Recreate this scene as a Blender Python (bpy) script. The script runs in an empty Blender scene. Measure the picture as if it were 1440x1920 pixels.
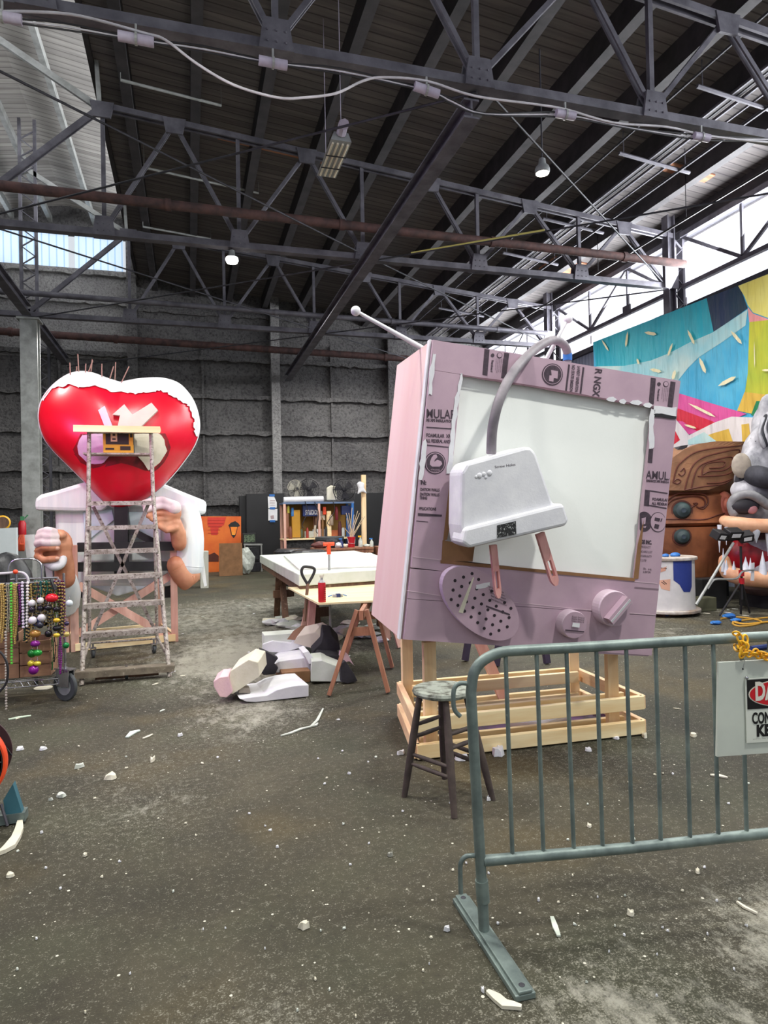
import bpy, bmesh, math, random
from mathutils import Vector as V, Matrix, Euler
random.seed(7)
col = bpy.context.scene.collection
sin, cos, pi, sqrt = math.sin, math.cos, math.pi, math.sqrt
# ---------------------------------------------------------------- camera and pixel -> world helpers (frame 1440 x 1920)
TH, PT, RO, FPX, EYE = 0.28710578, 0.00951462, -0.02107898, 1239.3, 1.62
R0 = V((cos(TH), -sin(TH), 0)); FW = V((sin(TH)*cos(PT), cos(TH)*cos(PT), sin(PT))); U0 = R0.cross(FW)
RT = R0*cos(RO)+U0*sin(RO); UP = U0*cos(RO)-R0*sin(RO); CAM = V((0, 0, EYE))
def ray(x, y): return FW+RT*((x-720)/FPX)+UP*((960-y)/FPX)
def at(x, y, X=None, Y=None, Z=None, D=None):
    d = ray(x, y)
    t = D if D is not None else X/d.x if X is not None else Y/d.y if Y is not None else (Z-EYE)/d.z
    return CAM+d*t
def G(x, y, z=0.0): return at(x, y, Z=z)
def onplane(x, y, p0, n):
    d = ray(x, y); return CAM+d*((p0-CAM).dot(n)/d.dot(n))
cam = bpy.data.objects.new('camera', bpy.data.cameras.new('camera')); col.objects.link(cam)
m = Matrix.Identity(4)
for i in range(3): m[i][0], m[i][1], m[i][2] = RT[i], UP[i], -FW[i]
m[2][3] = EYE
cam.matrix_world = m
cam.data.sensor_fit = 'HORIZONTAL'; cam.data.sensor_width = 36; cam.data.lens = 36*FPX/1440; cam.data.clip_end = 200
bpy.context.scene.camera = cam
# ---------------------------------------------------------------- materials
def lin(c):
    return tuple((v/255/12.92 if v/255 <= .04045 else ((v/255+.055)/1.055)**2.4) for v in c)+(1,)
def nd(nt, typ, **kw):
    n = nt.nodes.new(typ)
    for k, v in kw.items():
        if k in n.inputs: n.inputs[k].default_value = v
        else: setattr(n, k, v)
    return n
def ramp(nt, fac, stops):
    r = nt.nodes.new('ShaderNodeValToRGB'); e = r.color_ramp.elements
    while len(e) < len(stops): e.new(.5)
    for k, (p, c) in enumerate(stops):
        e[k].position = p; e[k].color = c if len(c) == 4 else tuple(c)+(1,)
    nt.links.new(fac, r.inputs[0]); return r.outputs[0]
def mixc(nt, fac, a, b, mode='MIX'):
    n = nt.nodes.new('ShaderNodeMix'); n.data_type = 'RGBA'; n.blend_type = mode
    for s, v in ((n.inputs[0], fac), (n.inputs[6], a), (n.inputs[7], b)):
        if hasattr(v, 'is_linked'): nt.links.new(v, s)
        else: s.default_value = v
    return n.outputs[2]
def mth(nt, op, a, b=None, clamp=False):
    n = nt.nodes.new('ShaderNodeMath'); n.operation = op; n.use_clamp = clamp
    for s, v in ((n.inputs[0], a), (n.inputs[1], b)):
        if v is None: continue
        if hasattr(v, 'is_linked'): nt.links.new(v, s)
        else: s.default_value = v
    return n.outputs[0]
def noise(nt, vec, scale, detail=4, rough=.6):
    n = nd(nt, 'ShaderNodeTexNoise', Scale=scale, Detail=detail, Roughness=rough)
    nt.links.new(vec, n.inputs['Vector']); return n.outputs[0]
def coords(nt, kind='Object', sc=(1, 1, 1)):
    t = nt.nodes.new('ShaderNodeTexCoord'); mp = nt.nodes.new('ShaderNodeMapping'); mp.inputs['Scale'].default_value = sc
    if kind == 'World':
        g = nt.nodes.new('ShaderNodeNewGeometry'); nt.links.new(g.outputs['Position'], mp.inputs[0])
    else: nt.links.new(t.outputs[kind], mp.inputs[0])
    return mp.outputs[0]
def base(name):
    m = bpy.data.materials.new(name); m.use_nodes = True
    return m, m.node_tree, m.node_tree.nodes['Principled BSDF']
def bump(nt, b, h, strength, dist=.02):
    n = nd(nt, 'ShaderNodeBump', Strength=strength, Distance=dist)
    nt.links.new(h, n.inputs['Height']); nt.links.new(n.outputs[0], b.inputs['Normal'])
def mat(name, c1, c2=None, sc=6, rough=.7, metal=0, bmp=.0, bsc=None, stretch=(1, 1, 1), spot=None, spotamt=.6, spec=None, lo=.35, hi=.65, emit=0):
    """noise-mottled surface, c1..c2, optional paint/dust spots; c in sRGB 0-255"""
    m, nt, b = base(name)
    v = coords(nt, 'Object', stretch)
    if c2 is None: c2 = tuple(max(0, x*.86) for x in c1)
    o = ramp(nt, noise(nt, v, sc, 5), [(lo, lin(c1)), (hi, lin(c2))])
    if spot:
        f = ramp(nt, noise(nt, v, sc*2.7+3, 8, .72), [(spotamt, (0, 0, 0)), (spotamt+.07, (1, 1, 1))])
        o = mixc(nt, f, o, lin(spot))
    nt.links.new(o, b.inputs['Base Color'])
    b.inputs['Roughness'].default_value = rough; b.inputs['Metallic'].default_value = metal
    if spec is not None: b.inputs['Specular IOR Level'].default_value = spec
    if emit:
        nt.links.new(o, b.inputs['Emission Color']); b.inputs['Emission Strength'].default_value = emit
    if bmp: bump(nt, b, noise(nt, v, bsc or sc*4, 6, .7), bmp)
    return m
def wood(name, c1, c2, sc=14, axis=0, rough=.65, spot=None):
    st = [1, 1, 1]
    st[axis] = .09
    return mat(name, c1, c2, sc=sc, rough=rough, stretch=tuple(st), bmp=.08, spot=spot, lo=.38, hi=.62)
M = {}
M['steel'] = mat('truss steel', (112, 110, 118), (80, 78, 86), 3, .55, .3, .15)
M['steel_dark'] = mat('dark steel', (70, 69, 76), (46, 46, 52), 3, .6, .2, .1)
M['steel_light'] = mat('light painted steel', (176, 178, 176), (140, 142, 138), 4, .5, .2)
M['rust'] = mat('rusty pipe', (94, 66, 62), (58, 44, 44), 5, .75, .1, .2)
M['galv'] = mat('galvanised barrier', (128, 142, 136), (94, 106, 104), 7, .45, .3, .12, spot=(150, 165, 150), spotamt=.66)
M['pvc'] = mat('grey pvc', (186, 178, 194), (160, 152, 168), 5, .5)
M['wire_white'] = mat('white cable', (214, 210, 214), None, 5, .5)
M['wire_black'] = mat('black cable', (34, 32, 36), None, 5, .5)
M['black'] = mat('black paint', (22, 22, 24), (34, 34, 36), 5, .6)
M['blackish'] = mat('charcoal', (46, 44, 50), (28, 27, 31), 8, .8, spot=(120, 116, 120), spotamt=.66)
M['white'] = mat('white foam', (226, 226, 228), (210, 210, 215), 5, .8, 0, .12, 60)
M['foam_b'] = mat('cool foam', (204, 208, 200), (192, 198, 186), 5, .8, 0, .12, 60)
M['foam_y'] = mat('cream foam', (212, 206, 184), (222, 216, 198), 7, .85, 0, .2, 50)
M['foam_pink'] = mat('pink foam', (226, 190, 190), (214, 176, 186), 7, .85, 0, .2, 50)
M['paper'] = mat('white paper', (232, 232, 232), (220, 220, 224), 8, .8)
M['mauve'] = mat('mauve foam board', (186, 159, 172), (174, 147, 162), 3, .6, 0, .03, 90, spot=(200, 172, 186), spotamt=.7)
M['pinkside'] = mat('pink board', (228, 202, 198), (220, 180, 178), 2.2, .6, 0, .05, 60, stretch=(1.5, 1.5, .2), lo=.22, hi=.8)
M['pinkprong'] = mat('salmon pink plank', (224, 168, 160), (206, 142, 138), 6, .65, stretch=(3, 3, .6))
M['cardboard'] = mat('cardboard', (146, 106, 72), (122, 88, 58), 5, .8)
M['ink'] = mat('dark print ink', (62, 50, 60), (84, 68, 80), 40, .8, lo=.45, hi=.75)
M['scuff'] = mat('black scuff', (26, 26, 28), (36, 36, 38), 40, .8, spot=(205, 208, 205), spotamt=.56)
M['greyhose'] = mat('grey foam tube', (136, 130, 134), (108, 102, 108), 6, .6)
M['blue'] = mat('blue tape', (46, 118, 190), (36, 92, 168), 6, .5)
M['pine'] = wood('pine lumber', (255, 236, 190), (240, 208, 154), 9, 0)
M['pine_v'] = wood('pine lumber upright', (252, 224, 180), (232, 194, 146), 9, 2)
M['pine_y'] = wood('pine lumber deep', (248, 214, 170), (224, 180, 140), 9, 1)
M['pinkpine'] = wood('pinkish pine', (226, 182, 164), (206, 152, 136), 9, 2)
M['oldwood'] = wood('worn brown wood', (116, 84, 64), (86, 60, 46), 9, 2, spot=(170, 140, 120))
M['orangewood'] = wood('orange stained wood', (172, 120, 90), (134, 88, 68), 9, 2, spot=(196, 140, 110))
M['ply'] = wood('plywood', (226, 214, 172), (214, 196, 150), 6, 0)
M['stoolwood'] = mat('grimy stool wood', (84, 72, 66), (58, 48, 46), 9, .75, 0, .15, spot=(120, 112, 104), spotamt=.64)
M['stoolseat'] = mat('paint splashed stool seat', (152, 158, 146), (84, 84, 74), 14, .8, 0, .2, lo=.45, hi=.62)
M['ladder'] = mat('paint splattered aluminium', (186, 178, 170), (136, 126, 116), 14, .6, .2, .1, spot=(84, 70, 60), spotamt=.53)
M['skin'] = mat('painted skin', (214, 154, 120), (184, 116, 84), 2.5, .5)
M['bandage'] = mat('pale pink foam', (236, 220, 218), (224, 204, 206), 5, .8, 0, .1, 40)
M['shirt'] = mat('white painted shirt', (240, 244, 242), (224, 231, 234), 1.6, .6, stretch=(7, 7, .5))
M['shirtblue'] = mat('pale blue shirt', (232, 240, 246), (206, 230, 240), 2, .6)
M['yellow'] = mat('yellow plastic', (246, 190, 40), (236, 168, 24), 6, .4)
M['red'] = mat('red paint', (196, 30, 44), (176, 20, 34), 5, .4)
M['orange_red'] = mat('red orange', (240, 86, 40), (226, 70, 30), 5, .45)
M['chrome'] = mat('chrome', (190, 190, 196), None, 5, .2, .9)
M['rubber'] = mat('grey rubber', (66, 70, 72), None, 5, .7)
M['greyplastic'] = mat('grey plastic', (150, 154, 154), None, 5, .5)
M['crate'] = wood('brown crate', (160, 122, 92), (126, 92, 68), 7, 0)
M['clear'] = mat('clear plastic bag', (206, 212, 204), (166, 172, 164), 9, .25, 0, .5, 12)
M['bin'] = mat('black bin plastic', (24, 25, 28), (40, 40, 44), 9, .35, 0, .5, 10)
M['navy'] = mat('navy', (40, 56, 110), None, 5, .5)
def lamp_mat(name, c, e):
    m, nt, b = base(name); b.inputs['Base Color'].default_value = lin(c); b.inputs['Emission Color'].default_value = lin(c)
    b.inputs['Emission Strength'].default_value = e; return m
M['glow'] = lamp_mat('lamp glow', (255, 250, 225), 14)
def flat(name, c, rough=.6): return mat(name, c, tuple(max(0, x-10) for x in c), 4, rough)
# ---------------------------------------------------------------- mesh builder
class MB:
    def __init__(s): s.v = []; s.f = []; s.mi = []; s.cur = 0
    def add(s, vs, fs, mi=None):
        n = len(s.v); s.v += [V(p) for p in vs]
        for f in fs: s.f.append(tuple(i+n for i in f)); s.mi.append(s.cur if mi is None else mi)
        return s
    def box(s, c, size, rot=None):
        h = V(size)/2; vs = [V((x*h.x, y*h.y, z*h.z)) for x in (-1, 1) for y in (-1, 1) for z in (-1, 1)]
        if rot is not None: vs = [rot @ p for p in vs]
        c = V(c)
        return s.add([p+c for p in vs], [(0, 1, 3, 2), (4, 6, 7, 5), (0, 4, 5, 1), (2, 3, 7, 6), (0, 2, 6, 4), (1, 5, 7, 3)])
    def bar(s, p, q, w, h, up=(0, 0, 1)):
        p, q = V(p), V(q); d = (q-p).normalized(); up = V(up)
        if abs(d.dot(up)) > .98: up = V((0, 1, 0))
        a = d.cross(up).normalized()*w/2; b = a.cross(d).normalized()*h/2
        vs = [p-a-b, p+a-b, p+a+b, p-a+b, q-a-b, q+a-b, q+a+b, q-a+b]
        return s.add(vs, [(3, 2, 1, 0), (4, 5, 6, 7), (0, 1, 5, 4), (1, 2, 6, 5), (2, 3, 7, 6), (3, 0, 4, 7)])
    def ibeam(s, p, q, w, h, t=.02, up=(0, 0, 1)):
        p, q = V(p), V(q); d = (q-p).normalized(); up = V(up)
        if abs(d.dot(up)) > .98: up = V((0, 1, 0))
        b = (d.cross(up)).cross(d).normalized()
        s.bar(p+b*(h/2-t/2), q+b*(h/2-t/2), w, t, up); s.bar(p-b*(h/2-t/2), q-b*(h/2-t/2), w, t, up); return s.bar(p, q, t, h-2*t, up)
    def tube(s, pts, r, n=10, caps=True):
        pts = [V(p) for p in pts]; rs = r if isinstance(r, (list, tuple)) else [r]*len(pts)
        rings = []; a = None
        for i, p in enumerate(pts):
            d = (pts[min(i+1, len(pts)-1)]-pts[max(i-1, 0)])
            d = d.normalized() if d.length > 1e-9 else V((0, 0, 1))
            if a is None:
                a = d.cross(V((0, 0, 1)) if abs(d.z) < .9 else V((1, 0, 0))).normalized()
            a = (a-d*a.dot(d)).normalized(); b = d.cross(a)
            rings.append([p+(a*cos(2*pi*k/n)+b*sin(2*pi*k/n))*rs[i] for k in range(n)])
        vs = [p for g in rings for p in g]; fs = []
        for i in range(len(pts)-1):
            for k in range(n):
                fs.append((i*n+k, i*n+(k+1) % n, (i+1)*n+(k+1) % n, (i+1)*n+k))
        if caps:
            fs.append(tuple(range(n-1, -1, -1))); fs.append(tuple(range((len(pts)-1)*n, len(pts)*n)))
        return s.add(vs, fs)
    def ball(s, c, r, n=12, sc=(1, 1, 1), rot=None):
        c = V(c); m_ = max(4, n//2); vs = []; fs = []
        for i in range(1, m_):
            t = pi*i/m_
            for k in range(n):
                p = V((sin(t)*cos(2*pi*k/n)*r*sc[0], sin(t)*sin(2*pi*k/n)*r*sc[1], cos(t)*r*sc[2]))
                vs.append(c+(rot @ p if rot is not None else p))
        tp = V((0, 0, r*sc[2])); tp = rot @ tp if rot is not None else tp
        vs += [c+tp, c-tp]; T = len(vs)-2
        for i in range(m_-2):
            for k in range(n):
                fs.append((i*n+k, (i+1)*n+k, (i+1)*n+(k+1) % n, i*n+(k+1) % n))
        for k in range(n):
            fs.append((T, k, (k+1) % n)); b_ = (m_-2)*n; fs.append((T+1, b_+(k+1) % n, b_+k))
        return s.add(vs, fs)
    def lathe(s, c, prof, n=28, axis=None):
        c = V(c); q = V((0, 0, 1)).rotation_difference(V(axis)).to_matrix() if axis is not None else Matrix.Identity(3)
        vs = []; fs = []
        for r, z in prof:
            for k in range(n): vs.append(c+q @ V((r*cos(2*pi*k/n), r*sin(2*pi*k/n), z)))
        for i in range(len(prof)-1):
            for k in range(n): fs.append((i*n+k, i*n+(k+1) % n, (i+1)*n+(k+1) % n, (i+1)*n+k))
        fs.append(tuple(range(n-1, -1, -1))); fs.append(tuple(range((len(prof)-1)*n, len(prof)*n)))
        return s.add(vs, fs)
    def prism(s, poly, d):
        """polygon (3d points, any winding) extruded by vector d"""
        a = [V(p) for p in poly]; d = V(d); n = len(a)
        fs = [tuple(range(n)), tuple(range(2*n-1, n-1, -1))]+[((i+1) % n, i, n+i, n+(i+1) % n) for i in range(n)]
        return s.add(a+[p+d for p in a], fs)
    def chain_body(s, pts, rs, n=12):
        s.tube(pts, rs, n); s.ball(pts[0], rs[0]*.98, n); return s.ball(pts[-1], rs[-1]*.98, n)
    def build(s, name, mats, parent=None, label=None, smooth=False, off=None, bevel=0, local=False):
        me = bpy.data.meshes.new(name)
        o_ = V((0, 0, 0))
        if parent is not None and not local:
            p = parent
            while p is not None: o_ = o_+p.location; p = p.parent
        elif off is not None: o_ = V(off)
        me.from_pydata([tuple(p-o_) for p in s.v], [], s.f)
        ms = mats if isinstance(mats, (list, tuple)) else [mats]
        for m_ in ms: me.materials.append(M[m_] if isinstance(m_, str) else m_)
        for p, i in zip(me.polygons, s.mi): p.material_index = min(i, len(ms)-1); p.use_smooth = smooth
        bm = bmesh.new(); bm.from_mesh(me); bmesh.ops.recalc_face_normals(bm, faces=bm.faces); bm.to_mesh(me); bm.free()
        me.update()
        ob = bpy.data.objects.new(name, me); col.objects.link(ob)
        if parent is not None: ob.parent = parent
        elif off is not None: ob.location = o_
        if label: ob['label'] = label
        if bevel:
            b = ob.modifiers.new('bevel', 'BEVEL'); b.width = bevel; b.segments = 2; b.limit_method = 'ANGLE'
        if smooth and not bevel:
            try:
                me.set_sharp_from_angle(angle=math.radians(40))
            except Exception: pass
        return ob
    def base_pt(s):
        xs = [p.x for p in s.v]; ys = [p.y for p in s.v]
        return V(((min(xs)+max(xs))/2, (min(ys)+max(ys))/2, min(p.z for p in s.v)))
def tag(o, label, cat, group=None):
    o['label'] = label; o['category'] = cat
    if group: o['group'] = group
    return o
def thing(name, label, cat, loc, group=None):
    o = bpy.data.objects.new(name, None); col.objects.link(o); o.location = V(loc); o.empty_display_size = .1
    return tag(o, label, cat, group)
def single(mb, name, mats, label, cat, group=None, **k):
    return tag(mb.build(name, mats, off=mb.base_pt(), **k), label, cat, group)
def struct(mb, name, mats, **k):
    o = mb.build(name, mats, **k); o['kind'] = 'structure'; return o
def remesh(o, vox, it=4):
    r = o.modifiers.new('r', 'REMESH'); r.mode = 'VOXEL'; r.voxel_size = vox; r.use_smooth_shade = True
    s = o.modifiers.new('s', 'SMOOTH'); s.iterations = it; s.factor = .6
    return o
def text_mesh(body, size, bold=.0, extrude=.0):
    c = bpy.data.curves.new('t', 'FONT'); c.body = body; c.size = size; c.offset = bold; c.extrude = extrude; c.resolution_u = 3
    o = bpy.data.objects.new('t', c); col.objects.link(o)
    bpy.context.view_layer.update()
    me = bpy.data.meshes.new_from_object(o.evaluated_get(bpy.context.evaluated_depsgraph_get()))
    bpy.data.objects.remove(o); bpy.data.curves.remove(c)
    return me
def put_text(mb, body, size, org, ux, uz, bold=0, sx=1, fit=None):
    """lettering into mb: origin org, right vector ux, up vector uz (world or local)"""
    me = text_mesh(body, size, bold)
    xs = [v.co.x for v in me.vertices]
    if not xs: return
    if fit: sx = fit/(max(xs)-min(xs))
    ux, uz, org = V(ux), V(uz), V(org)
    mb.add([org+ux*(v.co.x*sx)+uz*v.co.y for v in me.vertices], [tuple(p.vertices) for p in me.polygons])
    bpy.data.meshes.remove(me)
def spline(pts, n=8):
    pts = [V(p) for p in pts]; out = []
    for i in range(len(pts)-1):
        p0, p1, p2, p3 = pts[max(i-1, 0)], pts[i], pts[i+1], pts[min(i+2, len(pts)-1)]
        for k in range(n):
            t = k/n
            out.append(.5*((2*p1)+(p2-p0)*t+(2*p0-5*p1+4*p2-p3)*t*t+(3*p1-p0-3*p2+p3)*t**3))
    out.append(pts[-1]); return out
def patch(mb, poly, fn, rings=6, off=None, sub=4):
    """2d polygon mapped on a surface by fn((x, y)); fan of rings round the centroid"""
    P = []
    for i in range(len(poly)):
        a, b = poly[i], poly[(i+1) % len(poly)]
        for k in range(sub): P.append((a[0]+(b[0]-a[0])*k/sub, a[1]+(b[1]-a[1])*k/sub))
    cx = sum(p[0] for p in P)/len(P); cy = sum(p[1] for p in P)/len(P); n = len(P); vs = []; fs = []
    for r in range(rings):
        t = 1-r/rings
        for p in P: vs.append(fn((cx+(p[0]-cx)*t, cy+(p[1]-cy)*t)))
    vs.append(fn((cx, cy)))
    for r in range(rings-1):
        for k in range(n): fs.append((r*n+k, r*n+(k+1) % n, (r+1)*n+(k+1) % n, (r+1)*n+k))
    for k in range(n): fs.append(((rings-1)*n+k, (rings-1)*n+(k+1) % n, rings*n))
    return mb.add(vs, fs)
def jag(pts, amp, n=4, seed=1):
    """2d polyline roughened like a torn edge"""
    rr = random.Random(seed); out = []
    for i in range(len(pts)-1):
        a, b = pts[i], pts[i+1]
        for k in range(n):
            t = k/n; out.append((a[0]+(b[0]-a[0])*t+rr.uniform(-amp, amp), a[1]+(b[1]-a[1])*t+rr.uniform(-amp, amp)))
    out.append(pts[-1]); return out
# ================================================================= SETTING
def floor_mat():
    m, nt, b = base('dusty concrete floor'); v = coords(nt, 'World')
    n1 = noise(nt, v, .35, 5, .6); n2 = noise(nt, v, 2.2, 8, .7); n3 = noise(nt, v, 30, 6, .75); n4 = noise(nt, v, 120, 3, .8)
    big = ramp(nt, n1, [(.36, lin((54, 51, 41))), (.5, lin((69, 65, 52))), (.64, lin((83, 78, 63)))])
    c = mixc(nt, ramp(nt, n2, [(.4, (0, 0, 0)), (.7, (.55, .55, .55))]), big, lin((42, 40, 35)))
    hue = noise(nt, v, .8, 3, .5)
    c = mixc(nt, ramp(nt, hue, [(.34, (.4, .4, .4)), (.48, (0, 0, 0))]), c, lin((66, 70, 52)))
    c = mixc(nt, ramp(nt, hue, [(.53, (0, 0, 0)), (.66, (.55, .55, .55))]), c, lin((92, 80, 54)))
    # tracked plaster and foam dust
    g = nt.nodes.new('ShaderNodeNewGeometry'); tot = None
    for (x, y, r, a) in ((.6, 9.2, 2.6, .2), (.0, 7.6, 1.5, .22), (1.2, 8.2, 1.6, .24), (-.2, 11.5, 3.2, .16), (.5, 6.3, 1.0, .2), (2.4, 4.2, 1.1, .12), (1.15, 1.75, .6, .24), (1.9, 1.9, .9, .17), (2.3, 2.05, .4, .26), (.15, 1.95, .6, .24), (.0, 1.8, .35, .2), (-.3, 3.9, .6, .12), (6.0, 7.6, 1.8, .2), (8.2, 8.9, 2.0, .2), (1.5, 13, 3.5, .2), (.5, 5.5, .9, .22), (-.35, 4.6, 1.1, .1)):
        d = nd(nt, 'ShaderNodeVectorMath', operation='DISTANCE'); nt.links.new(g.outputs['Position'], d.inputs[0]); d.inputs[1].default_value = (x, y, 0)
        k = mth(nt, 'MULTIPLY', mth(nt, 'SUBTRACT', 1.0, mth(nt, 'DIVIDE', d.outputs['Value'], r), True), a)
        tot = k if tot is None else mth(nt, 'ADD', tot, k)
    vs = coords(nt, 'World', (1, .55, 1))
    streak = noise(nt, vs, 7, 10, .8)
    f = mth(nt, 'ADD', streak, tot)
    c = mixc(nt, ramp(nt, f, [(.66, (0, 0, 0)), (.84, (.7, .7, .7))]), c, lin((176, 173, 160)))
    fine = mth(nt, 'ADD', mth(nt, 'ADD', mth(nt, 'MULTIPLY', n3, .55), mth(nt, 'MULTIPLY', n4, .45)), mth(nt, 'MULTIPLY', tot, .3))
    c = mixc(nt, ramp(nt, fine, [(.555, (0, 0, 0)), (.64, (.62, .62, .62))]), c, lin((160, 157, 142)))
    c = mixc(nt, ramp(nt, n3, [(.30, (.8, .8, .8)), (.42, (0, 0, 0))]), c, lin((46, 42, 38)))
    vo = nd(nt, 'ShaderNodeTexVoronoi', Scale=26.0); nt.links.new(v, vo.inputs['Vector'])
    sep = nt.nodes.new('ShaderNodeSeparateColor'); nt.links.new(vo.outputs['Color'], sep.inputs[0])
    sp = mth(nt, 'MULTIPLY', mth(nt, 'LESS_THAN', vo.outputs['Distance'], mth(nt, 'MULTIPLY', sep.outputs[0], .17)), mth(nt, 'GREATER_THAN', sep.outputs[1], .74))
    c = mixc(nt, mth(nt, 'MULTIPLY', sp, .85), c, lin((226, 222, 206)))
    # expansion joints
    nt.links.new(c, b.inputs['Base Color']); b.inputs['Roughness'].default_value = .72; b.inputs['Specular IOR Level'].default_value = .25
    bump(nt, b, mth(nt, 'ADD', n3, n4), .35, .01)
    return m
M['floor'] = floor_mat()
def deck_mat(name, a, bb, seam, along):
    m, nt, b = base(name); v = coords(nt, 'World', (.16, 3, 1) if along else (.3, 2, 1))
    c = ramp(nt, noise(nt, v, 2.2, 6, .65), [(.34, lin(a)), (.66, lin(bb))])
    g = nt.nodes.new('ShaderNodeNewGeometry'); s = nt.nodes.new('ShaderNodeSeparateXYZ'); nt.links.new(g.outputs['Position'], s.inputs[0])
    wob = mth(nt, 'MULTIPLY', noise(nt, coords(nt, 'World', (.4, .4, .4)), 1.5, 2), .06)
    fr = mth(nt, 'FRACT', mth(nt, 'DIVIDE', mth(nt, 'ADD', s.outputs[1], wob), .19))
    c = mixc(nt, mth(nt, 'MULTIPLY', mth(nt, 'LESS_THAN', fr, .13), .62), c, lin(seam))
    cell = nd(nt, 'ShaderNodeTexWhiteNoise', noise_dimensions='1D'); nt.links.new(mth(nt, 'FLOOR', mth(nt, 'DIVIDE', mth(nt, 'ADD', s.outputs[1], wob), .19)), cell.inputs['W'])
    c = mixc(nt, mth(nt, 'MULTIPLY', cell.outputs[0], .35), c, lin(tuple(x*.6 for x in bb)))
    nt.links.new(c, b.inputs['Base Color']); b.inputs['Roughness'].default_value = .8
    bump(nt, b, fr, .3, .03); return m
M['deck'] = deck_mat('dark roof boards', (126, 120, 118), (96, 91, 92), (30, 28, 30), True)
M['deck_light'] = deck_mat('pale roof boards', (176, 172, 166), (140, 136, 132), (76, 72, 70), True)
def rough_wall(name, a, bb, dk):
    m, nt, b = base(name); v = coords(nt, 'World')
    n = noise(nt, v, 5, 9, .75); n2 = noise(nt, v, .5, 4, .6); n3 = noise(nt, v, 14, 5, .7)
    c = ramp(nt, n2, [(.35, lin(a)), (.65, lin(bb))]); c = mixc(nt, ramp(nt, n3, [(.34, (.8, .8, .8)), (.54, (0, 0, 0))]), c, lin(dk))
    nt.links.new(c, b.inputs['Base Color']); b.inputs['Roughness'].default_value = .95; b.inputs['Specular IOR Level'].default_value = .1
    bump(nt, b, mth(nt, 'ADD', n, n3), .9, .12); return m
M['spray'] = rough_wall('sprayed insulation', (130, 128, 127), (106, 104, 105), (66, 65, 66))
M['spray_light'] = rough_wall('pale sprayed insulation', (176, 174, 172), (152, 150, 150), (112, 110, 110))
def corr(name, c1, c2, emit=0, pitch=.2, along=1):
    m, nt, b = base(name); g = nt.nodes.new('ShaderNodeNewGeometry'); s = nt.nodes.new('ShaderNodeSeparateXYZ'); nt.links.new(g.outputs['Position'], s.inputs[0])
    fr = mth(nt, 'FRACT', mth(nt, 'DIVIDE', s.outputs[along], pitch))
    h = mth(nt, 'ABSOLUTE', mth(nt, 'SUBTRACT', fr, .5))
    c = mixc(nt, ramp(nt, h, [(.36, (0, 0, 0)), (.48, (1, 1, 1))]), lin(c1), lin(c2))
    c = mixc(nt, ramp(nt, noise(nt, coords(nt, 'World', (1, 1, .2)), 3, 4), [(.5, (0, 0, 0)), (.8, (.4, .4, .4))]), c, lin(c2))
    nt.links.new(c, b.inputs['Base Color']); b.inputs['Roughness'].default_value = .5
    if emit: nt.links.new(c, b.inputs['Emission Color']); b.inputs['Emission Strength'].default_value = emit
    else: bump(nt, b, h, .5, .05)
    return m
M['panel_r'] = corr('translucent window sheet', (250, 252, 255), (222, 226, 240), 1.15, .55, 1)
M['panel_b'] = corr('pale blue window sheet', (196, 216, 236), (150, 178, 208), .72, .22, 0)
M['siding'] = corr('corrugated siding', (128, 136, 156), (96, 104, 122), 0, .16, 1)
M['brown_beam'] = mat('dark purlin', (66, 62, 64), (46, 44, 46), 3, .7, 0, .1)
YT = (7.21, 12.6, 17.9); YB = 23.25; XR = 11.1; XC = -3.65; XE = -1.5; XL = 2*XC-XR
def deck_z(x): return 9.85-.105*(x-XE) if x > XC else 9.85-.105*((2*XC-XE)-x)
b = MB(); b.box(((XL+XR)/2, 8, -.1), (XR-XL+1, 34, .2)); struct(b, 'floor', 'floor')
# ceiling: dark sloped decks either side of a raised monitor
YF = -9
for nm, x0, x1 in (('ceiling', XE, XR+.4), ('ceiling.001', XL-.4, 2*XC-XE)):
    b = MB(); b.prism([(x0, YF, deck_z(x0)), (x1, YF, deck_z(x1)), (x1, YF, deck_z(x1)+.14), (x0, YF, deck_z(x0)+.14)], (0, YB-YF+.2, 0)); struct(b, nm, 'deck')
b = MB(); xm = 2*XC-XE
b.prism([(xm-.3, YF, 11.55), (XC, YF, 11.95), (XE+.3, YF, 11.55), (XE+.3, YF, 11.7), (XC, YF, 12.1), (xm-.3, YF, 11.7)], (0, YB-YF+.2, 0)); struct(b, 'ceiling.002', 'deck_light')
b = MB(); b.box((XE-.02, (YF+YB)/2, 10.02), (.09, YB-YF, .5)); struct(b, 'trim_1', 'brown_beam')
b = MB(); b.box((xm+.02, (YF+YB)/2, 10.02), (.09, YB-YF, .5)); struct(b, 'trim_2', 'brown_beam')
for i, x in enumerate((XE+.05, xm-.05)):
    b = MB(); b.box((x, (YF+YB)/2, 10.95), (.04, YB-YF, 1.3)); struct(b, 'window_%d' % (i+1), 'panel_r')
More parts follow.
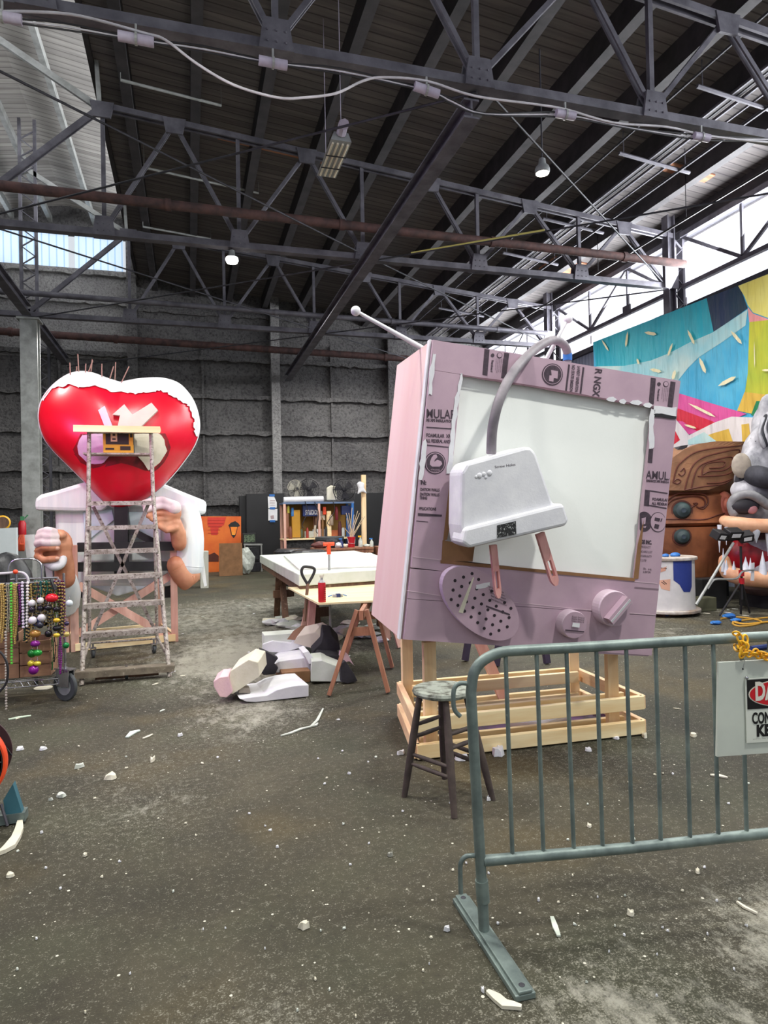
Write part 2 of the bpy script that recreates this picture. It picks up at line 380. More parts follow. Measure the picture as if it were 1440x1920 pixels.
# back wall: sprayed boards up to the monitor windows
b = MB(); b.box(((XL+XR)/2, YB+.15, 4.92), (XR-XL+.6, .3, 9.86))
b.box((XC, YB+.15, 11.5), (xm-XE if xm > XE else XE-xm, .3, .86)); struct(b, 'wall_back', 'spray')
k = 3
for x0, x1 in ((-5.75, -4.62), (-4.5, -3.62), (-3.42, -1.95), (-1.72, -1.5)):
    b = MB(); b.box(((x0+x1)/2, YB+.2, 10.46), (x1-x0, .05, 1.25)); struct(b, 'window_%d' % k, 'panel_b'); k += 1
rr = random.Random(3)
def rough_ledge(x0, x1, z, h, d, name, mt='spray', drip=.05):
    b = MB(); n = int((x1-x0)/.16); prev = None
    pts_lo = [z-h/2+rr.uniform(-drip, drip*.4) for i in range(n+1)]
    for i in range(n):
        xa = x0+(x1-x0)*i/n; xb = x0+(x1-x0)*(i+1)/n; y0, y1 = YB+.02, YB-d
        y1a = y1+rr.uniform(-.02, .02)
        vs = [(xa, y0, z+h/2+.05), (xa, y1, z+h/2), (xa, y1, pts_lo[i]), (xa, y0, pts_lo[i]), (xb, y0, z+h/2+.05), (xb, y1, z+h/2), (xb, y1, pts_lo[i+1]), (xb, y0, pts_lo[i+1])]
        b.add(vs, [(0, 1, 5, 4), (1, 2, 6, 5), (2, 3, 7, 6), (0, 3, 2, 1), (4, 5, 6, 7)])
    return struct(b, name, mt)
t = 3
cols = (-6.2, -1.68, 2.97, 7.2)
for z in (1.05, 2.26, 3.41, 4.65, 5.88, 7.16):
    rough_ledge(XL, XR, z, .13, .2, 'trim_%d' % t); t += 1
rough_ledge(-6, -1.5, 8.85, .14, .2, 'trim_%d' % t, 'spray_light'); t += 1
rough_ledge(-1.5, 5, 8.7, .10, .12, 'trim_%d' % t); t += 1
rough_ledge(-6, -1.5, 9.78, .16, .22, 'trim_%d' % t, 'spray_light'); t += 1
rough_ledge(-6, -1.5, 11.15, .14, .2, 'trim_%d' % t, 'spray_light'); t += 1
b = MB(); b.box((-3.7, YB-.02, 8.35), (4.3, .05, 2.7)); struct(b, 'wall_back.001', 'spray_light')
for i, x in enumerate(cols):
    w = .3
    top = 11.6 if x < XE else deck_z(x)+.05
    b = MB(); b.box((x, YB-.13, top/2), (w, .34, top)); struct(b, 'trim_%d' % t, 'spray_light' if i == 2 else 'spray'); t += 1
for x in (-3.9, .53, 4.98, 9.2):
    b = MB(); b.box((x, YB-.04, 3.9), (.07, .12, 7.8)); struct(b, 'trim_%d' % t, 'spray'); t += 1
# side and right walls
b = MB(); b.box((XL-.1, (YF+YB)/2, 4.3), (.2, YB-YF, 8.6)); struct(b, 'wall_left', 'siding')
b = MB(); b.box((XR+.1, (YF+YB)/2, 3.15), (.2, YB-YF, 6.3)); struct(b, 'wall_right', 'siding')
b = MB(); b.box((XR+.1, (YF+YB)/2, 8.35), (.2, YB-YF, .9)); struct(b, 'wall_right.001', 'brown_beam')
yb = (-8.8, -3.5, 1.85)+YT+(YB-.1,)
k = 10
for i in range(len(yb)-1):
    b = MB(); b.box((XR+.12, (yb[i]+yb[i+1])/2, 7.1), (.04, yb[i+1]-yb[i]-.02, 1.64)); struct(b, 'window_%d' % k, 'panel_r'); k += 1
b = MB(); b.box((XR-.02, (YF+YB)/2, 6.3), (.16, YB-YF, .14)); struct(b, 'trim_%d' % t, 'steel_dark'); t += 1
b = MB(); b.box((XR-.06, (YF+YB)/2, 7.98), (.22, YB-YF, .16)); struct(b, 'trim_%d' % t, 'steel_dark'); t += 1
# purlins under the deck
px = [-.95+1.2*i for i in range(10)]
for x in px:
    z = deck_z(x)-.2
    b = MB(); b.box((x, (YF+YB)/2, z), (.18, YB-YF, .42)); struct(b, 'trim_%d' % t, 'brown_beam'); t += 1
for x in (-2.78, -4.1, -5.2):
    b = MB(); b.bar((x, YF, 11.45), (x, YB, 11.45), .12, .2); struct(b, 'trim_%d' % t, 'steel_light'); t += 1
# ================================================================= ROOF STEEL
def gusset(mb, c, w, h, y, up=1):
    x, z = c; hh = h*up
    mb.prism([(x-w/2, y-.02, z), (x+w/2, y-.02, z), (x+w*.36, y-.02, z+hh), (x-w*.36, y-.02, z+hh)], (0, .04, 0))
names = ('nearest roof truss, its bottom chord carrying the white cable across the top of the picture', 'middle roof truss of grey riveted angles, behind the hanging fluorescent fixture', 'farthest roof truss, in front of the sprayed back wall')
BX = (-6, XC, -1.35, 1.0, 3.4, 5.88, 8.3, 10.5); TX = (-1.35, -.13, 2.3, 4.85, 7.08, 9.42, 10.65)
def chz(x): return 9.05-.0915*(x+1.37)
for Y, lab in zip(YT, names):
    T = thing('roof_truss', lab, 'truss', (XC, Y, 6.72), 'steel roof trusses')
    b = MB()
    for dy in (-.05, .05): b.bar((-8.5, Y+dy, 6.79), (10.7, Y+dy, 6.79), .035, .11)
    b.box((1.1, Y, 6.735), (19.2, .16, .018)); b.build('bottom_chord', 'steel', T)
    b = MB()
    for dy in (-.06, .06): b.bar((-1.5, Y+dy, chz(-1.5)), (10.75, Y+dy, chz(10.75)), .04, .1)
    b.build('top_chord', 'steel', T)
    for x0, z0, x1, z1 in ((-1.35, 6.85, -.13, chz(-.13)), (1.0, 6.85, -.13, chz(-.13)), (1.0, 6.85, 2.3, chz(2.3)), (3.4, 6.85, 2.3, chz(2.3)), (3.4, 6.85, 4.85, chz(4.85)), (5.88, 6.85, 4.85, chz(4.85)), (5.88, 6.85, 7.08, chz(7.08)), (8.3, 6.85, 7.08, chz(7.08)), (8.3, 6.85, 9.42, chz(9.42)), (10.5, 6.85, 9.42, chz(9.42)), (XC, 6.85, -1.4, 9.0), (XC, 6.85, 2*XC+1.4, 9.0)):
        b = MB(); big = x0 == XC
        for dy in (-.035, .035): b.bar((x0, Y+dy, z0), (x1, Y+dy, z1), .026, .1 if big else .062)
        b.build('diagonal', 'steel', T)
    for x in (-1.35, 1.0, 3.4, 5.88, 8.3):
        b = MB(); b.bar((x, Y, 6.8), (x, Y, chz(x)), .07, .065); b.build('vertical', 'steel', T)
    for x0, z0, x1, z1 in ((-1.4, 9.02, XC, 10.35), (2*XC+1.4, 9.02, XC, 10.35), (-1.4, 9.1, -1.5, 11.5)):
        b = MB(); b.bar((x0, Y, z0), (x1, Y, z1), .07, .11); b.build('monitor_strut', 'steel_light', T)
    for x in (-1.35, 1.0, 3.4, 5.88, 8.3):
        b = MB(); gusset(b, (x, 6.72), .38, .34, Y-.08); gusset(b, (x, 6.72), .38, .34, Y+.08)
        for i in range(3):
            for j in range(2): b.ball((x-.1+.1*i, Y-.105, 6.8+.12*j), .013, 6)
        b.build('gusset_plate', 'steel', T)
    for x in TX[:-1]:
        b = MB(); gusset(b, (x, chz(x)+.05), .4, .28, Y-.075, -1); b.build('gusset_plate', 'steel', T)
for Y, lab in zip(YT, ('riveted grey right-hand column beside the windows, out past the barrier sign', 'riveted steel column standing before the bright windows, left of the banner top', 'riveted steel column by the far right window, behind the curved grey tube')):
    T = thing('column', lab, 'column', (10.75, Y, 0), 'right-hand roof columns')
    b = MB(); b.ibeam((10.66, Y, 0), (10.66, Y, 8.4), .2, .2, .03, (1, 0, 0)); b.build('shaft', 'steel', T)
    b = MB(); b.bar((10.98, Y, 0), (10.98, Y, 8.1), .06, .2)
    for i in range(18):
        z = .3+i*.42; b.bar((10.74, Y-.08, z), (10.96, Y-.08, z+.21), .012, .04, (0, 1, 0)); b.bar((10.96, Y-.08, z+.21), (10.74, Y-.08, z+.42), .012, .04, (0, 1, 0))
    b.build('lattice', 'steel', T)
    b = MB(); b.box((10.6, Y-.14, 6.95), (.36, .03, .5)); b.build('gusset_plate', 'steel', T)
for Y, lab in zip(YT[1:], ('lattice-topped column left of the picture edge, nearer bay', 'pale square column under a lattice post, behind the white figure and heart')):
    T = thing('column', lab, 'column', (XC, Y, 0), 'monitor columns')
    b = MB(); b.ibeam((XC, Y, 0), (XC, Y, 6.62), .38, .36, .05, (0, 1, 0)); b.box((XC, Y, 6.64), (.5, .5, .05)); b.build('shaft', 'steel_light', T)
    b = MB()
    for dx in (-.17, .17): b.bar((XC+dx, Y, 6.7), (XC+dx, Y, 11.6), .07, .07)
    for i in range(20):
        z = 6.9+i*.22; s_ = 1 if i % 2 else -1; b.bar((XC-.15*s_, Y-.03, z), (XC+.15*s_, Y-.03, z+.22), .02, .045, (0, 1, 0))
    b.build('lattice', 'steel', T)
for x, y0, y1, lab in ((3.37, 7.3, YB-.4, 'long channel strut running from truss to truss under the middle of the dark roof'), (XC, 7.3, 12.3, 'dark strut meeting the nearer monitor column, at the upper left edge'), (XC, 12.9, 17.6, 'dark strut sloping down the left edge to the pale square column'), (XC, 18.2, YB-.4, 'dark strut running from the pale square column back to the wall')):
    b = MB(); b.ibeam((x, y0, 6.56 if x > 0 else 6.8), (x, y1, 6.56 if x > 0 else 6.8), .2, .24, .025); single(b, 'strut', 'steel', lab, 'strut', 'longitudinal struts')
lab4 = ('strut girder with diagonals before the nearest windows', 'bracing girder across the windows above the blue banner', 'bracing girder across the windows behind the television box', 'bracing girder at the farthest windows, by the back wall')
yy = (1.9,)+YT+(YB-.3,)
for i in range(4):
    y0, y1 = yy[i]+.15, yy[i+1]-.15; n = 3; st = (y1-y0)/n
    T = thing('window_girder', lab4[i], 'girder', (10.9, (y0+y1)/2, 6.7), 'girders along the right windows'); b = MB()
    b.bar((10.9, y0, 6.75), (10.9, y1, 6.75), .1, .09); b.bar((10.9, y0, 7.93), (10.9, y1, 7.93), .12, .12); b.build('chord', 'steel', T)
    for j in range(n+1 if False else n):
        ya = y0+j*st; b = MB()
        zz = (6.78, 7.9) if j % 2 == 0 else (7.9, 6.78)
        b.bar((10.9, ya, zz[0]), (10.9, ya+st, zz[1]), .05, .07); b.build('diagonal', 'steel', T)
        if j: b = MB(); b.bar((10.9, ya, 6.78), (10.9, ya, 7.9), .05, .06); b.build('vertical', 'steel', T)
    b = MB(); b.box((10.86, y0+st, 6.82), (.03, .3, .25)); b.build('gusset_plate', 'steel', T)
T = thing('lattice_column', 'slender lattice column against the back wall, left behind the heart', 'column', (-4.3, YB-.6, 0)); b = MB()
for dx in (-.2, .2): b.bar((-4.3+dx, YB-.6, 0), (-4.3+dx, YB-.6, 7.3), .07, .1, (0, 1, 0))
b.build('flange', 'steel_dark', T); b = MB()
for i in range(33):
    z = .1+i*.22; s_ = 1 if i % 2 else -1; b.bar((-4.3-.17*s_, YB-.6, z), (-4.3+.17*s_, YB-.6, z+.22), .02, .04, (0, 1, 0))
b.build('lattice', 'steel', T)
# tie rods
N = [(x, y) for y in YT for x in (XC, 3.4, 10.5)]
rods = []
for a, c in (((3.4, 7.21), (XC, 12.6)), ((XC, 7.21), (3.4, 12.6)), ((3.4, 12.6), (XC, 17.9)), ((XC, 12.6), (3.4, 17.9)), ((3.4, 7.21), (10.5, 12.6)), ((10.5, 7.21), (3.4, 12.6)), ((3.4, 12.6), (10.5, 17.9)), ((10.5, 12.6), (3.4, 17.9)), ((3.4, 17.9), (10.5, YB-.1)), ((3.4, 17.9), (XC, YB-.1))):
    b = MB(); b.tube([(a[0], a[1], 6.86 if a[0] < c[0] else 6.7), (c[0], c[1], 6.86 if a[0] < c[0] else 6.7)], .016, 6)
    single(b, 'tie_rod', 'steel_dark', 'thin steel tie rod crossing diagonally between roof trusses', 'rod', 'cross-bracing rods')
b = MB(); b.tube([(6.2, 10.47, 6.72), (4.2, 12.0, 6.72)], .022, 6); single(b, 'tape', flat('painted yellow light', (214, 206, 120)), 'painted yellow light along a tie rod, under the dark roof', 'tape')  # yellow light on the rod, put into the colour of a thin sleeve
# pipes
def pipe(p, q, r, mt, nm, lab, cat='pipe', grp=None, collars=0):
    b = MB(); b.tube([p, q], r, 12)
    for i in range(collars):
        t_ = (i+.5)/collars; c = V(p).lerp(V(q), t_); d = (V(q)-V(p)).normalized(); b.tube([c-d*.05, c+d*.05], r*1.22, 12)
    return single(b, nm, mt, lab, cat, grp, smooth=True)
pipe((-8, 12.05, 7.22), (10.6, 12.05, 7.1), .085, 'rust', 'sprinkler_pipe', 'brown pipe at mid height, behind the diagonals of the middle truss', 'pipe', None, 6)
pipe((-9, 17.55, 7.26), (10.4, 17.55, 7.06), .07, 'steel', 'sprinkler_pipe', 'grey pipe along the farthest truss, below the small lit lamp', 'pipe', None, 6)
pipe((-9, 21.1, 7.25), (10.6, 21.1, 6.93), .11, 'rust', 'sprinkler_pipe', 'thick rusty pipe crossing low in front of the back wall, above the heart', 'pipe', None, 7)
for (p0, p1, Y, lab) in (((226, 150), (415, 198), 9.3, 'pale hanging rod topmost of three under the dark roof'), ((270, 314), (485, 362), 14.2, 'pale hanging rod between the brown pipe and the truss'), ((268, 425), (395, 448), 17.0, 'pale hanging rod lowest of three, left of the lit lamp')):
    a, c = at(p0[0], p0[1], Z=9.25), at(p1[0], p1[1], Z=9.25)
    b = MB(); b.tube([a, c], .026, 8); b.tube([a, V((a.x, a.y, deck_z(a.x)-.01))], .006, 5); b.tube([c, V((c.x, c.y, deck_z(c.x)-.01))], .006, 5); single(b, 'hanging_rod', 'steel_light', lab, 'rod')
for i, (x, dz) in enumerate(((8.55, 0), (8.68, .02), (8.8, .02), (9.0, .0), (9.25, -.05), (7.8, .05))):
    b = MB(); z = deck_z(x)-.42+dz; b.tube([(x, -2, z), (x, YB-.3, z)], .022 if i % 2 else .03, 6)
    single(b, 'conduit', 'steel' if i in (0, 2, 3) else 'steel_dark', 'thin conduit running the length of the roof near the right windows', 'conduit', 'roof conduits')
b = MB(); b.tube([(9.75, -2, 7.55), (9.75, 18, 7.55)], .025, 6)
for y in (5, 8, 11, 14): b.tube([(9.75, y, 7.55), (9.75, y, 8.6)], .008, 5)
single(b, 'conduit', 'wire_black', 'black hanging conduit sloping down the roof beside the right windows', 'conduit')
for y in (8.6, 10.6, 13.4, 15.4, 20):
    b = MB(); b.tube([(7.9, y, deck_z(7.9)-.45), (9.5, y, deck_z(9.5)-.45)], .035, 6); b.tube([(8, y, deck_z(8)-.45), (8, y, deck_z(8))], .01, 5); b.tube([(9.4, y, deck_z(9.4)-.45), (9.4, y, deck_z(9.4))], .01, 5)
    single(b, 'conduit_hanger', 'steel', 'short strut hanger holding conduits under the right side of the roof', 'hanger', 'conduit hangers')
# bare boards
for x, y, w, l, nm in ((10.2, 16.3, 1.0, .9, 'bare orange board in the roof above the far right windows'), (2.0, 13.9, 2.6, .32, 'bare reddish plank in the dark roof beside the brown pipe'), (10.0, 11.2, 1.1, .3, 'short bare orange plank in the roof right of the middle truss')):
    b = MB(); b.box((x, y, deck_z(x)-.02), (w, l, .03), Euler((0, math.atan(.105), 0)).to_matrix()); single(b, 'roof_board', wood('bare board', (206, 144, 108), (160, 104, 78), 8, 0), nm, 'board')
# power cable and splice sleeves along the nearest truss
YC = 7.02
pts = [at(x, y, Y=YC) for x, y in ((-20, 22), (60, 22), (150, 30), (270, 62), (310, 75), (370, 120), (440, 160), (520, 183), (570, 183), (630, 175), (680, 152), (720, 145), (800, 152), (890, 180), (1000, 195), (1060, 205), (1150, 230), (1250, 238), (1330, 255), (1450, 268))]
b = MB(); b.tube(spline(pts, 5), .0135, 7); single(b, 'power_cable', 'wire_white', 'white power cable sagging along the nearest roof truss', 'cable')
pts = [at(x, y, Y=YC+.02) for x, y in ((-20, 34), (120, 50), (255, 74), (380, 92), (512, 118), (640, 134), (800, 170), (850, 192), (910, 214), (1060, 216), (1180, 240), (1315, 258), (1460, 262))]
for i, dz in enumerate((0, .035, -.03)):
    b = MB(); b.tube(spline([p+V((0, 0, dz*(1 if j % 2 else .3))) for j, p in enumerate(pts)], 4), .009, 6); single(b, 'feeder_wire', 'wire_black' if i else 'wire_white', ('pale', 'topmost dark', 'lowest dark')[i]+' feeder wire strung through the grey splice sleeves', 'wire')
for i, (x, y) in enumerate(((4, 31), (255, 73), (512, 118), (800, 169), (1060, 215), (1315, 257))):
    c = at(x, y, Y=YC); d = V((1, 0, -.02)) if i < 3 else V((1, 0, -.16 if i == 3 else .0)); d.normalize()
    L = (.17, .17, .15, .15, .13, .12)[i]
    T = thing('splice_sleeve', ('grey splice sleeve cut by the left edge of the picture', 'lavender grey splice sleeve above the pale roof edge', 'lavender grey splice sleeve under the first gusset of the nearest truss', 'tilted grey splice sleeve beside the middle gusset of the nearest truss', 'grey splice sleeve above the lit lamp at right', 'small grey splice sleeve nearest the right windows')[i], 'sleeve', c-V((0, 0, .05)), 'splice sleeves on the nearest truss')
    b = MB(); b.tube([c-d*L, c+d*L], .05, 14); b.build('sleeve', 'pvc', T, smooth=True)
    b = MB(); b.tube([c-d*.012, c+d*.012], .06, 14); b.box(c+V((0, 0, .1)), (.02, .02, .1)); b.build('clamp', 'steel_light', T)
# lamps
def highbay(c, top, lab):
    T = thing('high_bay_lamp', lab, 'lamp', c, 'lit high bay lamps'); c = V(c)
    b = MB(); b.lathe(c, [(.10, .0), (.115, .02), (.115, .06), (.1, .1), (.06, .14), (.05, .22), (.02, .24)], 20); b.build('housing', 'greyplastic', T, smooth=True)
    b = MB(); b.lathe(c, [(.098, -.006), (.098, .001)], 20); b.build('lens', 'glow', T)
    b = MB(); b.tube([c+V((0, 0, .2)), V((c.x, c.y, top))], .012, 6); b.build('stem', 'steel_dark', T)
L1 = at(435, 492, Y=12.6); L2 = at(1017, 325, Z=6.9)
highbay(L1, 6.75, 'lit round lamp hanging under the middle truss, over the heart')
highbay(L2, deck_z(L2.x)-.3, 'lit round lamp on a stem under the dark roof, over the television box')
a, c = at(640, 264, Z=6.95), at(612, 332, Z=6.95)
T = thing('fluorescent_fixture', 'unlit fluorescent fixture hanging under the dark roof, right of centre', 'light fixture', (a+c)/2)
d = c-a; d.z = 0; w = .15; d.normalize(); n_ = V((d.y, -d.x, 0))
b = MB(); b.prism([a-n_*w, a+n_*w, a+n_*w*.7+V((0, 0, .12)), a-n_*w*.7+V((0, 0, .12))], c-a); b.build('housing', 'greyplastic', T)
for k in range(4):
    b = MB(); o = n_*(w*.72*(k/1.5-1)); b.tube([a+o+d*.06+V((0, 0, -.012)), c+o-d*.06+V((0, 0, -.012))], .017, 8); b.build('tube', flat('unlit tube', (222, 214, 190)), T, smooth=True)
b = MB()
for t_ in (.35, .68):
    p = a.lerp(c, t_); b.bar(p-n_*w-V((0, 0, .035)), p+n_*w-V((0, 0, .035)), .012, .012)
b.build('guard', 'wire_black', T)
b = MB(); b.tube([a+V((0, 0, .1)), a-d*.14+V((0, 0, .16)), a-d*.2+V((0, 0, .12))], .07, 8); b.tube([a+V((0, 0, .1)), (a.x, a.y, deck_z(a.x)-.03)], .006, 5); b.tube([c+V((0, 0, .1)), (c.x, c.y, deck_z(c.x)-.03)], .006, 5); b.build('bracket', 'pvc', T)
# ================================================================= LIGHT
def area(name, loc, rot, sx, sy, e, c=(1, 1, 1), spread=None):
    l = bpy.data.lights.new(name, 'AREA'); l.shape = 'RECTANGLE'; l.size = sx; l.size_y = sy; l.energy = e; l.color = c
    if spread: l.spread = spread
    o = bpy.data.objects.new(name, l); o.location = loc; o.rotation_euler = rot; col.objects.link(o); return o
for i, y in enumerate((-1, 5, 10, 15.2, 20.5)): area('right_window_daylight', (XR-.25, y, 7.15), (0, pi/2+.55, 0), 1.3, 5.0, 420, (.93, .96, 1))
area("monitor_daylight_right", (XE-.1, 8, 10.9), (0, pi/2-.1, 0), 1.1, 28, 260, (.95, .97, 1))
area('monitor_daylight_left', (xm+.1, 8, 10.9), (0, -pi/2+.1, 0), 1.1, 28, 260, (.95, .97, 1))
def bay(x, y, z, e, c=(1, .985, .94), s=.45):
    l = bpy.data.lights.new('bay_and_fill_light', 'AREA'); l.shape = 'DISK'; l.size = s; l.energy = e; l.color = c
    o = bpy.data.objects.new('bay_and_fill_light', l); o.location = (x, y, z); col.objects.link(o)
for x, y, e in ((L1.x, L1.y, 170), (L2.x, L2.y, 200), (3.2, .6, 250), (-1.3, 5.2, 225), (6.6, 3.8, 190), (-4.5, 9.5, 210), (2.4, 16.2, 220), (7.4, 15.6, 200), (-2.4, 19.6, 200), (5.2, 20.6, 180), (7.5, 8.2, 140), (-5, -1, 180), (.8, 3.2, 130)):  # beyond the lit fixtures these are added overhead fill, no lamp modelled
    bay(x, y, 6.55, e)
area('violet_stage_lamp', (-4.2, 4.6, 3.4), (pi/2*.9, 0, -pi/2*.8), .7, .7, 30, (.72, .36, 1), 1.6)
area('magenta_stage_lamp', (-4.6, 6.2, 3.3), (pi/2*.97, 0, -pi/2*.55), 1.3, 1.3, 11, (1, .16, .55), 1.0)
w = bpy.data.worlds.new('world'); bpy.context.scene.world = w; w.use_nodes = True
w.node_tree.nodes['Background'].inputs[0].default_value = (.86, .92, 1, 1); w.node_tree.nodes['Background'].inputs[1].default_value = .75
sc = bpy.context.scene
sc.view_settings.view_transform = 'Standard'; sc.view_settings.look = 'None'; sc.view_settings.exposure = 0.12
sc.cycles.use_denoising = True; sc.cycles.max_bounces = 8; sc.cycles.diffuse_bounces = 4; sc.cycles.sample_clamp_indirect = 6
# ================================================================= BARRIER, SIGN, CHAIN, STOOL
bp0 = V((1.04, 2.352, 0)); bdir = V((.988, -.153, 0)).normalized(); bn = V((.153, .988, 0)).normalized()
def BP(x, y, o=0.0): return onplane(x, y, bp0-bn*o, bn)
T = thing('crowd_barrier', 'grey galvanised crowd barrier standing in the foreground, a white board hung on it', 'barrier', (1.06, 2.34, 0))
foot0, foot1 = G(864, 1682, .02), G(986, 1866, .02)
fd = (foot1-foot0).normalized()
b = MB(); b.bar(foot0+V((0, 0, -.008)), foot1+V((0, 0, -.008)), .075, .022)
b.bar(foot0+V((0, 0, .008)), foot1+V((0, 0, .008)), .05, .012); b.build('foot', 'galv', T, bevel=.004)
for t_ in (.05, .95):
    p = foot0.lerp(foot1, t_); b = MB(); b.lathe(p+V((0, 0, .013)), [(.009, 0), (.011, .002), (.008, .004)], 12); b.build('bolt', 'steel_dark', T)
post = [BP(908, 1752), BP(905, 1690), BP(893, 1480), BP(884, 1320)]
corner = [BP(884, 1290), BP(890, 1258), BP(908, 1237), BP(940, 1223), BP(985, 1219)]
rail = [BP(1100, 1213), BP(1250, 1204), BP(1440, 1193)]
far = [rail[-1]+bdir*.5, rail[-1]+bdir*1.02]
fp = far[-1]+bdir*.1+V((0, 0, -.1))
tail = [far[-1]+bdir*.07+V((0, 0, -.03)), fp, V((fp.x, fp.y, .5)), V((fp.x, fp.y, .02))]
b = MB(); b.tube(spline(post+corner+rail+far+tail, 6), .021, 14); b.build('frame', 'galv', T, smooth=True)
b = MB(); lr = [BP(906, 1614), BP(1180, 1590), BP(1440, 1562)]; b.tube(lr+[V((fp.x, fp.y, lr[-1].z))], .021, 14); b.build('lower_rail', 'galv', T, smooth=True)
b = MB(); b.tube([BP(903, 1650), BP(906, 1690)], .0255, 14); b.build('sleeve', 'galv', T, smooth=True)
tops = [(948, 1237), (1006, 1230), (1062, 1226), (1118, 1221), (1174, 1219), (1229, 1215), (1284, 1211), (1337, 1208), (1390, 1205)]
bots = [(961, 1606), (1019, 1600), (1076, 1594), (1130, 1590), (1186, 1584), (1239, 1579), (1294, 1574), (1347, 1568), (1400, 1563)]
bars = [(BP(*a), BP(*c)) for a, c in zip(tops, bots)]
dd = bars[-1][0]-bars[-2][0]
for k in range(1, 9): bars.append((bars[8][0]+dd*k, bars[8][1]+dd*k))
for a, c in bars:
    b = MB(); b.tube([a+V((0, 0, .03)), c-V((0, 0, .02))], .0085, 10); b.build('bar', 'galv', T, smooth=True)
b = MB(); b.tube(spline([BP(884, 1283), BP(864, 1281), BP(852, 1290), BP(850, 1315), BP(853, 1332), BP(863, 1343)], 5), .009, 10); b.build('hook', 'galv', T, smooth=True)
b = MB(); b.tube(spline([BP(890, 1604), BP(873, 1606), BP(864, 1618), BP(863, 1640), BP(864, 1675)], 5), .009, 10); b.build('hook', 'galv', T, smooth=True)
b = MB(); b.bar(V((fp.x, fp.y, .012))-fd*.3, V((fp.x, fp.y, .012))+fd*.3, .075, .022); b.build('foot', 'galv', T)
# sign board
o = .03
SG = lambda x, y: BP(x, y, o)
tl, bl = SG(1344, 1241), SG(1341, 1417); sw = bdir*.62
sb_c = (tl+bl)/2+sw/2
T = thing('sign_board', 'white board hung on the barrier rail with a danger notice fixed to it', 'sign', V((sb_c.x, sb_c.y, bl.z)))
b = MB(); b.prism([bl, bl+sw, tl+sw, tl], -bn*.012); b.build('board', mat('white sign board', (206, 212, 200), (194, 200, 190), 3, .5), T)
dz = V((0, 0, 1)); o2 = .045
DP = lambda x, y, e=0: BP(x, y, o2+e)
a0 = DP(1396, 1272); nw = .33; nh = .228*1.18
top = a0; zdn = V((0, 0, -1)); n_bl = DP(1399, 1393); nh = (top.z-n_bl.z)
def NP(u, v, e=0): return top+bdir*(u*nw)+zdn*(v*nh)-bn*e
T2 = MB(); T2.prism([NP(0, 0), NP(1, 0), NP(1, 1), NP(0, 1)], -bn*.003); nt_ = T2.build('notice', mat('notice white', (222, 226, 214), (212, 216, 204), 3, .4), T, 'white notice reading danger in a red oval')
b = MB(); b.prism([NP(.02, .02, .004), NP(.98, .02, .004), NP(.98, .48, .004), NP(.02, .48, .004)], -bn*.0005); b.build('black_field', flat('sign black', (20, 18, 20), .4), nt_)
el = lambda rx, ry, e, n=40: [NP(.5+rx*cos(2*pi*i/n), .25+ry*sin(2*pi*i/n), e) for i in range(n)]
b = MB(); b.prism(el(.465, .215, .005), -bn*.0005); b.build('oval_border', flat('sign border', (226, 222, 206), .4), nt_)
b = MB(); b.prism(el(.45, .2, .006), -bn*.0005); b.build('oval', flat('sign red', (206, 26, 40), .4), nt_)
b = MB(); put_text(b, 'DANGER', .1, NP(.115, .335, .0075), bdir, dz, .004, fit=nw*.77)
b.build('lettering', flat('sign cream', (232, 228, 214), .4), nt_)
b = MB(); put_text(b, 'CONSTRUCTION', .062, NP(.075, .705, .0045), bdir, dz, .0022, fit=nw*.85); put_text(b, 'KEEP OUT', .062, NP(.13, .9, .0045), bdir, dz, .0032, fit=nw*.74)
put_text(b, '----- --- ----- ----', .012, NP(.08, .955, .0045), bdir, dz); b.build('lettering', flat('sign ink', (24, 22, 24), .4), nt_)
for u, v in ((.02, -.01), (.98, -.01)):
    b = MB(); b.ball(NP(u, v, .004), .007, 10); b.build('screw', 'chrome', nt_, smooth=True)
b = MB(); b.ball(SG(1389, 1253)-bn*.012, .004, 8); b.build('hole', 'black', T)
b = MB(); b.tube([SG(1389, 1253)-bn*.014, SG(1393, 1236)-bn*.01], .0012, 5); b.build('wire_tie', 'steel_light', T)
# plastic chain
T = thing('plastic_chain', 'yellow plastic chain wrapped round the barrier rail above the white board', 'chain', BP(1392, 1240))
def link(p, q, flip):
    p, q = V(p), V(q); d = (q-p); L = d.length; d.normalize(); s_ = d.cross(V((0, 1, 0)) if flip else V((.7, .4, .6))).normalized()
    pts = [];
    for k in range(17):
        a = 2*pi*k/16; pts.append((p+q)/2+d*(L*.62*cos(a))+s_*(.0125*sin(a)))
    b = MB(); b.tube(pts, .0042, 7, False); b.build('link', 'yellow', T, smooth=True)
CH = [(1376, 1186, .04), (1385, 1190, .045), (1390, 1203, .05), (1394, 1213, .05), (1392, 1226, .05), (1400, 1226, .05), (1409, 1226, .05), (1418, 1228, .05), (1427, 1230, .05), (1436, 1231, .05), (1445, 1232, .05)]
for i in range(len(CH)-1): link(BP(*CH[i]), BP(*CH[i+1]), i % 2)
CH = [(1397, 1192, .045), (1398, 1206, .05), (1396, 1218, .05), (1389, 1232, .05)]
for i in range(len(CH)-1): link(BP(*CH[i]), BP(*CH[i+1]), i % 2 == 0)
CH = [(1377, 1212, -.03), (1384, 1217, .03), (1391, 1222, .05)]
for i in range(len(CH)-1): link(BP(*CH[i]), BP(*CH[i+1]), i % 2 == 0)
CH = [(1413, 1222, .055), (1421, 1223, .055), (1430, 1226, .055), (1440, 1235, .055)]
for i in range(len(CH)-1): link(BP(*CH[i]), BP(*CH[i+1]), i % 2 == 0)
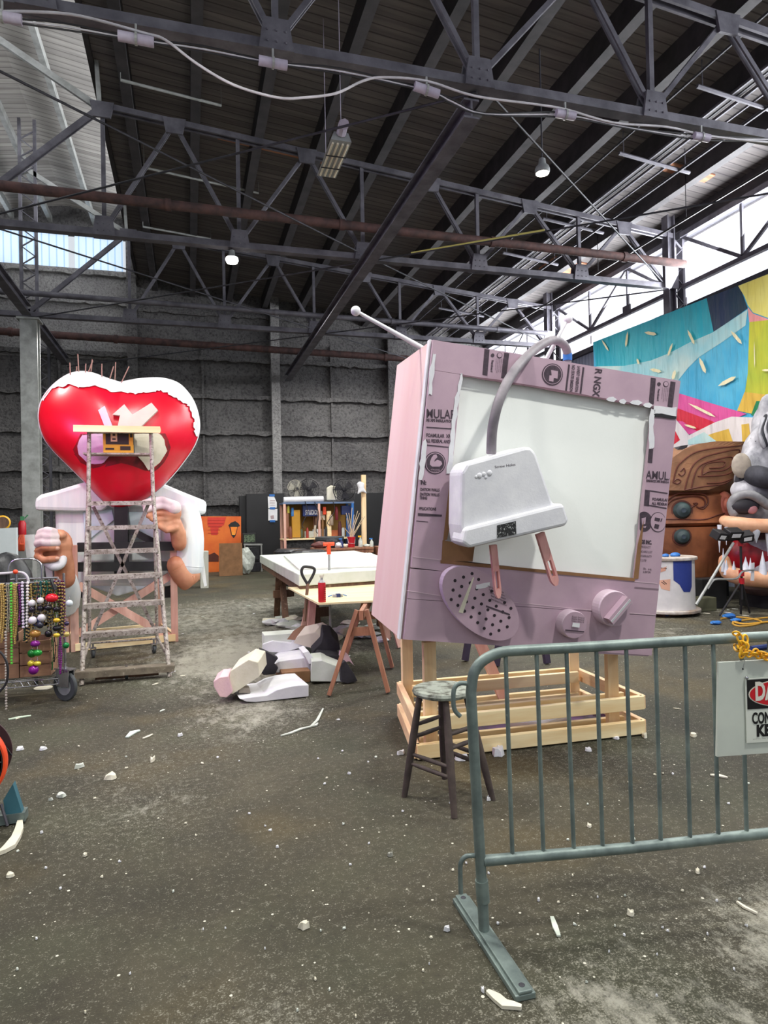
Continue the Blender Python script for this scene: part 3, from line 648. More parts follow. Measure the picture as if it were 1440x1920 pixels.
# stool
feet = [G(758, 1494), G(852, 1534), G(924, 1500), G(833, 1460)]
cen = V((0, 0, 0))
for f in feet: cen += f/4
zs = at(828, 1292, Y=cen.y).z
T = thing('wooden_stool', 'round wooden stool with paint-splashed seat and dark legs, behind the barrier end', 'stool', cen)
sc_ = V((cen.x-.02, cen.y, zs))
b = MB(); b.lathe(sc_+V((0, 0, -.022)), [(.14, -.012), (.172, 0), (.178, .014), (.172, .028), (.14, .03), (.05, .024)], 40); b.build('seat', 'stoolseat', T, smooth=True)
tops_ = []
for f in feet:
    tp = sc_+(f-cen)*.52+V((0, 0, -.03)); tp.z = zs-.03; tops_.append(tp)
    b = MB(); n = 8; b.tube([f.lerp(tp, k/n) for k in range(n+1)], [.0155+.007*sin(pi*min(1, k/n*.9+.05)) for k in range(n+1)], 12); b.build('leg', 'stoolwood', T, smooth=True)
for lv in ((.33, .58), (.42, .70)):
    for i in range(4):
        j = (i+1) % 4; t_ = lv[i % 2]; a, c = feet[i].lerp(tops_[i], t_), feet[j].lerp(tops_[j], t_)
        b = MB(); b.tube([a.lerp(c, k/6) for k in range(7)], [.009+.004*sin(pi*k/6) for k in range(7)], 9); b.build('stretcher', 'stoolwood', T, smooth=True)
# ================================================================= TELEVISION PROP ON ITS STAND
ca, sa, cb, sb, cc, sc2 = cos(-.05), sin(-.05), cos(.045), sin(.045), cos(.116), sin(.116)
RTV = Matrix(((ca, -sa, 0), (sa, ca, 0), (0, 0, 1))) @ Matrix(((1, 0, 0), (0, cb, -sb), (0, sb, cb))) @ Matrix(((cc, 0, sc2), (0, 1, 0), (-sc2, 0, cc)))
TV0 = V((1.286, 4.0, .843)); TW, THH, TD = 1.815, 1.92, .91
TVI = RTV.transposed()
def tp(x, y, off=0.0):
    """pixel -> television's own coordinates, on its front plane moved out by off"""
    n = RTV @ V((0, 1, 0)); p = onplane(x, y, TV0+RTV @ V((0, -off, 0)), n)
    return TVI @ (p-TV0)
root = thing('television_prop', 'oversized tilted television of mauve foam board with a white screen, on a pine stand', 'parade prop', TV0)
root.rotation_euler = RTV.to_euler()
def tb(mb, name, mt, parent=None, **k): return mb.build(name, mt, parent if parent is not None else root, local=True, **k)
L = lambda *a: V(a)
OC = [tp(757, 1199), tp(1222, 1229), tp(1276, 714), tp(812, 637)]   # bl br tr tl
SCR = [tp(830, 1053), tp(1191, 1088), tp(1226, 762), tp(866, 702)]
ft = .035   # thickness of the face boards
b = MB()
b.box((.02, .5*TD+.02, THH/2), (.04, TD-.04, THH)); tb(b, 'side_panel', 'pinkside', label='pale pink side panel')
b = MB(); b.box((TW-.02, .5*TD+.02, THH/2), (.04, TD-.04, THH)); tb(b, 'side_panel', 'mauve')
b = MB(); b.box((TW/2, .5*TD+.02, THH-.02), (TW-.08, TD-.04, .04)); tb(b, 'top_panel', 'mauve')
b = MB(); b.box((TW/2, .5*TD+.02, .02), (TW-.08, TD-.04, .04)); tb(b, 'bottom_panel', 'mauve')
b = MB(); b.box((TW/2, TD-.02, THH/2), (TW-.08, .03, THH-.08)); tb(b, 'back_panel', 'mauve')
ex = V((0, ft, 0))
mid_l, mid_r = tp(774, 1100), tp(1228, 1098)
def face(poly, nm='face_board', mt='mauve', lab=None):
    b = MB(); b.prism([V((p.x, 0, p.z)) for p in poly], ex); return tb(b, nm, mt, label=lab)
xl = lambda p, q, z: p.x+(q.x-p.x)*(z-p.z)/(q.z-p.z)
zt = SCR[3].z+.0; zb = SCR[0].z-.005
f_left = face([OC[0]+V((0, 0, SCR[0].z-.06)), V((SCR[0].x, 0, SCR[0].z-.06)), V((SCR[3].x, 0, SCR[3].z-.002)), V((OC[3].x, 0, SCR[3].z-.002))])
f_top = face([V((OC[3].x, 0, SCR[3].z)), SCR[3]*1, V((SCR[2].x, 0, SCR[2].z)), V((OC[2].x, 0, SCR[2].z+.0)), OC[2], OC[3]])
f_right = face([V((SCR[1].x, 0, SCR[1].z-.06)), V((OC[1].x, 0, SCR[1].z-.06)), V((OC[2].x, 0, SCR[2].z-.002)), V((SCR[2].x, 0, SCR[2].z-.002))])
zm = SCR[0].z-.062
f_mid = face([V((OC[0].x, 0, zm-.19)), V((OC[1].x, 0, zm-.19)), V((OC[1].x, 0, zm)), V((SCR[1].x, 0, zm)), V((SCR[1].x, 0, SCR[1].z-.004)), V((SCR[0].x, 0, SCR[0].z-.004)), V((SCR[0].x, 0, zm)), V((OC[0].x, 0, zm))])
f_bot = face([OC[0], OC[1], V((OC[1].x, 0, zm-.193)), V((OC[0].x, 0, zm-.193))])
b = MB(); b.box((-.012, .05, THH/2), (.012, .05, THH)); tb(b, 'edge_strip', 'white', label='white foam edge strip')
# hanging lip below the face
b = MB(); lip = [tp(778, 1196), tp(1222, 1224), tp(1221, 1229), tp(1219, 1231)]
b.box((TW*.88, .02, -.005), (TW*.22, .03, .03)); tb(b, 'lip', 'mauve')
b = MB(); sp = [V((p.x, 0, p.z)) for p in (tp(824, 1048), tp(1202, 1090), tp(1232, 758), tp(860, 700))]; b.prism([p+V((0, .05, 0)) for p in sp], V((0, .03, 0)))
scr = tb(b, 'screen', mat('screen white', (246, 249, 243), (240, 244, 238), 1.2, .55, 0, .06, 14))
def decal(polys, nm, mt, parent, off=.002, sub=None, lab=None):
    b = MB()
    for q in polys: b.prism([V((p.x, -off-.002, p.z)) for p in [tp(*c, .004) for c in q]], V((0, .0035, 0)))
    return tb(b, nm, mt, parent, label=lab)
# card strips and torn foam along the screen edge
for q in ([(845, 886), (856, 890), (853, 940), (838, 1012), (831, 1014)], [(830, 1013), (890, 1024), (886, 1053), (828, 1052)]):
    decal([q], 'cardboard_strip', 'cardboard', root, .003)
decal([[(1207, 975), (1204, 1010), (1197, 1085), (1188, 1086), (1196, 1020)]], 'cardboard_strip', 'cardboard', root, .003)
decal([[(826, 1050), (1190, 1084), (1190, 1090), (826, 1056)]], 'cardboard_strip', 'cardboard', root, .004)
def torn(pts, seed, lab=None): decal([jag(pts, 1.6, 4, seed)], 'torn_foam', 'white', root, .004)
torn([(864, 700), (868, 702), (862, 740), (855, 790), (852, 840), (846, 888), (836, 888), (843, 840), (847, 790), (854, 745), (864, 700)], 1)
torn([(812, 664), (817, 664), (813, 700), (810, 740), (803, 740), (804, 700), (812, 664)], 2)
torn([(793, 828), (799, 824), (798, 860), (792, 900), (785, 898), (788, 860), (793, 828)], 3)
torn([(1226, 762), (1268, 764), (1268, 782), (1226, 776), (1226, 762)], 4)
torn([(1221, 766), (1227, 768), (1226, 800), (1226, 840), (1218, 840), (1216, 800), (1221, 766)], 5)
decal([jag([(1226, 776), (1240, 775), (1268, 781), (1267, 786), (1228, 781), (1226, 776)], .8, 3, 6)], 'torn_edge', 'blackish', root, .006)
for i, (x, y, w) in enumerate(((1146, 749, 10), (1167, 753, 7), (1192, 755, 12), (1214, 760, 9))):
    decal([[(x-w, y), (x-w*.5, y-4), (x+w*.3, y-5), (x+w, y), (x+w*.4, y+5), (x-w*.6, y+3)]], 'torn_foam', 'white', root, .007)
decal([jag([(866, 702), (930, 712), (1000, 723), (1110, 742), (1225, 762), (1225, 765), (1110, 746), (1000, 727), (930, 716), (866, 705), (866, 702)], .9, 3, 9)], 'torn_edge', flat('foam shadow edge', (120, 90, 100)), root, .003)  # shadow line under the board edge, painted as a darker strip
# print on the boards
uz = lambda x, y, dx, dy: (tp(x+dx, y+dy)-tp(x, y)).normalized()
def tprint(body, x, y, size, dirx, nm_parent, bold=0, fit_px=None, mb=None):
    o_ = tp(x, y, .003); ux = uz(x, y, *dirx); up = V((-ux.z, 0, ux.x))
    fit = None if fit_px is None else (tp(x+dirx[0]*fit_px, y+dirx[1]*fit_px)-tp(x, y)).length
    put_text(mb, body, size, o_, ux, up, bold, fit=fit)
h1, h2 = (1, .04), (1, .085)
b = MB()
tprint('MULAR', 799, 783, .08, (1, .045), f_left, .001, 55, b)
tprint('XE XPS INSULATION', 799, 790, .024, (1, .05), f_left, .001, 50, b)
tprint('FOAMULAR  XPS', 799, 819, .032, (1, .05), f_left, .001, 48, b); tprint('ALL FEDERAL AND', 798, 829, .03, (1, .05), f_left, .001, 46, b)
tprint('N:', 789, 908, .036, h1, f_left, .002, None, b)
for s_, y in (('DATION WALLS', 920), ('DATION WALLS', 929), ('THING', 936), ('PPLICATIONS', 956)): tprint(s_, 788-(y-920)*.06, y, .026, h1, f_left, .001, 36 if 'WALL' in s_ else 14 if 'TH' in s_ else 32, b)
tb(b, 'lettering', 'ink', f_left)
decal([[(800, 800), (849, 803), (849, 805), (800, 802)], [(797, 833), (845, 838), (845, 840), (797, 835)], [(784, 962), (829, 965), (828, 969), (784, 967)], [(781, 976), (803, 978), (803, 979), (781, 977)]], 'print_line', 'ink', f_left, .001)
ring = lambda x, y, r, n=28, k=1.06: [(x+r*cos(2*pi*i/n), y+r*k*sin(2*pi*i/n)) for i in range(n)]
badge = decal([ring(816, 868, 20)], 'badge', 'ink', f_left, .001)
decal([ring(816, 868, 18.2)], 'badge_ring', 'mauve', badge, .0025); d2 = decal([ring(816, 868, 17)], 'badge_field', 'ink', badge, .0035)
decal([[(806, 871), (806, 866), (809, 858), (813, 853), (818, 852), (820, 857), (815, 862), (814, 866), (820, 862), (827, 865), (829, 870), (824, 875), (810, 875)]], 'arm_symbol', 'mauve', badge, .005)
b = MB(); tprint('STRONG', 807, 882, .014, h1, badge, 0, 17, b); tprint('DURABLE', 808, 886, .011, h1, badge, 0, 14, b)
for p in b.v: p.y -= .006
tb(b, 'lettering', 'mauve', badge)
b = MB()
tprint('AMULAR', 1211, 897, .08, (1, .07), f_right, .001, 62, b)
# keep only what lies on the board: clip anything past the right edge
def clip_right(mb):
    bad = {i for i, p in enumerate(mb.v) if p.x > OC[1].x+(OC[2].x-OC[1].x)*(p.z/THH)-.004}
    keep = [j for j, f in enumerate(mb.f) if not any(i in bad for i in f)]; mb.f = [mb.f[j] for j in keep]; mb.mi = [mb.mi[j] for j in keep]
tprint('RMANCE XPS INSULA', 1212, 903, .022, (1, .07), f_right, .001, 42, b)
tprint('FOAMULAR', 1223, 938, .026, (1, .07), f_right, .001, 30, b); tprint('ALL FEDERAL', 1222, 946, .026, (1, .07), f_right, .001, 30, b)
tprint('GE INC.', 1202, 1019, .036, (1, .07), f_right, .002, 20, b)
for s_, y, w in (('PRODUCT', 1027, 18), ('BOARD LOT', 1036, 22), ('WARRANTY', 1044, 22), ('C.578', 1052, 12), ('lb. sq.', 1068, 16), ('LBMA', 1074, 14)): tprint(s_, 1202-(y-1019)*.08+(8 if y > 1060 else 0), y, .022, (1, .07), f_right, 0, w, b)
clip_right(b); tb(b, 'lettering', 'ink', f_right)
decal([[(1210, 918), (1219, 919), (1217, 949), (1208, 948)], [(1219, 919), (1252, 924), (1252, 926), (1219, 921)], [(1215, 946), (1250, 952), (1250, 954), (1215, 948)], [(1217, 842), (1225, 842), (1223, 868), (1215, 867)]], 'print_block', 'ink', f_right, .001)
for x, y, r in ((1208, 978, 15), (1234, 979, 15)):
    fr2 = lambda k: [(max(p[0], 1200) if x < 1220 else min(p[0], 1247), p[1]) for p in ring(x, y, r*k, 28, 1.25)]
    if x < 1220:
        s_ = decal([[p for p in fr2(1) if True]], 'badge', 'ink', f_right, .001); decal([[(1203, 972), (1211, 970), (1210, 982), (1204, 984)], [(1204, 988), (1212, 986), (1210, 990)]], 'badge_mark', 'mauve', s_, .0025)
    else:
        s_ = decal([fr2(1)], 'badge', 'ink', f_right, .001); decal([fr2(.93)], 'badge_field', 'mauve', s_, .0025); decal([[(1228, 970), (1238, 972), (1236, 978), (1227, 976)], [(1228, 982), (1236, 984), (1234, 992), (1226, 990)], [(1240, 972), (1242, 972), (1240, 978), (1238, 978)]], 'badge_mark', 'ink', s_, .004)
# top board: rotated print bands
def band(x, y, par):
    d = [(x, y), (x+9, y+1.5), (x+5, y+50), (x-4, y+48)]
    decal([d], 'print_block', 'ink', par, .001); decal([[(x+37, y+7), (x+46, y+8.5), (x+40, y+56), (x+31, y+54)]], 'print_block', 'ink', par, .001)
    b = MB(); tprint('Foamboard', x+13, y+21, .02, (-.09, 1), par, .001, 22, b)
    for i, n in enumerate((24, 26, 25, 27, 22)): tprint('recyclable insulation board', x+34-i*3.2, y+18, .01, (-.09, 1), par, 0, n, b)
    tb(b, 'lettering', 'ink', par)
    s_ = decal([ring(x+28, y+12, 5)], 'badge', 'ink', par, .001); decal([ring(x+28, y+12, 4)], 'badge_field', 'mauve', s_, .0025); decal([ring(x+15, y+12, 3.2)], 'badge_mark', 'ink', par, .001)
band(909, 654, f_top); band(1221, 708, f_top)
badge = decal([ring(1036, 702, 19.5)], 'badge', 'ink', f_top, .001)
decal([ring(1036, 702, 17.6)], 'badge_ring', 'mauve', badge, .0025); decal([ring(1036, 702, 16.4)], 'badge_field', 'ink', badge, .0035)
decal([[(1033, 694), (1046, 696), (1045, 710), (1038, 709), (1037, 716), (1029, 714), (1030, 704), (1034, 704)]], 'board_symbol', 'mauve', badge, .005)
decal([[(1066, 683), (1069, 684), (1063, 734), (1060, 733)], [(1093, 688), (1096, 689), (1090, 740), (1087, 739)]], 'print_line', 'ink', f_top, .001)
b = MB(); tprint('L4 INEXT GENERATION', 1083, 686, .03, (-.1, 1), f_top, .001, 48, b); tprint('NO STATE EMISSION', 1073, 684, .03, (-.1, 1), f_top, .001, 50, b)
tprint('R NGX', 1117, 690, .072, (-.11, 1), f_top, .0018, 52, b); tb(b, 'lettering', 'ink', f_top)
# seams
decal([[(775, 1044), (830, 1050), (830, 1051), (775, 1045)], [(762, 1107), (860, 1122), (860, 1123), (762, 1108)], [(955, 1128), (1100, 1143), (1230, 1153), (1230, 1154), (1100, 1144), (955, 1129)], [(1190, 1090), (1233, 1094), (1233, 1095), (1190, 1091)]], 'seam', flat('pale seam', (206, 184, 192)), root, .0005)
# speaker grille
E0, E1 = tp(830, 1072), tp(957, 1184); ce = (E0+E1)/2; ex_ = (E1-E0).normalized(); ey_ = V((-ex_.z, 0, ex_.x)); ra = (E1-E0).length/2; rb_ = ra*.56
def ell(c, k, y, n=44): return [c+ex_*(ra*k*cos(2*pi*i/n))+ey_*(rb_*k*sin(2*pi*i/n))+V((0, y, 0)) for i in range(n)]
spb = MB(); spb.prism(ell(ce, 1, -.075), V((0, .078, 0)))
spb.cur = 1
for i in range(-5, 6):
    for j in range(-3, 4):
        u, v = i*.19*ra+(j % 2)*.095*ra, j*.17*ra
        if (u/ra)**2+(v/rb_)**2 < .78: spb.lathe(ce+ex_*u+ey_*v+V((0, -.0752, 0)), [(.0105, 0), (.0105, .0015)], 10, (0, -1, 0))
spk = tb(spb, 'speaker_grille', ['mauve', flat('hole dark', (40, 28, 38))])
b = MB(); q = ell(ce, 1.004, -.071); b.prism(q, V((0, .06, 0))); tb(b, 'rim', flat('lavender rim', (214, 196, 216)), spk)
sp_off = lambda x, y: tp(x, y, .079)
def spdecal(q, nm, mt, yo=.0775):
    b = MB(); b.prism([V((p.x, -yo, p.z)) for p in [tp(*c, .077) for c in q]], V((0, .002, 0))); return tb(b, nm, mt, spk)
spdecal([(887, 1082), (889, 1083), (868, 1150), (860, 1148), (866, 1132)], 'foam_line', 'foam_y')
spdecal(jag([(893, 1098), (918, 1091), (918, 1100), (892, 1105), (893, 1098)], 1, 3, 4), 'torn_foam', 'white')
spdecal([(912, 1135), (956, 1151), (956, 1154), (911, 1138)], 'print_line', 'ink')
b = MB()
for i, (x, y) in enumerate(((914, 1100), (916, 1106), (918, 1112), (920, 1118), (920, 1124))):
    o_ = tp(x, y, .078); ux = uz(x, y, 1, .42); put_text(b, 'foam board insulation', .017, V((o_.x, -.0785, o_.z)), ux, V((-ux.z, 0, ux.x)), 0, fit=.12)
tb(b, 'lettering', 'ink', spk)
# knobs
def knob(x, y, r, dep, nm, lab):
    c = tp(x, y, dep); c = V((c.x, 0, c.z)); b = MB()
    b.lathe(c+V((0, .004, 0)), [(r, 0), (r, dep-.01), (r*.97, dep)], 36, (0, -1, 0)); k_ = tb(b, nm, flat('lavender knob side', (214, 194, 206)), label=lab, smooth=False)
    b = MB(); b.lathe(c+V((0, .004-dep, 0)), [(r*.955, 0), (r*.95, .003)], 36, (0, -1, 0)); tb(b, 'knob_face', 'mauve', k_)
    return k_, c+V((0, -dep, 0))
k1, c1 = knob(1154, 1142, .121, .095, 'channel_knob', 'larger round knob with a white bar')
ax = V((.62, 0, .78)).normalized(); ay = V((-ax.z, 0, ax.x))
b = MB(); b.prism([c1-ax*.1-ay*.026, c1+ax*.1-ay*.026, c1+ax*.1+ay*.026, c1-ax*.1+ay*.026], V((0, -.06, 0))); hb = tb(b, 'knob_bar', 'mauve', k1)
b = MB(); b.prism([c1-ax*.1-ay*.03, c1+ax*.1-ay*.03, c1+ax*.1-ay*.03+V((0, -.05, 0)), c1+ax*.1+ay*.008+V((0, -.064, 0)), c1-ax*.1+ay*.008+V((0, -.064, 0)), c1-ax*.1-ay*.03+V((0, -.05, 0))][:3]+[c1-ax*.1-ay*.03+V((0, -.05, 0))], -ay*.004); b.prism([c1-ax*.1-ay*.03+V((0, -.05, 0)), c1+ax*.1-ay*.03+V((0, -.05, 0)), c1+ax*.1+ay*.008+V((0, -.064, 0)), c1-ax*.1+ay*.008+V((0, -.064, 0))], V((0, -.003, 0))); tb(b, 'torn_foam', 'white', k1)
k2, c2 = knob(1078, 1172, .092, .09, 'volume_knob', 'smaller round knob with a white tag')
b = MB(); b.prism([c2+V((x, -.006, z)) for x, z in ((-.025, -.01), (.03, -.014), (.03, .014), (-.022, .016))], V((0, -.003, 0))); tb(b, 'torn_foam', 'white', k2)
b = MB(); b.prism([c2+V((x, -.0045, z)) for x, z in ((-.07, -.032), (.07, -.036), (.07, -.044), (-.07, -.04))], V((0, -.001, 0)))
for i in range(3): put_text(b, 'foam board', .018, c2+V((-.03, -.0048, .05-.014*i)), V((1, 0, -.05)), V((.05, 0, 1)), 0, fit=.09)
tb(b, 'lettering', 'ink', k2)
# antennas
def tvp(x, y, yl):
    n = RTV @ V((0, 1, 0)); p = onplane(x, y, TV0+RTV @ V((0, yl, 0)), n); return TVI @ (p-TV0)
a0, a1 = tvp(667, 583, .3), tvp(806, 634, .3); a1.z = THH-.01; a2 = tvp(1065, 598, .42); a3 = tvp(1012, 672, .42); a3.z = THH-.01
for a, c in ((a0, a1), (a2, a3)):
    b = MB(); b.tube([a, c], [.011, .018], 10); an = tb(b, 'antenna', 'white', smooth=True)
    b = MB(); b.ball(a, .033, 16); tb(b, 'antenna_ball', 'white', an, smooth=True)
# power plug and its tube
PO = .30
def pp(x, y, o=PO): return tp(x, y, o)
out = [(876, 868), (984, 838), (996, 838), (1006, 850), (1038, 945), (1057, 944), (1066, 975), (1062, 986), (882, 1028), (868, 1020), (864, 985), (866, 885)]
b = MB(); fr = [V((p.x, -PO, p.z)) for p in [pp(*q) for q in out]]; b.prism(fr, V((0, PO-.06, 0)))
plug = tb(b, 'plug', 'white', bevel=.035)
b = MB(); fl = [V((p.x, -PO-.035, p.z)) for p in [pp(*q, PO+.035) for q in [(872, 990), (1043, 947), (1058, 945), (1068, 976), (1062, 986), (880, 1028), (866, 1018)]]]; b.prism(fl, V((0, .2, 0))); tb(b, 'flange', 'white', plug, bevel=.02)
b = MB(); q = [pp(*c, PO+.037) for c in ((932, 985), (967, 977), (968, 1002), (932, 1009))]; b.prism([V((p.x, -PO-.037, p.z)) for p in q], V((0, -.002, 0))); tb(b, 'scuffed_patch', 'scuff', plug)
b = MB()
for x, y, r in ((899, 892, 5), (907, 889, 4), (918, 887, 5), (911, 895, 3), (893, 894, 3)):
    p = pp(x, y, PO); b.ball((p.x, -PO, p.z), r*.0036, 10, (1, .5, 1))
tb(b, 'foam_lump', 'white', plug, smooth=True)
b = MB(); o_ = pp(928, 878, PO+.003); ux = (pp(966, 873)-pp(928, 878)).normalized(); put_text(b, 'Screw Holes', .022, V((o_.x, -PO-.002, o_.z)), ux, V((-ux.z, 0, ux.x)), 0, fit=.135); tb(b, 'pencil_note', 'ink', plug)
for q0, q1, w0, yo in (((926, 1022), (936, 1122), 12, .2), ((1014, 1000), (1044, 1098), 16, .2)):
    a, c = pp(*q0, yo), pp(*q1, yo); a.y = c.y = -yo; d = (c-a).normalized(); s_ = V((-d.z, 0, d.x)); w = w0*.0035/2
    hole = c-d*.13
    b = MB(); e = V((0, .03, 0)); N_ = 14
    outl = [a-s_*w, hole-s_*w]+[c-s_*w*.75, c+d*.0, c+s_*w*.75]+[hole+s_*w, a+s_*w]
    # slotted blade: two side rails, a neck and a tip
    b.prism([a-s_*w, c-d*.17-s_*w, c-d*.17+s_*w, a+s_*w], e)
    b.prism([c-d*.172-s_*w, c-d*.06-s_*w, c-d*.06-s_*w*.45, c-d*.172-s_*w*.45], e); b.prism([c-d*.172+s_*w*.45, c-d*.06+s_*w*.45, c-d*.06+s_*w, c-d*.172+s_*w], e)
    b.prism([c-d*.062-s_*w, c-d*.03-s_*w*.9, c-s_*w*.35, c+s_*w*.35, c-d*.03+s_*w*.9, c-d*.062+s_*w], e); tb(b, 'prong', 'pinkprong', plug)
cpts = [tvp(1062, 690, .5), tvp(1064, 664, .5), tvp(1056, 645, .42), tvp(1035, 638, .3), tvp(1003, 655, .1), tvp(965, 695, -.12), tvp(938, 745, -.24), tvp(924, 800, -.24), tvp(921, 850, -.2)]
b = MB(); b.tube(spline(cpts, 8), .031, 16); cd = tb(b, 'power_tube', 'greyhose', smooth=True)
b = MB(); b.tube([tvp(1064, 676, .5), tvp(1064, 663, .5)], .034, 16); tb(b, 'tape_band', 'blue', cd, smooth=True)
# ---- stand under the television
fl_, fr_, bk, bkr = G(840, 1420), G(1211, 1378), G(767, 1344), None
fl_ = V((1.43, 4.19, 0)); frp = V((3.16, 4.12, 0)); bl_ = V((1.62, 5.15, 0)); br_ = bl_+(frp-fl_)*.92
T = thing('prop_stand', 'open pine stand with double rails, carrying the tilted television', 'stand', (fl_+frp+bl_+br_)/4)
z1, z2 = .05, at(1207, 1316, Y=4.12).z
inn = .05
for z, in ((.06,), (z2,)):
    for a, c, mt in ((fl_, frp, 'pine'), (bl_, br_, 'pine'), (fl_, bl_, 'pine_y'), (frp, br_, 'pine_y')):
        b = MB(); o_ = V((0, 0, z)); b.bar(a+o_, c+o_, .045, .095); b.build('rail', mt, T, bevel=.003)
        if mt == 'pine':
            b = MB(); sgn = 1 if a is fl_ else -1; o2_ = V((0, .14*sgn, 0)); b.bar(a.lerp(c, .04)+o_+o2_, a.lerp(c, .96)+o_+o2_, .04, .09); b.build('rail', mt, T, bevel=.003)
for a, c, h in ((fl_.lerp(frp, .07), bl_, .1), (frp.lerp(fl_, .13), br_, .1), (bl_.lerp(br_, .04), fl_, .1), (br_.lerp(bl_, .04), frp, .1)):
    p = a+(c-a).normalized()*.075; topz = (TV0+RTV @ (V((0, 0, 0)))).z+.05-(p.x-TV0.x)*.116-.09
    topz = max(.55, topz); b = MB(); b.bar(p+V((0, 0, .012)), p+V((0, 0, topz)), .09, .045, (0, 1, 0)); b.build('post', 'pine_v', T, bevel=.003)
b = MB(); p0 = bl_.lerp(br_, .5); b.bar(p0+V((-.12, .1, .72)), p0+V((.12, -.05, .03)), .09, .04, (0, 1, 0)); b.build('brace', 'pinkpine', T)
# ================================================================= HEART-HEADED FIGURE, ITS STAND AND THE LADDER
YH = 9.55
def hp(x, y, dy=0.0): return at(x, y, Y=YH+dy)
M['heart_red'] = mat('glossy heart red', (226, 18, 52), (206, 8, 34), 1.3, .32, 0, .02, 30)
M['heart_dark'] = mat('dark heart red', (150, 14, 26), (96, 18, 22), 6, .6)  # darker heart red, also used for the painted shading of the hollow
M['foam_lav'] = mat('lavender foam', (226, 204, 226), (210, 184, 214), 5, .8, 0, .15, 30)
FIG = thing('heart_headed_figure', 'large parade figure with a red heart head and white shirt, behind the rolling ladder', 'parade figure', (hp(222, 1080).x, YH+.3, 0))
HO = [(225, 717), (245, 713), (265, 710), (300, 709), (330, 717), (350, 734), (365, 758), (373, 788), (372, 815), (362, 840), (345, 865), (325, 890), (300, 916), (270, 938), (245, 949), (225, 953), (205, 948), (185, 932), (160, 905), (130, 875), (100, 845), (82, 820), (73, 790), (74, 765), (82, 744), (100, 722), (125, 704), (150, 697), (175, 700), (200, 709)]
hc = (222, 826)
HS = [(p.x, p.y) for p in spline([V((a, b_, 0)) for a, b_ in HO+[HO[0]]], 5)][:-1]
HA = sorted([(math.atan2(y-hc[1], x-hc[0]), math.hypot(x-hc[0], y-hc[1])) for x, y in HS])
def hR(a):
    n = len(HA)
    for i in range(n):
        a0, r0 = HA[i]; a1, r1 = HA[(i+1) % n]
        if i == n-1: a1 += 2*pi
        aa = a if a >= HA[0][0] else a+2*pi
        if a0 <= aa <= a1: return r0+(r1-r0)*(aa-a0)/max(1e-9, a1-a0)
    return HA[0][1]
def hsurf(q, off=0.0):
    dx, dy = q[0]-hc[0], q[1]-hc[1]; s = min(1, math.hypot(dx, dy)/hR(math.atan2(dy, dx)))
    return hp(q[0], q[1], -.52*max(0, 1-s**2.2)**.55-off)
TORN = jag([(60, 800), (74, 760), (84, 742), (96, 728), (128, 721), (150, 727), (180, 723), (205, 734), (235, 735), (260, 738), (285, 735), (300, 731), (318, 738), (340, 752), (356, 764), (364, 790), (366, 812), (380, 830)], 2.2, 5, 11)
def above(x, y):
    if x < 76 and y > 700: return True
    for i in range(len(TORN)-1):
        (x0, y0), (x1, y1) = TORN[i], TORN[i+1]
        if x0 <= x < x1: return y < y0+(y1-y0)*(x-x0)/(x1-x0)
    return False
b = MB(); n = 180; ss = [1, .995, .985, .97, .95, .92, .89, .86, .83, .8, .77, .74, .71, .68, .64, .58, .5, .4, .3, .2, .1]
P2 = []; angs = [-pi+2*pi*k/n for k in range(n)]; rad = [hR(a) for a in angs]
for s in ss: P2.append([(hc[0]+rad[k]*s*cos(angs[k]), hc[1]+rad[k]*s*sin(angs[k])) for k in range(n)])
vs = [hsurf(q) for r in P2 for q in r]+[hsurf(hc)]; fs = []; mi = []
for i in range(len(ss)-1):
    for k in range(n):
        k1 = (k+1) % n; fs.append((i*n+k, i*n+k1, (i+1)*n+k1, (i+1)*n+k)); q = P2[i][k]; mi.append(0)
for k in range(n): fs.append(((len(ss)-1)*n+k, (len(ss)-1)*n+(k+1) % n, len(ss)*n)); mi.append(0)
nb = len(vs); vs += [hp(P2[i][k][0], P2[i][k][1], .5*max(0, 1-ss[i]**2.2)**.55) for i in (0, 4, 8, 14, 18, 20) for k in range(n)]
for i in range(5):
    for k in range(n): fs.append((nb+i*n+k, nb+(i+1)*n+k, nb+(i+1)*n+(k+1) % n, nb+i*n+(k+1) % n)); mi.append(1)
b.add(vs, fs); b.mi = mi
heart = b.build('heart_head', ['heart_red', 'white'], FIG, 'glossy red painted heart', smooth=True)
TT = []
for i in range(len(TORN)-1):
    for k in range(4): TT.append((TORN[i][0]+(TORN[i+1][0]-TORN[i][0])*k/4, TORN[i][1]+(TORN[i+1][1]-TORN[i][1])*k/4))
TT = [q for q in TT if math.hypot(q[0]-hc[0], q[1]-hc[1]) < hR(math.atan2(q[1]-hc[1], q[0]-hc[0]))*.985]
b = MB(); NR = 9; vs = []
for x, y in TT:
    a = math.atan2(y-hc[1], x-hc[0]); r1 = hR(a)*1.0; r0 = math.hypot(x-hc[0], y-hc[1])
    vs.append(hsurf((x, y), .0))
    for k in range(NR):
        t_ = (k/(NR-1))**.6; r = r0+(r1-r0)*t_; vs.append(hsurf((hc[0]+r*cos(a), hc[1]+r*sin(a)), .03))
nr = NR+1
b.add(vs, [(i*nr+k, (i+1)*nr+k, (i+1)*nr+k+1, i*nr+k+1) for i in range(len(TT)-1) for k in range(nr-1)]); b.build('torn_foam_cap', 'white', heart)
b = MB(); n = len(HS); vs = [hp(x, y, -.03) for x, y in HS]+[hp(hc[0]+(x-hc[0])*1.012, hc[1]+(y-hc[1])*1.012, .05) for x, y in HS]
b.add(vs, [(i, (i+1) % n, n+(i+1) % n, n+i) for i in range(n)]); b.build('foam_edge', 'white', heart)
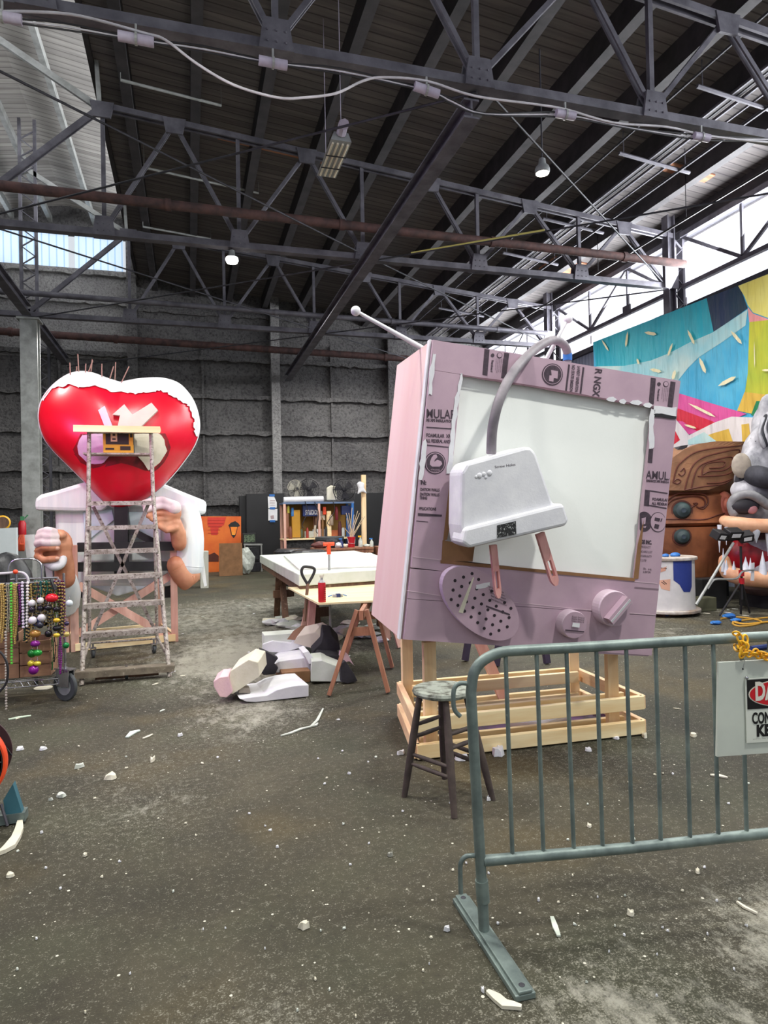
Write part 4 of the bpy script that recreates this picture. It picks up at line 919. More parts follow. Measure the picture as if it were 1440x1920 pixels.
def hpatch(poly, nm, mt, off=.02, par=None, th=True):
    b = MB(); patch(b, poly, lambda q: hsurf(q, off), 5)
    if th:
        m_ = len(poly)*4; top_ = [b.v[i].copy() for i in range(m_)]; low = [v+V((0, off+.03, 0)) for v in top_]
        b.add(top_+low, [(i, (i+1) % m_, m_+(i+1) % m_, m_+i) for i in range(m_)])
    return b.build(nm, mt, par or heart)
hpatch(jag([(205, 860), (215, 852), (232, 850), (250, 858), (268, 872), (280, 884), (262, 880), (240, 870), (222, 866), (205, 872), (195, 876), (205, 860)], 1.5, 2, 3), 'shaded_hollow', 'heart_dark', .004, None, False)  # shading between the cheek patches, painted as a darker red piece
hpatch(jag([(136, 842), (150, 812), (308, 812), (320, 840), (310, 868), (284, 888), (268, 874), (300, 830), (200, 815), (140, 850), (160, 874), (200, 872), (176, 878), (150, 868), (136, 842)], 2, 2, 5), 'dark_ring', 'heart_dark', .003, None, False)  # darker red ring around the cheek patches
hpatch(jag([(155, 815), (195, 811), (206, 828), (208, 852), (200, 862), (190, 870), (165, 868), (148, 852), (144, 836), (155, 815)], 1.2, 2, 8), 'cheek_patch', 'foam_lav', .035)
hpatch(jag([(245, 814), (295, 810), (308, 824), (313, 845), (300, 868), (278, 881), (270, 868), (258, 856), (246, 852), (245, 814)], 1.2, 2, 9), 'cheek_patch', 'foam_y', .035)
hpatch([(184, 769), (196, 761), (210, 797), (208, 802), (197, 802)], 'foam_cutout', 'foam_lav', .08)
hpatch([(211, 777), (233, 758), (236, 774), (246, 782), (268, 775), (284, 755), (296, 769), (262, 802), (220, 802), (225, 779)], 'foam_cutout', flat('grey foam cut-out', (206, 200, 190)), .09)
for i, (x0, y0, x1, y1) in enumerate(((132, 702, 131, 680), (148, 698, 146, 664), (143, 698, 144, 687), (160, 700, 161, 682), (163, 700, 174, 676), (170, 700, 173, 674), (191, 706, 191, 682), (204, 712, 213, 687), (215, 716, 217, 679), (224, 720, 242, 687))):
    b = MB(); b.tube([hp(x0, y0+5, .08*((i % 3)-1)), hp(x1, y1, .08*((i % 3)-1))], .0075, 6); b.build('skewer', flat('wooden skewer', (150, 116, 104)), heart)
def hpoly(pts, dy, dep, nm, mt, par=FIG, bevel=.02, lab=None):
    b = MB(); b.prism([hp(x, y, dy) for x, y in pts], (0, dep, 0)); return b.build(nm, mt, par, lab, bevel=bevel)
torso = hpoly([(102, 950), (160, 915), (300, 912), (374, 955), (374, 1040), (340, 1075), (318, 1100), (118, 1100), (104, 1040)], .17, .45, 'shirt', 'shirt', bevel=.05, lab='white painted shirt torso')
hpoly([(64, 957), (65, 934), (76, 927), (110, 918), (162, 902), (190, 925), (205, 948), (190, 958), (140, 959)], 0, .45, 'shoulder_cap', 'shirt', bevel=.05)
hpoly([(245, 948), (268, 938), (300, 904), (340, 921), (388, 940), (386, 965), (360, 963), (300, 957)], 0, .45, 'shoulder_cap', 'shirt', bevel=.05)
hpoly([(155, 960), (210, 955), (214, 975), (160, 1018)], .13, .06, 'shirt_panel', 'shirtblue', torso, .01)
hpoly([(240, 960), (300, 960), (302, 1015), (248, 1012)], .13, .06, 'shirt_panel', 'shirtblue', torso, .01)
hpoly([(160, 1085), (300, 1085), (290, 1098), (220, 1118), (170, 1100)], .2, .3, 'shirt_hem', 'shirtblue', torso, .02)
# arms and hands
def arm(pts, rs, nm, mt, par=FIG, n=16, lab=None):
    b = MB(); b.chain_body(spline(pts, 4), [rs[min(len(rs)-1, int(i/4))]+(rs[min(len(rs)-1, int(i/4)+1)]-rs[min(len(rs)-1, int(i/4))])*((i % 4)/4) for i in range(4*(len(pts)-1)+1)], n)
    return b.build(nm, mt, par, lab, smooth=True)
arm([hp(352, 965, .05), hp(356, 1010, .02), hp(352, 1062, 0)], [.17, .19, .2], 'sleeve', 'shirt')
arm([hp(352, 1066, 0), hp(350, 1084, -.02), hp(330, 1060, -.12)], [.16, .17, .13], 'elbow', 'skin')
hpoly([(374, 1030), (380, 1034), (388, 1098), (383, 1100), (372, 1050)], 0, .02, 'cloth_strip', 'shirt', FIG, 0)
b = MB()   # right forearm and hand reaching for the chin, one surface
b.chain_body([hp(336, 1020, -.2), hp(334, 1000, -.24), hp(326, 980, -.28)], [.10, .105, .10], 12)
b.ball(hp(322, 962, -.3), .13, 14, (1, .7, 1.05))
for pts, r in (([(318, 955), (300, 948), (286, 952), (276, 957)], .042), ([(316, 966), (298, 962), (284, 966), (277, 968)], .042), ([(320, 974), (306, 974), (292, 976), (284, 974)], .038), ([(326, 980), (314, 984), (304, 984)], .034)):
    b.chain_body([hp(x, y, -.34-.02*i) for i, (x, y) in enumerate(pts)], [r*(1-.08*i) for i in range(len(pts))], 10)
b.chain_body([hp(330, 990, -.34), hp(312, 994, -.38), hp(298, 986, -.4)], [.05, .045, .036], 10)
rh = b.build('hand', 'skin', FIG, 'brown hand reaching up to the heart'); remesh(rh, .014, 3)
b = MB()
for pts, r in (([(326, 945), (304, 937), (284, 940), (270, 944)], .05), ([(328, 955), (305, 948), (288, 951), (274, 956)], .048)): b.chain_body([hp(x, y, -.37-.01*i) for i, (x, y) in enumerate(pts)], [r]*4, 12)
b.ball(hp(326, 952, -.33), .10, 14); o_ = b.build('bandage', 'bandage', rh); remesh(o_, .016, 3)
# left fist
def lp(x, y, dy=0): return hp(x, y, -.75+dy)
b = MB()
b.chain_body([lp(122, 1086, .1), lp(121, 1062, .05), lp(116, 1040, 0)], [.12, .115, .12], 14); b.ball(lp(110, 1022), .17, 16, (.95, .75, 1.15))
for x0, y0, x1, y1, x2, y2, r in ((72, 1033, 84, 1026, 106, 1027, .052), (70, 1043, 82, 1050, 106, 1047, .046)):
    b.chain_body([lp(x0+18, y0-2, -.02), lp(x0, y0, -.06), lp(x1, y1, -.17), lp((x1+x2)/2, (y1+y2)/2, -.2), lp(x2, y2, -.17)], [r, r*1.05, r, r*.94, r*.8], 12)
b.chain_body([lp(108, 1010, -.06), lp(118, 1002, -.1), lp(116, 992+12, -.13)], [.06, .055, .045], 12)
lh = b.build('hand', 'skin', FIG, 'brown left fist with two bandaged fingers'); remesh(lh, .015, 3)
b = MB()
for x0, y0, x1, y1, x2, y2, r in ((74, 1008, 86, 1004, 104, 1006, .058), (72, 1019, 84, 1016, 106, 1018, .058), (76, 999, 88, 995, 102, 997, .05)):
    b.chain_body([lp(x0+14, y0, 0), lp(x0, y0, -.08), lp(x1, y1, -.19), lp((x1+x2)/2, (y1+y2)/2, -.21), lp(x2, y2, -.17)], [r, r, r, r, r*.9], 12)
o_ = b.build('bandage', 'bandage', lh); remesh(o_, .013, 2)
for x, y in ((107, 1028), (107, 1047)):
    b = MB(); b.ball(lp(x, y, -.2), .03, 10, (1, .6, .8)); b.build('fingernail', flat('nail', (224, 176, 150), .4), lh, smooth=True)
b = MB(); b.chain_body(spline([lp(88, 1053, -.1), lp(100, 1062, -.14), lp(113, 1058, -.12), lp(118, 1045, -.06)], 4), [.055]*13, 12); o_ = b.build('wrist_wrap', 'white', lh, smooth=True)
hpoly([(84, 1060), (97, 1062), (100, 1092), (87, 1084)], -.72, .02, 'wrap_end', 'white', FIG, 0)
arm([lp(122, 1084, .15), lp(124, 1110, .3), lp(118, 1130, .45)], [.13, .17, .2], 'sleeve', 'shirt')
# black steel armature inside the figure
def bar2(p, q, w, nm, mt, par=FIG, dy=.1, dy2=None): b = MB(); b.bar(hp(*p, dy), hp(*q, dy if dy2 is None else dy2), w, w); return b.build(nm, mt, par)
bar2((228, 940), (228, 1080), .17, 'mast', 'black', dy=.0); bar2((236, 990), (288, 1016), .09, 'brace', 'black', dy=.0)
for y0, y1, dy in ((1026, 1024, -.1), (1063, 1061, -.1), (1045, 1043, .5)): bar2((146, y0), (326, y1), .12, 'crossbar', 'black', dy=dy)
for x in (160, 316): bar2((x, 1020), (x, 1120), .1, 'upright', 'black', dy=.3)
# pine stand
A, B_ = G(141, 1222), G(328, 1203); dd_ = (B_-A).normalized(); nn = V((-dd_.y, dd_.x, 0)); ST = thing('figure_stand', 'pinkish pine stand with crossed braces holding up the heart-headed figure', 'stand', (A+B_)/2+nn*.5)
hgt = at(141, 1022, Y=A.y).z
for a in (A, B_, A+nn*1.1, B_+nn*1.1): b = MB(); b.bar(a, a+V((0, 0, hgt)), .09, .045, (0, 1, 0)); b.build('post', 'pinkpine', ST, bevel=.004)
b = MB(); b.bar(A+dd_*-.08+nn*.05, A+dd_*-.08+nn*.05+V((0, 0, hgt)), .04, .09, (0, 1, 0)); b.build('post', 'pinkpine', ST)
for z in (.06, hgt-.05):
    for k in (-.03, 1.13):
        if z > 1 and k < 0: continue
        b = MB(); b.bar(A+nn*k+V((0, 0, z)), B_+nn*k+V((0, 0, z)), .04, .09); b.build('rail', 'pine', ST)
for a in (A, B_):
    for z in (.06, hgt-.05): b = MB(); b.bar(a+V((0, 0, z))+nn*.03, a+nn*1.08+V((0, 0, z)), .04, .09); b.build('rail', 'pine_y', ST)
for (x0, y0), (x1, y1), k in (((147, 1097), (324, 1198), .02), ((318, 1080), (147, 1188), .065)):
    p, q = onplane(x0, y0, A+nn*k, nn), onplane(x1, y1, A+nn*k, nn); b = MB(); b.bar(p, q, .04, .1); b.build('brace', 'pinkpine', ST)
# ---- rolling ladder
LF, RF = G(153, 1286), G(318, 1270); LR, RR = G(171, 1230), G(296, 1221)
LR.y = RR.y = min(8.72, LR.y); YLT = LR.y-.04
LAD = thing('rolling_ladder', 'paint-splattered rolling step ladder standing in front of the heart figure', 'ladder', (LF+RF+LR+RR)/4)
lt, rt_ = at(167, 806, Y=YLT), at(283, 806, Y=YLT)
kl, kr = at(166, 930, Y=YLT-.02), at(287, 930, Y=YLT-.02)
def tubeb(pts, r, nm, mt='ladder', n=10): b = MB(); b.tube(pts, r, n); return b.build(nm, mt, LAD, smooth=True)
tubeb([LF, kl, lt], .024, 'stringer'); tubeb([RF, kr, rt_], .024, 'stringer')
tubeb([LR+V((0, 0, .12)), at(168, 930, Y=YLT+.03)], .02, 'rear_leg'); tubeb([RR+V((0, 0, .12)), at(289, 930, Y=YLT+.03)], .02, 'rear_leg')
zl = LF.z
for y in (942, 988, 1033, 1081, 1134, 1188):
    # a step spans the stringers at the height its picture row gives on the sloping ladder plane
    p0 = LF; nrm = (RF-LF).cross(kl-LF).normalized(); a = onplane(166, y, p0, nrm); t_ = a.z/kl.z
    l, r_ = LF.lerp(kl, t_), RF.lerp(kr, t_); l.z = r_.z = (l.z+r_.z)/2
    b = MB(); b.bar(l, r_, .15, .028); b.bar(l+V((0, -.075, -.012)), r_+V((0, -.075, -.012)), .012, .05); b.build('step', 'ladder', LAD)
bl0, bl1 = LF.lerp(kl, .062), RF.lerp(kr, .055); d_ = (bl1-bl0).normalized()
b = MB(); b.bar(bl0-d_*.06, bl1+d_*.06, .16, .03); b.bar(bl0-d_*.06+V((0, -.08, -.02)), bl1+d_*.06+V((0, -.08, -.02)), .02, .06); b.build('step', mat('worn base tread', (124, 114, 98), (96, 86, 74), 10, .7, spot=(170, 160, 146)), LAD)
tubeb([bl0+d_*.12+V((0, .02, -.07)), bl1-d_*.1+V((0, .02, -.07))], .026, 'base_bar', 'oldwood')
tubeb([LR+V((.02, 0, .26)), RR+V((-.02, 0, .26))], .018, 'rear_bar'); tubeb([LR+V((.0, 0, .18)), RR+V((0, 0, .18))], .012, 'rear_bar')
tubeb([LF.lerp(kl, .1), LR+V((0, 0, .2))], .016, 'side_bar'); tubeb([RF.lerp(kr, .1), RR+V((0, 0, .2))], .016, 'side_bar')
for (x0, y0), (x1, y1) in (((175, 950), (290, 1180)), ((278, 946), (176, 1182))):
    b = MB(); b.bar(at(x0, y0, Y=YLT+.03), at(x1, y1, Y=YLT+.03), .012, .04); b.build('cross_brace', 'ladder', LAD)
def caster(c, r, parent, tall=.06, ang=0, w=.03, tire='rubber', hub='greyplastic'):
    c = V(c); R = Euler((0, 0, ang)).to_matrix(); ax = R @ V((1, 0, 0)); out_ = []
    b = MB()
    for s_ in (-1, 1): b.bar(c+V((0, 0, r+.0))+ax*(w*.9*s_), c+V((0, 0, 2*r+.02))+ax*(w*.9*s_), .008, r*1.1, R @ V((0, 1, 0)))
    b.box(c+V((0, 0, 2*r+.02)), (w*2.2, r*1.4, .012), R); b.tube([c+V((0, 0, 2*r+.02)), c+V((0, 0, 2*r+.02+tall))], .012, 8)
    f = b.build('caster_fork', 'chrome' if tire == 'rubber' else 'ladder', parent)
    b = MB(); b.lathe(c+V((0, 0, r))-ax*w/2, [(r*.62, 0), (r*.95, .0), (r, w*.2), (r, w*.8), (r*.95, w), (r*.62, w)], 26, ax); b.build('wheel', tire, f, smooth=True)
    b = MB(); b.lathe(c+V((0, 0, r))-ax*(w*.56), [(r*.1, 0), (r*.6, .002), (r*.6, w*1.1), (r*.1, w*1.12)], 20, ax); b.build('hub', hub, f)
    return f
mc = bl0.lerp(bl1, .5); caster((mc.x, mc.y+.03, 0), .05, LAD, .03, .1, .03, 'rubber', 'rubber'); caster((LR.x+.04, LR.y, 0), .05, LAD, .05, .3, .03, 'rubber', 'rubber'); caster((RR.x-.04, RR.y, 0), .05, LAD, .05, .3, .03, 'rubber', 'rubber')
tubeb([lt+V((0, 0, -.03)), rt_+V((0, 0, -.03))], .016, 'guard_rail'); 
b = MB(); b.bar(at(158, 832, Y=YLT+.16), at(288, 832, Y=YLT+.16), .25, .015); 
bx_ = at(223, 850, Y=YLT+.12)
b = MB(); b.box((bx_.x, YLT+.16, bx_.z-.012), (.8, .26, .02)); b.build('shelf', 'ladder', LAD)
for s_ in (lt, rt_):
    b = MB(); b.bar(V((s_.x, YLT, bx_.z-.012)), V((s_.x, YLT+.28, bx_.z-.012)), .03, .025); b.build('shelf_bracket', 'ladder', LAD)
tb_ = at(222, 812, Y=YLT); b = MB(); b.box((tb_.x, YLT+.02, tb_.z+.055), (.98, .26, .035)); b.box((tb_.x, YLT-.1, tb_.z+.035), (.98, .03, .08)); single(b, 'top_board', 'pine', 'pale board laid across the top of the rolling ladder, over the yellow box', 'board')
T = thing('battery_box', 'small yellow and black carton on the ladder shelf, under the pale board', 'box', (bx_.x, YLT+.16, bx_.z))
w_ = .35; h_ = .30
b = MB(); b.box((bx_.x, YLT+.16, bx_.z+h_/2), (w_, .16, h_)); bxo = b.build('carton', flat('carton black', (52, 44, 38)), T, bevel=.004)
yf = YLT+.078
b = MB(); b.box((bx_.x, yf, bx_.z+.055), (w_, .004, .1)); b.box((bx_.x-w_*.46, yf, bx_.z+.2), (.03, .004, .19)); b.box((bx_.x+w_*.42, yf, bx_.z+.2), (.05, .004, .19)); b.build('yellow_panel', flat('carton yellow', (222, 170, 48)), bxo)
b = MB(); b.box((bx_.x-.05, yf-.003, bx_.z+.2), (.075, .003, .12)); b.build('white_panel', flat('carton cream', (226, 200, 150)), bxo)
b = MB()
for (u, v, w, h) in ((-.05, .225, .03, .03), (-.05, .17, .04, .02), (-.1, .05, .1, .025), (.08, .06, .12, .05), (.15, .22, .03, .05)): b.box((bx_.x+u, yf-.005, bx_.z+v), (w, .002, h))
b.build('print', flat('carton print', (60, 46, 34)), bxo)
# ================================================================= BEAD CART
ca0 = G(123, 1314)       # front right caster
CT = thing('bead_cart', 'chrome wheeled cart hung with bead strands, at the left edge of the picture', 'cart', (ca0.x-.6, ca0.y+.2, 0))
CY = ca0.y; cz = at(118, 1090, Y=CY).z; xr = at(113, 1200, Y=CY).x; xl_ = xr-1.25
caster((ca0.x, CY, 0), at(123, 1258, Y=CY).z/2, CT, .05, .9, .035)
c2_ = G(68, 1282); caster((c2_.x, c2_.y, 0), .062, CT, .05, .2, .035)
for x in (xl_,): caster((x, CY, 0), .062, CT, .05, .4, .035); caster((x, CY+.5, 0), .062, CT, .05, .4, .035)
def ctube(p, r, nm, mt='chrome'): b = MB(); b.tube(p, r, 10); return b.build(nm, mt, CT, smooth=True)
for x, y in ((xr, CY), (xr-.1, c2_.y), (xl_, CY), (xl_, CY+.5)): ctube([(x, y, .13), (x, y, cz+.02)], .0125, 'post')
zb_ = at(60, 1272, Y=CY+.1).z
b = MB()
for i in range(9): y = CY+i*.06; b.tube([(xl_, y, zb_), (xr-.02, y, zb_)], .004, 5)
for y in (CY, CY+.5): b.tube([(xl_, y, zb_+.0), (xr-.02, y, zb_)], .006, 5); b.tube([(xl_, y, zb_-.05), (xr-.02, y, zb_-.05)], .006, 5)
for i in range(22): x = xl_+i*.057; b.tube([(x, CY, zb_), (x+.03, CY, zb_-.05), (x+.057, CY, zb_)], .003, 4)
b.build('wire_shelf', 'chrome', CT)
ctube([(xl_, CY, cz), (xr, CY, cz)], .011, 'rail'); ctube([(xl_, CY+.5, cz), (xr-.1, CY+.5, cz)], .011, 'rail'); ctube([(xr, CY, cz), (xr-.1, CY+.5, cz)], .011, 'rail')
cp = lambda x, y, dy=0: at(x, y, Y=CY+dy)
ctube(spline([cp(16, 1090, .4), cp(16, 1066, .4), cp(24, 1052, .4), cp(45, 1048, .4), cp(68, 1050, .4), cp(78, 1062, .4), cp(78, 1090, .4)], 5), .009, 'handle')
ctube(spline([cp(-30, 1077, .1), cp(10, 1075, .1), cp(38, 1073, .1), cp(50, 1080, .1), cp(54, 1094, .1)], 5), .012, 'handle', 'wire_white')
ctube([cp(31, 1072, .1), cp(31, 1095, .1)], .012, 'upright'); b = MB(); b.ball(cp(29, 1072, .08), .022, 10); b.build('clip', 'orange_red', CT, smooth=True)
for i, x in enumerate((3, 9, 15)): b = MB(); b.bar(cp(x, 1076, .14), cp(x, 1096, .14), .03, .02); b.build('hanger', 'black', CT)
bm_ = {}
def beadmat(c):
    if c not in bm_: bm_[c] = mat('bead %d %d %d' % c, c, tuple(max(0, v-20) for v in c), 20, .28, .35 if sum(c) < 600 else 0)
    return bm_[c]
bead_n = [0]
def strand(x, y0, y1, r, c, dy, lab, grp=None, c2=None, drift=0, dbl=.012):
    """one necklace hanging over the rail: two runs of beads"""
    p0, p1 = cp(x, y0, dy), cp(x+drift, y1, dy); L_ = (p1-p0).length; n_ = max(4, int(L_/(2*r*1.02))); b = MB(); rr_ = random.Random(int(x*7+y1))
    for k in range(n_+1):
        t_ = k/n_
        for s_ in (-1, 1):
            off = dbl*s_*sin(pi*min(1, t_*1.02+.02))+rr_.uniform(-.0015, .0015); p = p0.lerp(p1, t_)+V((off, -.012*s_, 0)); b.cur = 1 if (c2 and k % 2) else 0; b.ball(p, r, 6)
            if dbl == 0: break
    ms = [beadmat(c)]+([beadmat(c2)] if c2 else [])
    return single(b, 'bead_strand', ms, lab, 'beads', grp, smooth=True)
GOLD, BLK, PUR, GRN, TEAL, SIL, LIME = (216, 186, 116), (40, 36, 40), (132, 40, 130), (20, 120, 60), (24, 110, 110), (190, 180, 160), (112, 220, 84)
fro = -.035
gl = 'thin gold bead strand hanging on the front rail of the cart'; kl_ = 'thin black and gold bead strand hanging on the front rail of the cart'; sl_ = 'thin silver bead strand hanging on the front rail of the cart'
for x, y1 in ((1, 1188), (5, 1196), (25, 1194), (28, 1206), (58, 1200), (97, 1150)): strand(x, 1096, y1, .0075, GOLD, fro-.004*(x % 3), gl, 'gold strands on the cart')
for x, y1 in ((9, 1200), (50, 1204), (54, 1196), (80, 1140), (93, 1160), (116, 1190), (112, 1176)): strand(x, 1095, y1, .0075, BLK, fro-.004*(x % 3), kl_, 'black and gold strands on the cart', GOLD)
for x, y1 in ((12, 1190), (16, 1184)): strand(x, 1097, y1, .0068, SIL, fro, sl_, 'silver strands on the cart')
strand(20, 1094, 1244, .0125, LIME, fro-.04, 'single line of bright lime green beads hanging down the cart front', None, None, 1, 0)
strand(36, 1098, 1170, .010, PUR, fro, 'dark magenta bead strand behind the first white strand', None)
strand(41, 1093, 1176, .0135, (226, 214, 232), fro-.05, 'large pearly white bead line beside the dark magenta strand', None, None, 2, 0)
strand(51, 1093, 1174, .0135, (236, 232, 226), fro-.05, 'large cream white bead line right of the pearly white one', None, None, -1, 0)
strand(46, 1110, 1200, .008, (16, 70, 52), fro-.01, 'dark green bead strand between the two white bead lines', None)
strand(10, 1186, 1330, .0115, (206, 196, 186), fro-.09, 'long pearl bead line hanging lowest at the front of the cart', None, None, 1, 0)
strand(70, 1093, 1122, .008, PUR, fro, 'short magenta bead strand right of the white bead lines', None)
strand(76, 1091, 1118, .008, TEAL, fro, 'short teal bead strand, leftmost of two at the cart corner', None); strand(87, 1090, 1116, .008, (30, 124, 96), fro, 'short green bead strand under the black strap', None)
strand(105, 1100, 1180, .007, (90, 130, 40), fro-.02, 'olive green bead strand by the cart corner post', None); strand(113, 1196, 1262, .0095, PUR, fro-.02, 'purple bead strand wrapped down the cart corner post', None)
strand(98, 1195, 1255, .006, GRN, .12, 'thin green bead strand hanging low behind the corner post', None); strand(102, 1195, 1240, .006, BLK, .12, 'thin black bead strand hanging low behind the corner post', None); strand(120, 1104, 1196, .0065, GOLD, fro, 'gold and purple bead strand outermost at the cart corner', None, PUR)
strand(33, 1100, 1200, .0062, BLK, fro, 'thin plain black bead strand beside the magenta strand', None)
for x, y1 in ((64, 1150), (68, 1170), (73, 1150), (83, 1172), (90, 1176), (95, 1186), (100, 1170), (109, 1192), (62, 1186), (86, 1150), (119, 1180)): strand(x, 1096, y1, .0068, BLK, fro+.012-.003*(x % 3), kl_, 'black and gold strands on the cart', (150, 120, 60))
for x, y1 in ((66, 1140), (103, 1160), (113, 1165), (79, 1170), (3, 1204), (31, 1190), (22, 1190), (7, 1180)): strand(x, 1095, y1, .0062, GOLD, fro+.01-.003*(x % 3), gl, 'gold strands on the cart')
for x, y1 in ((66, 1112), (72, 1118), (82, 1114), (92, 1110), (96, 1114)): strand(x, 1089, y1, .0078, (34, 92, 76), fro-.025-.004*(x % 2), 'short dark green bead strand bunched over the cart corner', 'green strands bunched on the cart corner', (150, 140, 90))
for x, y1 in ((102, 1130), (109, 1128), (115, 1150), (119, 1140)): strand(x, 1090, y1, .0075, (96, 30, 84), fro-.02-.003*(x % 2), 'short plum and gold bead strand at the cart corner', 'plum strands at the cart corner', GOLD)
orn = [(60, 1131, 7.2, (226, 222, 226), 'white ball ornament hanging upper left of the cluster'), (76, 1126, 6.6, (222, 220, 218), 'white ball ornament left of the red one'), (97, 1121, 12.5, (226, 40, 54), 'red oval ornament with a black strap'), (61, 1163, 8, (228, 224, 232), 'larger white ball ornament lower left of the cluster'), (78, 1158, 7.8, (224, 220, 222), 'white ball ornament beside the larger white one'),
 (75, 1172, 7, (52, 54, 66), 'dark slate ball ornament under the white pair'), (66, 1188, 11, (176, 132, 66), 'bronze gold oval ornament'), (66, 1207, 9.3, (128, 34, 130), 'purple oval ornament under the bronze one'), (60, 1225, 8.5, (24, 110, 44), 'dark green ball ornament, left of the green pair'), (70, 1224, 9.2, (38, 150, 60), 'bright green oval ornament, right of the green pair'), (58, 1244, 6.5, (200, 180, 60), 'small dull yellow ball ornament'), (70, 1244, 7.2, (214, 196, 66), 'yellow oval ornament beside the dull yellow one'), (63, 1256, 9.6, (134, 30, 140), 'lowest purple ball ornament'),
 (106, 1163, 6.6, (222, 180, 50), 'gold ball ornament over the black ovals'), (107, 1178, 8.6, (32, 32, 36), 'black oval ornament between two gold balls'), (106, 1191, 6.4, (214, 186, 60), 'gold ball ornament under the black oval'), (91, 1188, 7.4, (30, 28, 32), 'black ball ornament beside the bronze one'), (125, 1169, 4.8, (60, 50, 80), 'small dark violet ornament on the cart corner'), (125, 1189, 5.6, (204, 184, 110), 'pale gold ornament on the cart corner'), (124, 1210, 6.4, (20, 120, 60), 'green ball ornament at the cart corner post'), (130, 1131, 7, (206, 214, 218), 'white bulb-shaped ornament sticking out right of the cart'),
 (60, 1143, 6.4, (46, 40, 52), 'dark plum ball ornament under the upper white ball'), (76, 1141, 6.6, (40, 38, 46), 'charcoal ball ornament under the second white ball'), (90, 1140, 8.4, (34, 32, 36), 'black ball ornament under the red oval'), (106, 1142, 8, (38, 36, 40), 'black ball ornament right below the red oval')]
for i, (x, y, r, c, lab) in enumerate(orn):
    p = cp(x, y, -.09 if i % 2 else -.075); rw = r*(cp(100, 1150)-cp(101, 1150)).length; oval = 'oval' in lab
    T = thing('ornament', lab+' on the bead cart', 'ornament', p-V((0, 0, rw)), 'ball ornaments on the bead cart')
    b = MB(); b.ball(p, rw, 18, (1, .75 if oval else 1, .72 if oval else 1)); b.build('ball', mat('ornament %d' % i, c, tuple(max(0, v-16) for v in c), 6, .25, .2 if sum(c) < 560 else 0), T, smooth=True)
    b = MB(); b.tube([p+V((0, 0, rw*.7)), p+V((0, .01, rw*.8+.03))], .003, 6); b.build('cap', 'chrome', T)
b = MB(); b.bar(cp(96, 1086, -.06), cp(104, 1106, -.09), .03, .015); single(b, 'strap', 'black', 'black strap looped over the cart corner above the red ornament', 'strap')
for i, (x0, x1, y, dy, lab) in enumerate(((-40, 36, 1258, .1, 'brown wooden crate leftmost on the cart shelf'), (38, 96, 1262, .1, 'brown wooden crate at the right of the cart shelf'))):
    pa, pb = at(x0, y, Y=CY+dy), at(x1, y, Y=CY+dy); zz = zb_+.012; w = pb.x-pa.x; hh = .34 if i else .42
    T = thing('crate', lab, 'crate', ((pa.x+pb.x)/2, CY+dy+.15, zz))
    for k in range(3):
        b = MB(); b.box(((pa.x+pb.x)/2, CY+dy, zz+hh*(k+.5)/3), (w, .018, hh/3-.012)); b.build('slat', 'crate', T)
        b = MB(); b.box((pb.x-.009, CY+dy+.16, zz+hh*(k+.5)/3), (.018, .3, hh/3-.012)); b.build('slat', 'crate', T)
    b = MB(); b.box(((pa.x+pb.x)/2, CY+dy+.16, zz+.01), (w-.02, .3, .018)); b.box((pa.x+.009, CY+dy+.16, zz+hh/2), (.016, .3, hh)); b.box(((pa.x+pb.x)/2, CY+dy+.315, zz+hh/2), (w, .012, hh)); b.build('body', 'oldwood', T)
b = MB(); b.tube(spline([cp(-10, 1218, -.3), cp(4, 1226, -.32), cp(14, 1248, -.33), cp(12, 1280, -.33), cp(-4, 1300, -.33)], 6), .01, 8); single(b, 'hose_loop', 'wire_black', 'black cable loop hanging at the left edge below the beads', 'cable')
# ---- red-orange fan at the left edge
fy = G(30, 1545).y; fc = at(-66, 1425, Y=fy); fr_ = (at(21, 1405, Y=fy)-fc).length
T = thing('drum_fan', 'orange-rimmed floor fan cut off by the left edge, on a blue foot', 'fan', (fc.x, fy, 0))
b = MB(); b.lathe(fc+V((0, -.06, 0)), [(fr_*.97, 0), (fr_, .01), (fr_*1.0, .04), (fr_*.97, .05), (fr_*.93, .05), (fr_*.93, 0)], 56, (0, -1, 0)); b.build('rim', 'orange_red', T, smooth=True)
b = MB()
for k in range(2, 13): b.tube([fc+V((fr_*k/13.2*cos(a*pi/20), -.1-.05*(1-(k/13)**2), fr_*k/13.2*sin(a*pi/20))) for a in range(41)], .003, 5, False)
for k in range(8): a = k*pi/4; b.tube([fc+V((.05*cos(a), -.15, .05*sin(a))), fc+V((fr_*.95*cos(a), -.1, fr_*.95*sin(a)))], .004, 5)
b.build('grille', 'wire_black', T)
b = MB(); b.lathe(fc+V((0, .1, 0)), [(.01, 0), (fr_*.92, 0), (fr_*.92, .01), (.01, .01)], 48, (0, -1, 0)); b.build('back', flat('fan interior', (70, 44, 48)), T)
for k in range(4):
    a = k*pi/2+.4; b = MB(); u = V((cos(a), 0, sin(a))); w = V((-sin(a), 0, cos(a)))
    b.prism([fc+u*.06-w*.03+V((0, .03, 0)), fc+u*fr_*.85-w*.1+V((0, .05, 0)), fc+u*fr_*.85+w*.1+V((0, -.03, 0)), fc+u*.06+w*.04+V((0, 0, 0))], (0, .008, 0)); b.build('blade', 'blackish', T)
b = MB(); q = [at(x, y, Y=fy) for x, y in ((6, 1500), (24, 1470), (42, 1526), (10, 1532))]; b.prism(q, (0, .05, 0)); b.build('foot_bracket', flat('teal blue paint', (58, 108, 122)), T)
b = MB(); b.prism([at(x, y, Y=fy-.01) for x, y in ((-40, 1536), (46, 1524), (47, 1540), (-40, 1556))], (0, .08, 0)); b.build('foot', 'galv', T)
b = MB(); b.tube([at(2, 1508, Y=fy-.02), at(14, 1548, Y=fy-.02)], .008, 6); b.build('strut', 'steel', T)
